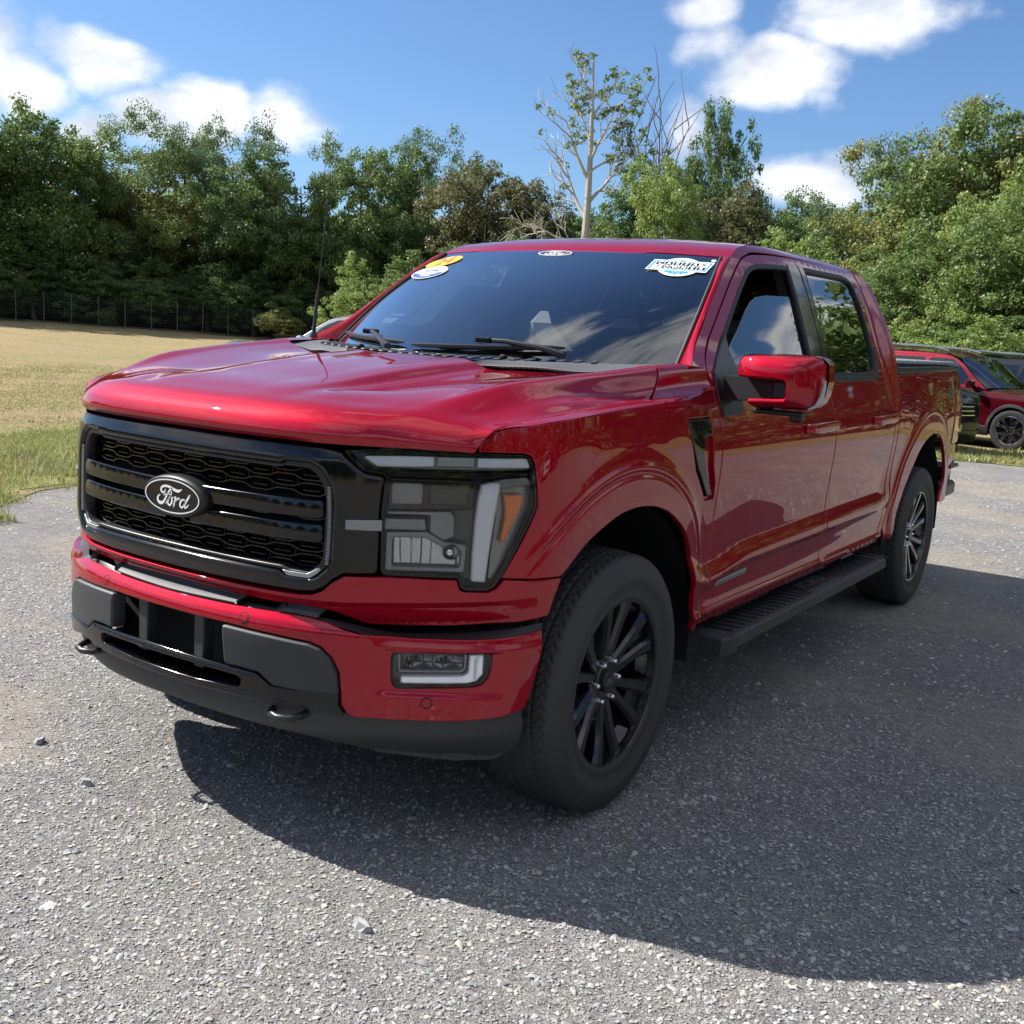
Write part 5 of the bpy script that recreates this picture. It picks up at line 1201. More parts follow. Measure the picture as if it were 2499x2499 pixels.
# ================= the ground =================
def hgt(x,y):
    x=np.asarray(x,float);y=np.asarray(y,float); r=np.hypot(x-2.5,y+2.9)
    return -.16*ss(8,18,y)*ss(-14,-5,x)+.55*ss(25,56,r)*(1-ss(-52,-26,x))
def nodes(name,rough=.9):
    m,nt,b=newmat(name); b.inputs['Roughness'].default_value=rough; b.inputs['Specular IOR Level'].default_value=.2
    N=nt.nodes.new; L=nt.links.new
    geo=N('ShaderNodeNewGeometry'); P_=geo.outputs['Position']
    def noise(sc,det=4,ro=.55,vec=None,kind='n',zs=None):
        src=P_ if vec is None else vec
        if zs:
            mp=N('ShaderNodeMapping'); mp.inputs['Scale'].default_value=zs; L(src,mp.inputs[0]); src=mp.outputs[0]
        if kind=='n': n=N('ShaderNodeTexNoise'); n.inputs['Detail'].default_value=det; n.inputs['Roughness'].default_value=ro
        else: n=N('ShaderNodeTexVoronoi'); n.feature=kind
        n.inputs['Scale'].default_value=sc; L(src,n.inputs['Vector']); return n
    def ramp(src,stops):
        r=N('ShaderNodeValToRGB'); L(src,r.inputs[0]); e=r.color_ramp.elements
        while len(e)<len(stops): e.new(.5)
        for q,(p,c) in zip(e,stops): q.position=p; q.color=(*c,1) if len(c)==3 else c
        return r.outputs[0]
    def mix(f,a,b_,mode='MIX'):
        x=N('ShaderNodeMix'); x.data_type='RGBA'; x.blend_type=mode
        for i,v in((0,f),(6,a),(7,b_)):
            if isinstance(v,(int,float)): x.inputs[i].default_value=v
            elif isinstance(v,tuple): x.inputs[i].default_value=(*v,1)
            else: L(v,x.inputs[i])
        return x.outputs[2]
    def bump(h,strength,dist,prev=None):
        bn=N('ShaderNodeBump'); bn.inputs['Strength'].default_value=strength; bn.inputs['Distance'].default_value=dist; L(h,bn.inputs['Height'])
        if prev is not None: L(prev,bn.inputs['Normal'])
        return bn.outputs[0]
    return m,nt,b,N,L,noise,ramp,mix,bump
from mathutils import noise as mnoise
def dustmask(x,y):
    out=np.empty(len(x))
    for i,(a,b_) in enumerate(zip(x,y)):
        q=Vector((a*.55+b_*.25,b_*1.0-a*.2,.7)); v=mnoise.fractal(q,.9,2.1,4); out[i]=v
    return ss(-.05,.32,out)
# gravel
m,nt,b,N,L,noise,ramp,mix,bump=nodes('gravel_mat')
big=noise(.55,5,.6); tan=ramp(big.outputs[0],[(.40,(0,0,0)),(.62,(1,1,1))])
wob=noise(60,3,.6); wv=N('ShaderNodeVectorMath'); wv.operation='MULTIPLY_ADD'; L(wob.outputs['Color'],wv.inputs[0]); wv.inputs[1].default_value=(.02,.02,.02); L(N('ShaderNodeNewGeometry').outputs['Position'],wv.inputs[2]); v1=noise(120,kind='F1',vec=wv.outputs[0]); v2=noise(260,kind='F1',vec=wv.outputs[0]); fine=noise(520,4,.75); dk=noise(1.7,6,.65)
peb=ramp(v1.outputs['Color'],[(.0,(.15,.15,.15)),(.4,(.28,.273,.262)),(.75,(.39,.378,.36)),(1,(.58,.565,.54))])
peb2=ramp(v2.outputs['Color'],[(0,(.15,.15,.15)),(.5,(.29,.283,.275)),(1,(.48,.465,.445))])
c=mix(.45,peb,peb2); dust=mix(fine.outputs[0],(.30,.265,.225),(.50,.455,.395)); at_=N('ShaderNodeAttribute'); at_.attribute_name='dust'; mk_=N('ShaderNodeMath'); mk_.operation='MULTIPLY'; L(at_.outputs['Fac'],mk_.inputs[0]); mk_.inputs[1].default_value=.80
c=mix(mk_.outputs[0],c,dust); c=mix(.55,c,mix(ramp(dk.outputs[0],[(.35,(0,0,0)),(.65,(1,1,1))]),(.88,.885,.91),(1.22,1.20,1.16)),'MULTIPLY'); MM=noise(17,6,.75); c=mix(.8,c,ramp(MM.outputs[0],[(.30,(.70,.70,.71)),(.55,(1.02,1.02,1.02)),(.75,(1.38,1.36,1.32))]),'MULTIPLY'); L(c,b.inputs['Base Color'])
def facet(v,k,prev):
    sb=N('ShaderNodeVectorMath'); sb.operation='SUBTRACT'; L(v.outputs['Color'],sb.inputs[0]); sb.inputs[1].default_value=(.5,.5,.5)
    sc=N('ShaderNodeVectorMath'); sc.operation='SCALE'; L(sb.outputs[0],sc.inputs[0]); sc.inputs['Scale'].default_value=k
    ad=N('ShaderNodeVectorMath'); ad.operation='ADD'; L(sc.outputs[0],ad.inputs[0]); L(prev,ad.inputs[1])
    nm=N('ShaderNodeVectorMath'); nm.operation='NORMALIZE'; L(ad.outputs[0],nm.inputs[0]); return nm.outputs[0]
v3=noise(62,kind='F1',vec=wv.outputs[0])
n0=facet(v1,1.0,facet(v3,.45,N('ShaderNodeNewGeometry').outputs['Normal']))
n1=bump(v1.outputs['Distance'],1.0,.010,n0); n2=bump(v2.outputs['Distance'],1.0,.005,n1); n3=bump(fine.outputs[0],.6,.002,n2); n4=bump(noise(5,5,.6).outputs[0],.6,.04,n3); L(n4,b.inputs['Normal'])
# dry mown grass and green verge
def grassmat(name,base,alt,dry,green):
    m,nt,b,N,L,noise,ramp,mix,bump=nodes(name,.95)
    st=noise(1.0,6,.6,zs=(.22,.9,1)); pt=noise(.35,4,.6); f=noise(38,5,.75,zs=(1,1,.3)); f2=noise(9,4,.6)
    c=mix(ramp(st.outputs[0],[(.38,(0,0,0)),(.62,(1,1,1))]),base,alt); c=mix(ramp(pt.outputs[0],[(.45,(0,0,0)),(.68,(1,1,1))]),c,green); c=mix(ramp(f2.outputs[0],[(.42,(0,0,0)),(.66,(1,1,1))]),c,dry)
    c=mix(.75,c,mix(f.outputs[0],(.25,.25,.22),(1.6,1.6,1.6)),'MULTIPLY'); L(c,b.inputs['Base Color'])
    L(bump(f.outputs[0],.9,.05,bump(f2.outputs[0],.6,.10)),b.inputs['Normal'])
grassmat('dry_grass_mat',(.33,.25,.125),(.25,.205,.095),(.42,.32,.185),(.22,.215,.075))
grassmat('green_grass_mat',(.22,.27,.08),(.27,.29,.10),(.36,.31,.15),(.17,.25,.06))
m,nt,b,N,L,noise,ramp,mix,bump=nodes('leaf_litter_mat'); L(mix(noise(3,5).outputs[0],(.03,.035,.015),(.06,.05,.03)),b.inputs['Base Color'])
def sheet(name,poly,mat,dz,step,kind='structure',jag=0):
    poly=np.array(poly,float)
    if area2(poly)<0:poly=poly[::-1]
    r=resample(poly,step)
    if jag:
        q=r+rng.normal(0,jag,r.shape)*.5; r=q+jag*np.stack([np.sin(r[:,1]*2.1)+.5*np.sin(r[:,1]*5.3+r[:,0]),np.sin(r[:,0]*1.7)+.5*np.sin(r[:,0]*4.9)],1)*.6
    lo,hi=r.min(0),r.max(0); g=np.stack(np.meshgrid(np.arange(lo[0],hi[0],step*2),np.arange(lo[1],hi[1],step*2)),-1).reshape(-1,2); g=g[inpoly(g,r)]
    d=dist_poly(g,r) if len(g)*len(r)<4e7 else np.full(len(g),9.); g=g[d>step*.5]
    res=geometry.delaunay_2d_cdt([Vector(p) for p in np.concatenate([r,g])],[(i,(i+1)%len(r)) for i in range(len(r))],[],1,1e-5)
    V=np.array([tuple(v) for v in res[0]]);F_=[]
    for f in res[2]:
        f=tuple(f); F_.append(f if area2(V[list(f)])>0 else f[::-1])
    V3=np.column_stack([V,hgt(V[:,0],V[:,1])+dz+.08*ss(20,45,np.hypot(V[:,0],V[:,1]))]); o=mk(name,V3,F_,mat,None,True); o['kind']=kind; return o
# the base terrain: one gravel sheet out to the horizon
ax=np.unique(np.concatenate([-np.geomspace(9,900,34),np.linspace(-9,9,121),np.geomspace(9,900,34)])); X_,Y_=np.meshgrid(ax,ax,indexing='ij'); Y_=Y_+4; X_=X_+1
V=np.stack([X_.ravel(),Y_.ravel(),hgt(X_,Y_).ravel()],1); n=len(ax); idx=np.arange(n*n).reshape(n,n); F_=np.stack([idx[:-1,:-1],idx[1:,:-1],idx[1:,1:],idx[:-1,1:]],-1).reshape(-1,4)
g=mk('gravel_lot',V,F_,'gravel_mat',None,True); g['kind']='structure'
da=g.data.attributes.new('dust','FLOAT','POINT'); da.data.foreach_set('value',dustmask(V[:,0],V[:,1]).astype(np.float32))
edge=[(-4.3,-30),(-4.55,-4),(-4.75,.8),(-4.85,1.5),(-5.30,2.1),(-5.5,3.2),(-5.6,6),(-5.3,10),(-3.6,13.2),(-1.6,14.3),(-.2,15.2),(3,16.0),(14,19),(40,22)]
sheet('dry_field',edge+[(160,30),(160,260),(-260,260),(-260,-30)],'dry_grass_mat',.006,1.6,jag=.0)
ge=[(x,y) for x,y in edge[1:11]]
sheet('green_verge',ge+[(-1.5,17.4),(-6.2,15.5),(-8.6,10.5),(-9.4,6.2),(-9.0,3.9),(-8.2,1.5),(-7.2,-4)],'green_grass_mat',.011,.22,jag=.16)
sheet('far_verge',[(-.5,15.0),(3,15.8),(14,18.8),(40,22),(40,27),(12,23.5),(-1.2,17.3)],'green_grass_mat',.011,.8,jag=.15)
sheet('field_across_lot',[(17,-60),(15.5,-10),(17.5,12),(24,21),(60,24),(160,28),(160,-90),(30,-90)],'dry_grass_mat',.006,2.0)
sheet('field_behind_viewer',[(-60,-26),(10,-22),(40,-40),(60,-90),(-160,-90),(-160,-30)],'dry_grass_mat',.012,3.0)
# worn gravel patch showing through the verge
sheet('bare_patch',[(-6.9,3.2),(-6.2,3.0),(-5.9,2.6),(-6.1,2.45),(-6.7,2.7),(-7.2,3.0)],'gravel_mat',.016,.15,jag=.05)
# ---- loose stones: thousands of small faceted solids in one mesh ----
def stones(name,n,fx,smin,smax,mats,seed,kind='stuff',lite=False):
    r=np.random.default_rng(seed)
    P_=fx(r,n); n=len(P_)
    s=smin*np.exp(r.random(n)**1.9*math.log(smax/smin))
    base=np.array([[1,0,0],[.45,.8,.1],[-.5,.75,-.05],[-1,.05,.1],[-.4,-.8,0],[.55,-.75,.05],[.25,.15,.75],[-.3,-.1,.65]])
    tri=np.array([[0,1,6],[1,2,6],[2,7,6],[2,3,7],[3,4,7],[4,5,7],[5,6,7],[5,0,6]])
    nb=6
    if lite: base=np.array([[1,0,0],[.3,.85,0],[-.8,.6,0],[-.8,-.6,0],[.3,-.85,0],[.05,.05,.7]]); tri=np.array([[0,1,5],[1,2,5],[2,3,5],[3,4,5],[4,0,5]]); nb=5
    nv,nt_=len(base),len(tri)
    V=base[None]+r.normal(0,.17,(n,nv,3)); V[:,:nb,2]=V[:,:nb,2]*.5-.12; a=r.random(n)*2*math.pi; asp=r.uniform(.55,1,n); hz=r.uniform(.35,.8,n)
    V[...,1]*=asp[:,None]; V[...,2]*=hz[:,None]
    ca,sa=np.cos(a)[:,None],np.sin(a)[:,None]; x=V[...,0]*ca-V[...,1]*sa; y=V[...,0]*sa+V[...,1]*ca
    tl=r.normal(0,.18,(n,2)); z=V[...,2]+x*tl[:,:1]+y*tl[:,1:]
    V=np.stack([x,y,z],-1)*s[:,None,None]; V[...,0]+=P_[:,None,0]; V[...,1]+=P_[:,None,1]; V[...,2]+=hgt(P_[:,0],P_[:,1])[:,None]+.002
    F_=(tri[None]+nv*np.arange(n)[:,None,None]).reshape(-1,3)
    o=mk(name,V.reshape(-1,3),F_,mats[0],None,False)
    for q in mats[1:]: o.data.materials.append(MAT[q])
    mi=r.choice(len(mats),n,p=[.46,.24,.12,.1795,.0005][:len(mats)]); o.data.polygons.foreach_set('material_index',np.repeat(mi,nt_).astype(np.int32)); o['kind']=kind; return o
for nm,c1,c2 in(('stone_grey',(.27,.27,.27),(.37,.37,.365)),('stone_dark',(.15,.155,.162),(.23,.23,.235)),('stone_pale',(.36,.36,.35),(.48,.47,.455)),('stone_tan',(.33,.30,.26),(.43,.39,.33)),('stone_rust',(.36,.20,.13),(.45,.27,.18))):
    pbr(nm,c1,.85,noise=(30,c2),bump=(260,.4,.001))
SM=['stone_grey','stone_dark','stone_pale','stone_tan','stone_rust']
gpoly=np.array(edge)
def infield(p): return inpoly(p,np.array(edge+[(160,30),(160,260),(-260,260),(-260,-30)]))
def scat(x0,x1,y0,y1,pw=1.0):
    def g(r,n):
        p=f(r,n); return p[r.random(len(p))>.72*dustmask(p[:,0],p[:,1])]
    def f(r,n):
        p=np.stack([r.uniform(x0,x1,n),y0+(y1-y0)*r.random(n)**pw],1); return p[~infield(p)]
    return g
stones('gravel',135000,scat(-3.1,4.1,-2.35,1.7,1.15),.0031,.0100,SM,3,lite=True)
stones('gravel.001',42000,scat(-5.0,9.0,1.7,12,1.25),.006,.016,SM,4,lite=True)
stones('larger_gravel',1600,scat(-4.2,5.5,-2.3,5),.011,.021,SM,5)
def lone(r,n): return np.stack([r.uniform(-3.2,4.5,n),r.uniform(-2.9,3.5,n)],1)
for k,(x,y,s) in enumerate([(.86,-1.02,.030),(1.9,-1.15,.028),(2.45,-1.35,.036),(1.55,-1.62,.030),(-.75,-.85,.026),(-.35,-.95,.024),(1.25,-1.35,.024),(2.3,-.75,.026)]):
    r=np.random.default_rng(50+k); V=np.array([[1,0,0],[.5,.8,0],[-.5,.7,0],[-1,0,0],[-.4,-.7,0],[.5,-.7,0],[.9,.1,.5],[.3,.6,.7],[-.5,.5,.6],[-.8,-.1,.5],[-.2,-.5,.65],[.5,-.4,.6]])+r.normal(0,.1,(12,3)); V[:6,2]-=.15
    F_=[(i,(i+1)%6,6+(i+1)%6,6+i) for i in range(6)]+[(6,7,8,9),(6,9,10,11)]
    lab=['angular grey stone in the sunlit gravel, just below the tip of the truck shadow','grey stone just below the truck shadow, near the bottom centre','flat pale slab of stone lying in the bottom right foreground','grey chunk of stone in the bottom foreground left of the pale slab','small grey stone in the gravel far left of the bumper shadow','small pointed stone in the gravel below the left tow hook','small pale stone near the bottom middle of the gravel','bluish stone inside the truck shadow at lower right'][k]
    o=mk('stone',V*[s,s*.75,s*.8],F_,['stone_grey','stone_grey','stone_pale','stone_grey','stone_grey','stone_grey','stone_pale','stone_grey'][k],None,False); o.location=(x,y,.004); o.rotation_euler=(0,0,k*1.3); o['label']=lab; o['category']='stone'; o['group']='larger stones in the gravel'
# ---- grass blades on the verge ----
def blades(name,poly,n,h0,h1,mats,seed,w=.005,lite=False):
    r=np.random.default_rng(seed); poly=np.array(poly,float); lo,hi=poly.min(0),poly.max(0); P_=r.uniform(lo,hi,(n*3,2)); 
    cl=np.sin(P_[:,0]*2.3+1)*np.sin(P_[:,1]*1.9)+.6*np.sin(P_[:,0]*5.1)*np.sin(P_[:,1]*6.3+2)+r.normal(0,.5,len(P_)); P_=P_[inpoly(P_,poly)&(cl>-.35)][:n]; n=len(P_)
    h=r.uniform(h0,h1,n)*(.6+.4*r.random(n)); a=r.random(n)*2*math.pi; ln=r.uniform(.1,.7,n); w=w*r.uniform(.6,1.4,n)
    d=np.stack([np.cos(a),np.sin(a)],1); t=np.stack([-d[:,1],d[:,0]],1); z0=hgt(P_[:,0],P_[:,1])+.008
    V=np.zeros((n,5,3)); V[:,0,:2]=P_-t*w[:,None]; V[:,1,:2]=P_+t*w[:,None]; V[:,2,:2]=P_+d*(h*ln*.35)[:,None]+t*(w*.7)[:,None]; V[:,3,:2]=P_+d*(h*ln*.35)[:,None]-t*(w*.7)[:,None]; V[:,4,:2]=P_+d*(h*ln)[:,None]
    V[:,:2,2]=z0[:,None]; V[:,2:4,2]=(z0+h*.6)[:,None]; V[:,4,2]=z0+h
    F_=[];b=5*np.arange(n); F_=np.stack([np.stack([b,b+1,b+2],1),np.stack([b,b+2,b+3],1),np.stack([b+3,b+2,b+4],1)],1).reshape(-1,3)
    k3=3
    if lite: V=V[:,[0,1,4]]; F_=np.arange(3*n).reshape(n,3); k3=1
    o=mk(name,V.reshape(-1,3),F_,mats[0],None,False)
    for q in mats[1:]:o.data.materials.append(MAT[q])
    o.data.polygons.foreach_set('material_index',np.repeat(r.integers(0,len(mats),n),k3).astype(np.int32)); o['kind']='stuff'; return o
def foliage(name,c1,c2,c3,trans=.3):
    if name.startswith('leaf'): c1,c2,c3=[tuple(min(v*1.5,.5) for v in c) for c in(c1,c2,c3)]
    m,nt,b=newmat(name); N=nt.nodes.new; L=nt.links.new
    g=N('ShaderNodeNewGeometry'); n=N('ShaderNodeTexNoise'); n.inputs['Scale'].default_value=.55; n.inputs['Detail'].default_value=3; L(g.outputs['Position'],n.inputs['Vector'])
    r=N('ShaderNodeValToRGB'); L(n.outputs[0],r.inputs[0]); e=r.color_ramp.elements; e[0].position=.36; e[0].color=(*c1,1); e[1].position=.66; e[1].color=(*c2,1)
    x=N('ShaderNodeMix'); x.data_type='RGBA'; L(r.outputs[0],x.inputs[6]); x.inputs[7].default_value=(*c3,1)
    rp=N('ShaderNodeMath'); rp.operation='MULTIPLY'; L(g.outputs['Random Per Island'],rp.inputs[0]); rp.inputs[1].default_value=.75; L(rp.outputs[0],x.inputs[0])
    L(x.outputs[2],b.inputs['Base Color']); b.inputs['Roughness'].default_value=.5; b.inputs['Specular IOR Level'].default_value=.35
    t=N('ShaderNodeBsdfTranslucent'); L(x.outputs[2],t.inputs[0]); ms=N('ShaderNodeMixShader'); ms.inputs[0].default_value=trans; o=[q for q in nt.nodes if q.type=='OUTPUT_MATERIAL'][0]
    L(b.outputs[0],ms.inputs[1]); L(t.outputs[0],ms.inputs[2]); L(ms.outputs[0],o.inputs[0])
foliage('grass_blade_green',(.18,.27,.06),(.26,.35,.09),(.34,.36,.14)); foliage('grass_blade_dry',(.30,.26,.10),(.40,.33,.15),(.46,.38,.21))
blades('verge_grass',[(-4.45,-1),(-4.7,1.4),(-5.15,2.1),(-5.45,3.5),(-5.7,6),(-9.2,6.5),(-8.6,2.2),(-7.2,-1)],42000,.018,.055,['grass_blade_green','grass_blade_green','grass_blade_dry'],11)
blades('verge_weeds',[(-4.55,.4),(-4.8,1.3),(-5.4,2.2),(-5.7,3.5),(-7.3,3.6),(-6.8,1.2)],2600,.05,.14,['grass_blade_green','grass_blade_dry'],12,.006)
blades('weed_patch',[(-4.15,.75),(-4.25,1.25),(-4.75,1.35),(-4.8,.7)],1500,.03,.10,['grass_blade_green','grass_blade_dry'],14,.005)
blades('field_grass',[(-5.7,4),(-5.6,10),(-9,14),(-22,14),(-24,2),(-9,2)],60000,.012,.035,['grass_blade_dry','grass_blade_dry','grass_blade_green'],13,.010,True)
blades('far_verge_grass',[(-1.6,14.3),(-.2,15.1),(5,16.6),(5,19.5),(-2.2,17.4)],14000,.04,.13,['grass_blade_green','grass_blade_dry'],15,.010)
# ================= trees =================
foliage('leaf_deep',(.055,.095,.032),(.085,.135,.042),(.115,.17,.06),.45); foliage('leaf_mid',(.060,.100,.026),(.095,.145,.038),(.140,.185,.060),.4); foliage('leaf_bright',(.11,.165,.036),(.16,.22,.055),(.22,.26,.09),.4)
foliage('leaf_blue',(.055,.10,.050),(.085,.14,.070),(.125,.175,.10),.4); foliage('leaf_olive',(.10,.12,.032),(.15,.165,.048),(.21,.20,.07),.4); foliage('leaf_bronze',(.060,.072,.028),(.095,.10,.040),(.14,.13,.06),.4)
pbr('bark',(.060,.050,.040),.9,noise=(8,(.11,.095,.08)),bump=(25,.8,.02)); pbr('bark_white',(.52,.48,.42),.8,noise=(3,(.30,.27,.22)),bump=(12,.4,.01)); pbr('bark_dead',(.24,.21,.19),.9,noise=(5,(.15,.13,.12)))
def leaves(C,R,per,size,r,flat=.0,up=.35):
    """leaf quads filling balls: centres C, radii R"""
    n=len(C)*per; c=np.repeat(C,per,0); rr=np.repeat(R,per)
    u=r.normal(0,1,(n,3)); u/=np.linalg.norm(u,axis=1)[:,None]; rad=rr*r.random(n)**.42; p=c+u*rad[:,None]*[1,1,.72]
    nrm=u*.8+r.normal(0,.55,(n,3))+[0,0,up]; nrm/=np.linalg.norm(nrm,axis=1)[:,None]
    t=np.cross(nrm,r.normal(0,1,(n,3))); t/=np.linalg.norm(t,axis=1)[:,None]; b=np.cross(nrm,t); s=size*r.uniform(.6,1.35,n)[:,None]
    V=np.stack([p-t*s,p+b*s*.62,p+t*s*1.05,p-b*s*.62],1); return V.reshape(-1,3),np.arange(4*n).reshape(n,4)
def crown_mesh(kind,seed):
    """crown about 8 m wide and 10 m tall standing on the origin"""
    r=np.random.default_rng(seed); C=[];R=[]
    if kind=='round':  lobes=[(0,0,6.6,2.9,2.6)]+[(2.2*math.cos(a)+r.normal(0,.3),2.2*math.sin(a)+r.normal(0,.3),r.uniform(2.6,7.4),r.uniform(1.5,2.3),r.uniform(1.3,2.0)) for a in np.linspace(0,2*math.pi,9,endpoint=False)]+[(r.normal(0,.8),r.normal(0,.8),8.5,1.3,1.2),(1.6,0,2.4,2.2,1.7),(-1.6,.5,2.4,2.2,1.7),(0,-1.6,2.2,2.2,1.7)]
    elif kind=='tall': lobes=[(r.normal(0,.5),r.normal(0,.5),z,1.9+.5*math.sin(z*1.7),1.3) for z in np.linspace(1.2,8.8,9)]+[(2.0*math.cos(a),2.0*math.sin(a),r.uniform(1.5,6.5),1.4,1.2) for a in r.random(7)*6.28]
    elif kind=='airy': lobes=[(r.uniform(-3,3),r.uniform(-3,3),r.uniform(3.5,9.3),r.uniform(.9,1.5),r.uniform(.45,.8)) for _ in range(22)]+[(r.uniform(-2,2),r.uniform(-2,2),r.uniform(1,4),1.6,1.2) for _ in range(8)]
    elif kind=='bush': lobes=[(r.uniform(-2.6,2.6),r.uniform(-2.6,2.6),r.uniform(1.5,6),2.0,2.2) for _ in range(9)]+[(0,0,7.5,1.6,1.8)]
    for x,y,z,a,b in lobes:
        k=max(6,int(15*a*a*(.8 if kind!='airy' else .75)))
        u=r.normal(0,1,(k,3)); u/=np.linalg.norm(u,axis=1)[:,None]; rad=r.random(k)**.30
        C.append(np.array([x,y,z])+u*rad[:,None]*[a,a,b]); R.append(r.uniform(.28,.62,k))
    C=np.concatenate(C);R=np.concatenate(R); C[:,2]=np.clip(C[:,2],.3,10.2)
    per={'round':92,'tall':92,'airy':82,'bush':86}[kind]; sz={'round':.074,'tall':.072,'airy':.056,'bush':.085}[kind]
    return leaves(C,R,per,sz,r)
def limbs(seed,H,n0=7,spread=2.6,r0=.22,lean=0,start=.25):
    r=np.random.default_rng(seed); b=MB(); k=np.linspace(0,1,9); tr=np.stack([lean*k*k*H*.3+.15*np.sin(k*5+seed),.12*np.sin(k*4+2*seed),k*H*.93],1); b.tube(tr,r0*(1-.85*k),8)
    for i in range(n0):
        t=start+(.92-start)*(i+.5)/n0; p=np.array([np.interp(t,k,tr[:,j]) for j in range(3)]); a=i*2.4+r.random(); L_=spread*(1.15-t*.7); q=[p+np.array([math.cos(a)*L_*s,math.sin(a)*L_*s,L_*(.55*s+.35*s*s)])+r.normal(0,.06,3)*s for s in np.linspace(0,1,6)]; b.tube(q,np.linspace(r0*.45*(1-t*.6),.018,6),6)
        for j in(2,3,4):
            a2=a+r.normal(0,.9); q2=[q[j]+np.array([math.cos(a2)*s,math.sin(a2)*s,.7*s])*L_*.45+r.normal(0,.04,3)*s for s in np.linspace(0,1,4)]; b.tube(q2,np.linspace(r0*.16,.010,4),4)
    return b
CM={};TM={}
def tree(kind,x,y,H,rad,leaf,label,seed=0,name='tree',group='trees at the edge of the field',trunk='bark'):
    z=float(hgt(x,y)); t=thing(name,label,'shrub' if kind=='bush' else 'tree',(x,y,z-.05),seed*1.7,group); key=(kind,seed%2)
    if key not in CM:
        V,F_=crown_mesh(kind,100+len(CM)*7+seed); o=mk('crown',V,F_,leaf,t,False); CM[key]=o.data
    else: o=link('crown',CM[key],t)
    o.material_slots[0].link='OBJECT'; o.material_slots[0].material=MAT[leaf]
    if (kind,'t') not in TM: q=limbs(seed+3,10 if kind!='bush' else 6,8 if kind!='airy' else 9,2.6 if kind!='tall' else 1.7).build('trunk','bark',t); TM[(kind,'t')]=q.data
    else: q=link('trunk',TM[(kind,'t')],t)
    s=(rad/4,rad/4,H/10); o.scale=s; q.scale=(rad/4*.9,rad/4*.9,H/10*(.80 if kind=='airy' else .88)); return t
cx0,cy0=2.4786,-2.9169
def dirp(azdeg,R): # azimuth from +Y towards +X as seen from the viewer
    a=math.radians(azdeg); return cx0+R*math.sin(a),cy0+R*math.cos(a)
TR=[ # azimuth, range, height, radius, kind, leaf, label
(-61.5,59,11.2,5.0,'round','leaf_deep','dark broadleaf tree cut off by the left edge of the photo'),
(-57.0,60,10.9,4.4,'round','leaf_mid','big dark tree at far left whose domed top breaks into small tufts'),
(-54.3,62,8.6,3.6,'tall','leaf_deep','shorter dark tree in the dip between the two big left-hand crowns'),
(-52.7,61,11.0,3.9,'airy','leaf_mid','feathery yellow-green tree just right of the first sky dip'),
(-50.6,63,11.0,4.2,'round','leaf_olive','wide olive-topped tree below the long white cloud'),
(-48.2,60,11.4,3.2,'airy','leaf_blue','bluish feathery tree poking a sprig above the long white cloud'),
(-46.6,58,9.6,3.8,'round','leaf_deep','dense dark tree left of the truck aerial'),
(-44.9,58,10.4,2.9,'airy','leaf_mid','spreading locust tree with a flat top, just behind the truck aerial'),
(-42.0,58,10.5,3.3,'round','leaf_mid','rounded leafy tree right of the aerial'),
(-40.2,60,10.6,3.0,'tall','leaf_mid','narrow light-topped tree between the aerial and the pale-trunked tree'),
(-37.5,60,11.5,3.3,'airy','leaf_blue','hazy grey-green feathery tree rising behind the left end of the windscreen'),
(-35.6,55,10.2,3.6,'round','leaf_bronze','dark bronze-green tree left of the pale-trunked tree'),
(-33.0,53,8.9,3.2,'round','leaf_bronze','low dark tree directly left of the white trunk'),
(-30.2,55,8.0,3.0,'round','leaf_deep','dark tree filling the space behind the white trunk'),
(-27.7,51,9.0,2.9,'tall','leaf_deep','dark tree below the bare dead tree'),
(-26.6,43,8.2,2.3,'tall','leaf_bright','bright yellow-green tree hung with creepers, above the truck roof'),
(-23.6,54,13.3,2.5,'round','leaf_deep','tall dark rounded tree standing alone above the right half of the roof'),
(-23.2,49,8.6,3.4,'round','leaf_bronze','broad dull green tree under the tall rounded one'),
(-20.6,50,8.6,3.0,'round','leaf_deep','dark tree right of the tall rounded one, below the small cloud'),
(-18.9,50,7.7,2.9,'round','leaf_deep','lowest dark tree in the gap on the right'),
(-17.2,46,7.2,2.9,'tall','leaf_mid','mid green tree right of the gap'),
(-15.8,44,9.2,2.9,'airy','leaf_blue','pale feathery tree leaning into the gap on the right'),
(-13.4,43,10.2,3.5,'airy','leaf_olive','tall olive tree with a ragged top on the right'),
(-13.8,41,8.0,3.6,'round','leaf_olive','wide olive-green tree below the ragged right-hand top'),
(-11.2,40,10.2,3.5,'round','leaf_mid','tallest tree at the right edge of the photo'),
(-8.8,40,10,3.6,'round','leaf_olive','green tree partly outside the right edge of the photo'),
(-10.8,34,6.6,2.4,'tall','leaf_bright','pale loose-leaved tree nearest the cars on the right'),
(-14.2,36,5.6,2.6,'round','leaf_mid','small leafy tree behind the bed of the truck'),
(-8.6,33,6.8,2.6,'round','leaf_mid','leafy tree above the last parked cars')]
for i,(az_,R,H,rad,kind,leaf,lab) in enumerate(TR):
    x,y=dirp(az_,R); tree(kind,x,y,H,rad,leaf,lab,i)
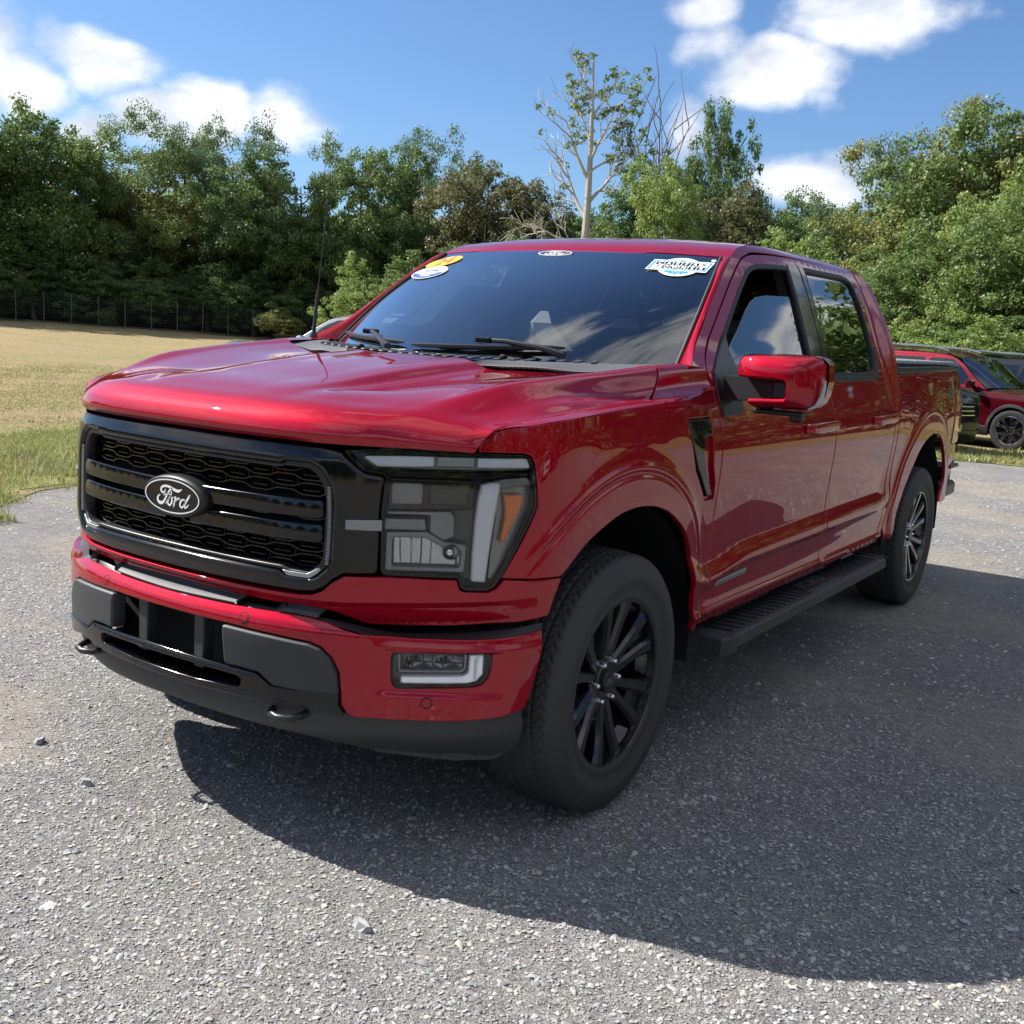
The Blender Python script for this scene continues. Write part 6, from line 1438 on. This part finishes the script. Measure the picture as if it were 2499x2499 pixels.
SH=[(-60,56,2.6,2.2,'leaf_deep','dark undergrowth shrub behind the fence at the far left'),(-57.3,57,3.0,2.6,'leaf_deep','dark shrub behind the second fence bay from the left'),(-54.6,57.5,2.8,2.5,'leaf_deep','dark shrub under the sky dip behind the fence'),(-52,58,3.2,2.6,'leaf_mid','sunlit shrub halfway along the fence'),(-49.3,57.5,3.0,2.5,'leaf_deep','dark shrub behind the closest pair of fence posts'),(-47,56.5,3,2.3,'leaf_deep','dark shrub behind the right end of the fence'),
(-45.8,53.5,1.5,1.1,'leaf_olive','small yellowish bush in front of the right end of the fence'),(-42.2,48,3.9,1.9,'leaf_bright','bright leafy sapling standing behind the grey car'),(-44.6,56,2.8,2,'leaf_deep','dark bush between the aerial and the yellowish bush'),(-39.5,50,4.2,2.6,'leaf_mid','leafy bush behind the left windscreen pillar'),(-36.8,50,4.6,2.8,'leaf_deep','dark bush behind the stickers on the windscreen'),(-33.5,49,5.0,2.8,'leaf_deep','dark bush behind the front of the roof'),(-29.5,47,5.4,2.6,'leaf_mid','bush at the foot of the white-trunked tree'),
(-24.8,44,5.6,2.4,'leaf_mid','leafy bush right of the creeper-hung tree'),(-20.6,41,5.0,2.4,'leaf_bright','bright bush above the rear of the roof'),(-18.3,39,4.7,2.3,'leaf_bright','light green bush behind the rear door of the truck'),(-16.3,35,3.6,2.2,'leaf_mid','bush rising behind the bed cover'),(-14.6,31,2.3,1.7,'leaf_bright','rounded low bush just above the bed cover'),(-12.4,31,2.2,1.7,'leaf_mid','low bush above the bonnet of the dark red car'),(-10.2,29,2.4,1.8,'leaf_bright','low light green bush at the right edge above the parked cars'),(-8.2,30,2.6,2.0,'leaf_mid','low bush at the far right end of the parked cars'),(-13.4,36,4.0,2.2,'leaf_olive','dusty olive bush on the slope right of the cab'),(-11.8,37,4.6,2.4,'leaf_mid','dense shrub between the tall right-hand trees and the cars'),(-22.2,46,4.6,2.6,'leaf_deep','dark bush under the broad dull green tree'),(-27.0,48,5.0,2.8,'leaf_deep','dark thicket bush below the dead tree')]
for i,(az_,R,H,rad,leaf,lab) in enumerate(SH):
    x,y=dirp(az_,R); tree('bush',x,y,H*1.25,rad,leaf,lab,i,'shrub','shrubs along the woodland edge')
# pale-trunked tree, half bare
x,y=dirp(-30.55,45); sy=thing('pale_trunked_tree','tall half-bare tree with a white trunk rising above the windscreen','tree',(x,y,float(hgt(x,y))))
r=np.random.default_rng(4); b=MB(); k=np.linspace(0,1,12); tr=np.stack([.2*np.sin(k*3)-.1,.0*k,12.2*k],1); b.tube(tr,.26*(1-.88*k),9)
tips=[]
def branch(p,d,L_,rad,lev,b,tips,r,up=.35):
    n=7; pts=[np.array(p)]; d=np.array(d,float)/np.linalg.norm(d)
    for i in range(n): d=d+r.normal(0,.09,3)+[0,0,up*.12]; d/=np.linalg.norm(d); pts.append(pts[-1]+d*L_/n)
    b.tube(pts,np.linspace(rad,max(rad*.25,.012),n+1),6 if lev<2 else 4); tips.append((pts[-1],lev))
    if lev<3:
        for i in range(2,n+1):
            for _ in range(1 if lev else 2):
                s=r.normal(0,1,3); s-=d*(s@d); s/=np.linalg.norm(s); branch(pts[i],d*.75+s*.7,L_*r.uniform(.38,.6),rad*.42,lev+1,b,tips,r,up)
Rt=np.array([math.cos(math.radians(30.5)),math.sin(math.radians(30.5)),0]) # the viewer's left-right line at this tree
for z,sgn,L_,el_,rad in((5.0,-1,2.9,.05,.07),(5.9,-1,3.8,.9,.10),(6.6,1,2.4,1.3,.08),(7.4,-1,3.4,1.2,.08),(8.2,1,2.6,1.5,.07),(8.9,-1,2.6,1.3,.06),(9.8,1,1.9,1.6,.05),(10.6,-1,1.7,1.4,.045),(7.8,1,2.2,.6,.05),(4.2,-1,2.9,.25,.06)):
    L_=L_*(.78 if sgn<0 else .9); p=np.array([np.interp(z,tr[:,2],tr[:,j]) for j in range(3)]); branch(p,Rt*sgn*.8+np.array([0,r.normal(0,.35),el_]),L_,rad,0 if L_>3 else 1,b,tips,r)
b.build('trunk','bark_white',sy)
C=np.array([t_[0] for t_ in tips if (t_[0][2]>6.6 and t_[0]@Rt>-1.0 and r.random()<.42) or r.random()<.03]); 
V,F_=leaves(C,np.full(len(C),.21),22,.07,r); mk('foliage',V,F_,'leaf_mid',sy,False)
x,y=dirp(-27.1,53); dd=thing('dead_tree','bare dead tree with upright grey branches right of the pale-trunked tree','tree',(x,y,float(hgt(x,y))))
r=np.random.default_rng(9); b=MB(); b.tube([(0,0,0),(.1,0,4),(.0,0,8)],[.22,.17,.10],8); tips=[]
for dx,z,L_ in((-.45,6.6,5.2),(-.2,7.0,5.5),(.05,7.2,5.6),(.25,7.0,4.6),(.6,6.6,5.6),(-.1,6.2,4)): branch((0,0,z-.6),Rt*dx*.6+np.array([0,r.normal(0,.08),1.35]),L_,.075,2,b,tips,r,.5)
b.build('branches','bark_dead',dd)
C=np.array([t_[0] for t_ in tips if t_[0][2]<10.3 and r.random()<.6]+[np.array([r.normal(0,.8),r.normal(0,.8),r.uniform(7.4,9.6)]) for _ in range(24)]); V,F_=leaves(C,np.full(len(C),.3),20,.085,r); mk('foliage',V,F_,'leaf_bronze',dd,False)
# woodland seen only as a mass: behind the first trees and, across the lot, in the reflections
def wood(name,pts,H,rad,leaf,seed,per=24,size=.40):
    r=np.random.default_rng(seed); C=[];R=[]
    for x,y in pts:
        h=H*r.uniform(.75,1.15); k=60; u=r.normal(0,1,(k,3)); u/=np.linalg.norm(u,axis=1)[:,None]; q=u*(r.random(k)**.33)[:,None]*[rad,rad,h*.5]+[x,y,h*.5+float(hgt(x,y))]; C.append(q);R.append(np.full(k,1.1))
    V,F_=leaves(np.concatenate(C),np.concatenate(R),per,size,r); o=mk(name,V,F_,leaf,None,False); o['kind']='stuff'; return o
wood('woodland_behind',[dirp(a,R) for a in np.arange(-64,-6,1.9) for R in((68,) if a<-38 else (60,) if a<-20 else (50,))],7.2,2.8,'leaf_deep',21,34,.38)
wood('woodland_behind.001',[dirp(a,R) for a in np.arange(-63,-6,1.5) for R in((61,) if a<-38 else (54,) if a<-20 else (45,))],3.2,2.2,'leaf_deep',22,34,.34)
wood('woodland_across_lot',[(r_*math.cos(math.radians(a)),r_*math.sin(math.radians(a))) for a in np.arange(-60,60,3.4) for r_ in(36+4*math.sin(a*.3),)],11.0,3.4,'leaf_mid',23)
wood('woodland_right_of_view',[(2.5+r_*math.cos(math.radians(a)),-2.9+r_*math.sin(math.radians(a))) for a in np.arange(58,97,2.6) for r_ in(36+3*math.sin(a*.5),)],10.5,3.2,'leaf_mid',27,60,.18)
wood('woodland_behind_viewer',[(r_*math.cos(math.radians(a)),r_*math.sin(math.radians(a))) for a in np.arange(188,292,3.4) for r_ in(52,)],8.5,3.6,'leaf_mid',24)
# ================= fence =================
fx=thing('wire_fence','low dark wire fence with thin grey posts along the foot of the trees','fence',(*dirp(-52,54.5),0))
pbr('galvanised',(.10,.10,.095),.7,.2); pbr('wire_dark',(.035,.036,.036),.7,.3)
fpts=[np.array(dirp(a,54.5)) for a in np.arange(-63,-41.5,1.22)]; o0=np.array(dirp(-52,54.5)); pm=None
for p in fpts:
    z=float(hgt(*p))
    if pm is None: q=MB(); q.tube([(0,0,0),(0,0,1.45)],.024,8); q.box((0,0,1.46),(.027,.027,.02)); o=q.build('post','galvanised',fx); pm=o.data
    else: o=link('post',pm,fx)
    o.location=(p[0]-o0[0],p[1]-o0[1],z)
q=MB()
for a,c in zip(fpts[:-1],fpts[1:]):
    for k in range(11):
        zz=.08+k*.13; q.tube([(a[0]-o0[0],a[1]-o0[1],float(hgt(*a))+zz),(c[0]-o0[0],c[1]-o0[1],float(hgt(*c))+zz)],.006,3,False)
    for k in range(10):
        p=a+(c-a)*k/10; z=float(hgt(*p)); q.tube([(p[0]-o0[0],p[1]-o0[1],z+.06),(p[0]-o0[0],p[1]-o0[1],z+1.4)],.005,3,False)
q.build('wire_mesh','wire_dark',fx,False)
# ================= parked cars =================
paint('wine_paint',(.085,.004,.008),(.04,.003,.005),.4,.4); paint('black_paint',(.012,.013,.016),(.006,.006,.008),.3,.3); paint('silver_paint',(.45,.48,.52),(.25,.27,.3),.7,.35); paint('white_paint',(.70,.71,.72),(.6,.6,.62),.0,.3); paint('grey_paint',(.12,.125,.13),(.06,.06,.065),.6,.35)
def car(name,label,x,y,dz,rz,col,L_=4.95,hw=.985,H=1.76,wb=2.86,hood=1.08,rack='silver_plastic',lower='grained_plastic',kind='suv',group=None):
    root=thing(name,label,'car',(x,y,dz),rz,group)
    y0=-.92; y1=L_-.92
    yA,yB,yC,yD=.52,1.25,(y1-.55 if kind=='suv' else y1-1.25),(y1-.12 if kind=='suv' else y1-.55)
    top=Prof([(y0,.80),(y0+.08,.95),(y0+.35,hood-.06),(y0+.9,hood),(yA,hood+.03),(y1,hood+.05)],.02)
    belt=lambda y: hood+.035*np.asarray(y)/3+.0
    roof=Prof([(yA,hood+.03),(yA+.45,hood+.36),(yB,H-.10),(yB+.5,H-.01),((yB+yC)/2,H),(yC,H-.05),(yC+.25,H-.17),(yD,hood+.1)],.02)
    pr=Prof([(.18,-.10),(.30,-.03),(.45,-.005),(.62,-.012),(.80,.0),(.92,-.004),(hood,-.035),(hood+.06,-.06),(H-.15,-.27),(H-.03,-.36),(H,-.42),(H+.4,-.9)],.004)
    def hwid(y): y=np.asarray(y,float); return hw-.34*np.clip((y0+.75-y)/.75,0,1)**2.2-.10*np.clip((y-y1+.5)/.5,0,1)**2
    def F(yy,z,d=0):
        yy=np.asarray(yy,float);z=np.asarray(z,float); xx=hwid(yy)+pr(z)+d; return np.stack([xx,yy,z],-1)
    def G(u,z,d=0): return F(u,z,d)
    R_=.40
    def arch(c): return [(c+R_*math.cos(a),.385+R_*math.sin(a)) for a in np.linspace(math.radians(-8),math.radians(188),16)]
    ys=np.linspace(y0+.02,yA,14)
    body=[(y0+.02,.42)]+arch(0)[::-1]+arch(wb)[::-1]+[(y1-.02,.42),(y1,.9),(y1-.04,hood+.06)]+[(yy,float(belt(yy))+.0) for yy in np.linspace(y1-.3,yA+.1,8)]+[(yy,float(top(yy))-.05) for yy in ys[::-1]]
    gh=[(yA-.02,hood+.0)]+[(yy,float(roof(yy))-.02-.03*(yy>yB)) for yy in np.linspace(yA+.1,yD,22)]+[(yD+.05,hood+.03)]
    for sd in(1,-1):
        bp_=panel('body_side',F,body,col,root,gu=.12,gv=.05,step=.06,side=sd,lip=.05,rnd=.01)
        panel('sill',lambda u,z,d=0:F(u,z,d),[(y0+.05,.20),(-R_-.03,.24),(-R_-.01,.42),(y0+.02,.44)],lower,root,d=.006,gu=.2,gv=.1,step=.1,side=sd,lip=.03,rnd=.006)
        panel('sill',F,[(R_+.02,.24),(wb-R_-.02,.24),(wb-R_,.42),(R_,.42)],lower,root,d=.006,gu=.3,gv=.1,step=.1,side=sd,lip=.03,rnd=.006)
        for c in(0,wb):
            ar=[(c+(R_+.055)*math.cos(a),.385+(R_+.055)*math.sin(a)) for a in np.linspace(0,math.pi,16)]+[(c+R_*math.cos(a),.385+R_*math.sin(a)) for a in np.linspace(math.pi,0,16)]
            if lower!=col: panel('arch_trim',F,ar,lower,root,d=.012,gu=.2,gv=.2,step=.06,side=sd,lip=.03,rnd=.006)
        sg=panel('cabin_side',F,gh,col,root,gu=.12,gv=.06,step=.06,side=sd,lip=.04,rnd=.02)
        wt=lambda yy: float(roof(yy))-.13
        w1=[(yA+.30,hood+.07)]+[(yy,min(wt(yy)+.03,H-.15)) for yy in np.linspace(yA+.52,yB+.55,6)]+[(yB+.60,hood+.07)]
        w2=[(yB+.67,hood+.07),(yB+.65,H-.15),(yB+1.45,H-.155),(yB+1.50,hood+.07)]
        for w_ in(w1,w2)+(([(yB+1.57,hood+.08),(yB+1.52,H-.16),(yC,H-.20),(yD-.28,hood+.10)],) if kind=='suv' else ()):
            panel('window',F,roundc(w_,.04),'car_glass',root,d=.004,gu=.2,gv=.1,step=.08,side=sd,lip=.003,rnd=.002)
        if rack:
            b=MB(); b.tube([(sd*(hwid(yy)-.36),yy,float(roof(yy))+.045-(.04 if k in(0,7) else 0)) for k,yy in enumerate(np.linspace(yB+.25,yC,8))],.017,6); b.build('roof_rail',rack,root)
        b=MB(); b.box((sd*(hw+.10),.78,hood+.10),(.10,.06,.075),bev=.035); b.box((sd*(hw-.0),.80,hood+.06),(.05,.03,.02)); b.build('wing_mirror',col,root)
        b=MB()
        for yy in(yB+.35,yB+1.25): b.box(np.array(F(yy,.93,.015))*[sd,1,1],(.012,.10,.014),bev=.006)
        b.build('door_handle',col if rack is None else 'silver_plastic',root)
        hl=[(y0+.10,.80),(y0+.62,.885),(y0+.66,.93),(y0+.30,.915),(y0+.13,.86)]
        h=panel('headlight',F,hl,'headlamp_grey',root,d=.004,gu=.1,gv=.05,step=.04,side=sd,lip=.02,rnd=.006); panel('turn_lens',F,[(y0+.34,.855),(y0+.61,.895),(y0+.64,.925),(y0+.36,.905)],'amber_lens',h,d=.007,gu=.1,gv=.05,step=.04,side=sd,lip=.004,rnd=.002)
        for c in(0,wb):
            w=bpy.data.objects.new('wheel',None); COL.objects.link(w); w.parent=root; w.location=(sd*(hw-.125),c,.375); w.scale=(1,1,1)
            if sd<0: w.rotation_euler=(0,0,math.pi)
            if 't' not in car.m:
                b=MB(); b.lathe([(-.11,.25),(-.125,.30),(-.12,.345),(-.10,.37),(0,.378),(.10,.37),(.12,.345),(.125,.30),(.115,.255)],40); car.m['t']=b.build('tyre','tyre_far',w).data
                b=MB(); b.lathe([(.115,.258),(.118,.245),(.09,.235),(-.10,.23)],40)
                for k in range(5):
                    for e in(-1,1):
                        a=math.radians(72*k+e*11); a2=math.radians(72*k+e*17); P_=[]
                        for an,rr,xo in((a*.7+math.radians(72*k)*.3,.05,.085),(a,.14,.095),(a2,.243,.108)):
                            for u in(-.028,.028): P_.append((xo,rr*math.cos(an)-u*math.sin(an),rr*math.sin(an)+u*math.cos(an)))
                        b.add(P_,[(0,1,3,2),(2,3,5,4)]); b.add(np.array(P_)-[.03,0,0],[(0,1,3,2),(2,3,5,4)])
                b.lathe([(.07,.075),(.09,.065),(.095,.03),(.095,.001)],24); car.m['r']=b.build('rim','satin_silver' if False else 'chrome',w).data
                b=MB(); b.lathe([(.04,.24),(.035,.001)],30); car.m['k']=b.build('brake','deep_black',w).data
            else:
                for n_,kk in(('tyre','t'),('rim','r'),('brake','k')): link(n_,car.m[kk],w)
    # hood, windscreen, roof, tail as cross-wise grids
    fr=[0,.35,.7,.9,1.0]
    def cross(yy,z,inset_,crown): e=float(hwid(yy)+pr(z))-inset_; return [(e*f,yy-.10*(1-f*f)*(yy<0),z+crown*(1-f**2.4)) for f in fr]
    rows=[cross(yy,float(top(yy))-.055,.004,.055+.02*(yy>-.5)) for yy in(y0+.03,y0+.12,y0+.35,y0+.9,.1,yA-.02)]
    netmesh('hood',netgrid(rows,24,16).transpose(1,0,2),col,root,lip=0,mirror=True)
    z_a=float(roof(yA+.02))-.02
    def wrow(yy,crown): z=float(roof(yy))-.015; e=float(hwid(yy)+pr(z))-.012; return [(e*f,yy-.16*(1-f*f)*max(0,(yB+.1-yy)/.8),z+crown*(1-f**2.2)) for f in fr]
    netmesh('windscreen',netgrid([wrow(yA+.02,.02),wrow(yA+.3,.03),wrow(yA+.55,.03),wrow(yB-.04,.02)],16,16).transpose(1,0,2),'car_glass',root,lip=0,mirror=True)
    netmesh('roof',netgrid([wrow(yB-.03,.02),wrow(yB+.4,.04),wrow((yB+yC)/2,.05),wrow(yC-.05,.045),wrow(yC+.12,.03)],24,16).transpose(1,0,2),col,root,lip=0,mirror=True)
    netmesh('tail_panel',netgrid([wrow(yC+.12,.03),wrow(yC+.3,.03),wrow(yD,.01),[(float(hwid(y1))*f*.98,y1+.02*(1-f*f),.95) for f in fr],[(float(hwid(y1))*f*.97,y1+.02*(1-f*f),.35) for f in fr]],24,16).transpose(1,0,2),col,root,lip=0,mirror=True)
    # front fascia
    def fy(x): return y0-.10*(1-(x/.66)**2)
    def FF(x,z,d=0): x=np.asarray(x,float);z=np.asarray(z,float); return np.stack([x,y0+.03-.10*(1-np.clip(np.abs(x)/.64,0,1)**2)-.05*np.sin(np.clip((z-.2)/.65,0,1)*math.pi)-d,z],-1)
    panel('front_bumper',FF,roundc([(-.64,.42),(.64,.42),(.645,.80),(.60,.87),(-.60,.87),(-.645,.80)],.03),col,root,gu=.08,gv=.05,step=.05,lip=.06,rnd=.01)
    panel('lower_fascia',FF,roundc([(-.60,.22),(.60,.22),(.64,.42),(-.64,.42)],.03),lower,root,d=.004,gu=.1,gv=.05,step=.05,lip=.06,rnd=.01)
    gr=panel('grille',FF,roundc([(-.46,.62),(.46,.62),(.52,.86),(-.52,.86)],.03),'gloss_black',root,d=.008,gu=.1,gv=.05,step=.04,lip=.01,rnd=.004)
    b=MB()
    for z in(.67,.74,.81):
        q=[FF(x_,z,.016) for x_ in np.linspace(-.45,.45,11)]; b.tube(q,.012,6)
    b.build('grille_bar','chrome',gr)
    panel('number_plate',FF,roundc([(-.16,.40),(.16,.40),(.16,.52),(-.16,.52)],.01),'silver_plastic',root,d=.012,gu=.2,gv=.1,step=.05,lip=.01,rnd=.002)
    b=MB(); b.box((0,(y0+y1)/2,.42),(hw-.28,(y1-y0)/2-.12,.16)); b.box((0,1.9,.75),(hw-.12,1.3,.25)); b.build('underbody','deep_black',root,False)
    b=MB(); b.box((0,1.5,.95),(hw-.16,.3,.10)); b.box((.38,1.95,1.25),(.2,.06,.3),bev=.04); b.box((-.38,1.95,1.25),(.2,.06,.3),bev=.04); b.build('seats','interior_dark',root)
    return root
car.m={}
GP='cars parked in a row at the back of the lot'
th=math.radians(74)
car('parked_car','dark red sport utility vehicle with black sills and bright wheels behind the truck bed',-.62,19.1,-.17,th,'wine_paint',L_=5.0,H=1.74,hood=1.06,group=GP)
hc=car('parked_car','black car with a chrome grille, half hidden by the truck tail light',-2.22,16.35,-.15,math.radians(58),'black_paint',L_=4.85,H=1.66,hood=1.14,lower='black_paint',rack=None,group=GP)
# maker's letter on the black car's grille
b=MB()
for x_ in(-.045,.045): b.box((x_,-1.075,.745),(.011,.008,.055),bev=.003)
b.box((0,-1.075,.745),(.04,.007,.009)); b.build('grille_letter','chrome',hc,False)
car('parked_car','dark car with pale roof rails just right of the dark red one',.55,22.3,-.17,th,'black_paint',L_=4.8,H=1.70,hood=1.04,group=GP)
car('parked_car','grey brown sport utility vehicle furthest right in the row',1.6,25.2,-.17,th,'grey_paint',L_=5.0,H=1.86,hood=1.15,rack=None,group=GP)
car('silver_car','silver car with a white window frame behind the windscreen pillar on the left',-12.7,11.9,-.05,math.radians(-66),'silver_paint',L_=4.8,H=1.66,hood=1.02,rack=None,lower='silver_paint')
# cars across the lot, seen only in the truck's paint
car('parked_car','white car across the lot, reflected in the doors of the truck',15.5,4.5,0,math.radians(-90),'white_paint',rack=None,group='cars across the lot')
car('parked_car','dark red car across the lot, reflected in the doors of the truck',15.8,8.0,0,math.radians(-92),'wine_paint',rack=None,group='cars across the lot')
car('parked_car','silver car across the lot, reflected in the front door of the truck',15.2,1.0,0,math.radians(-88),'silver_paint',group='cars across the lot')
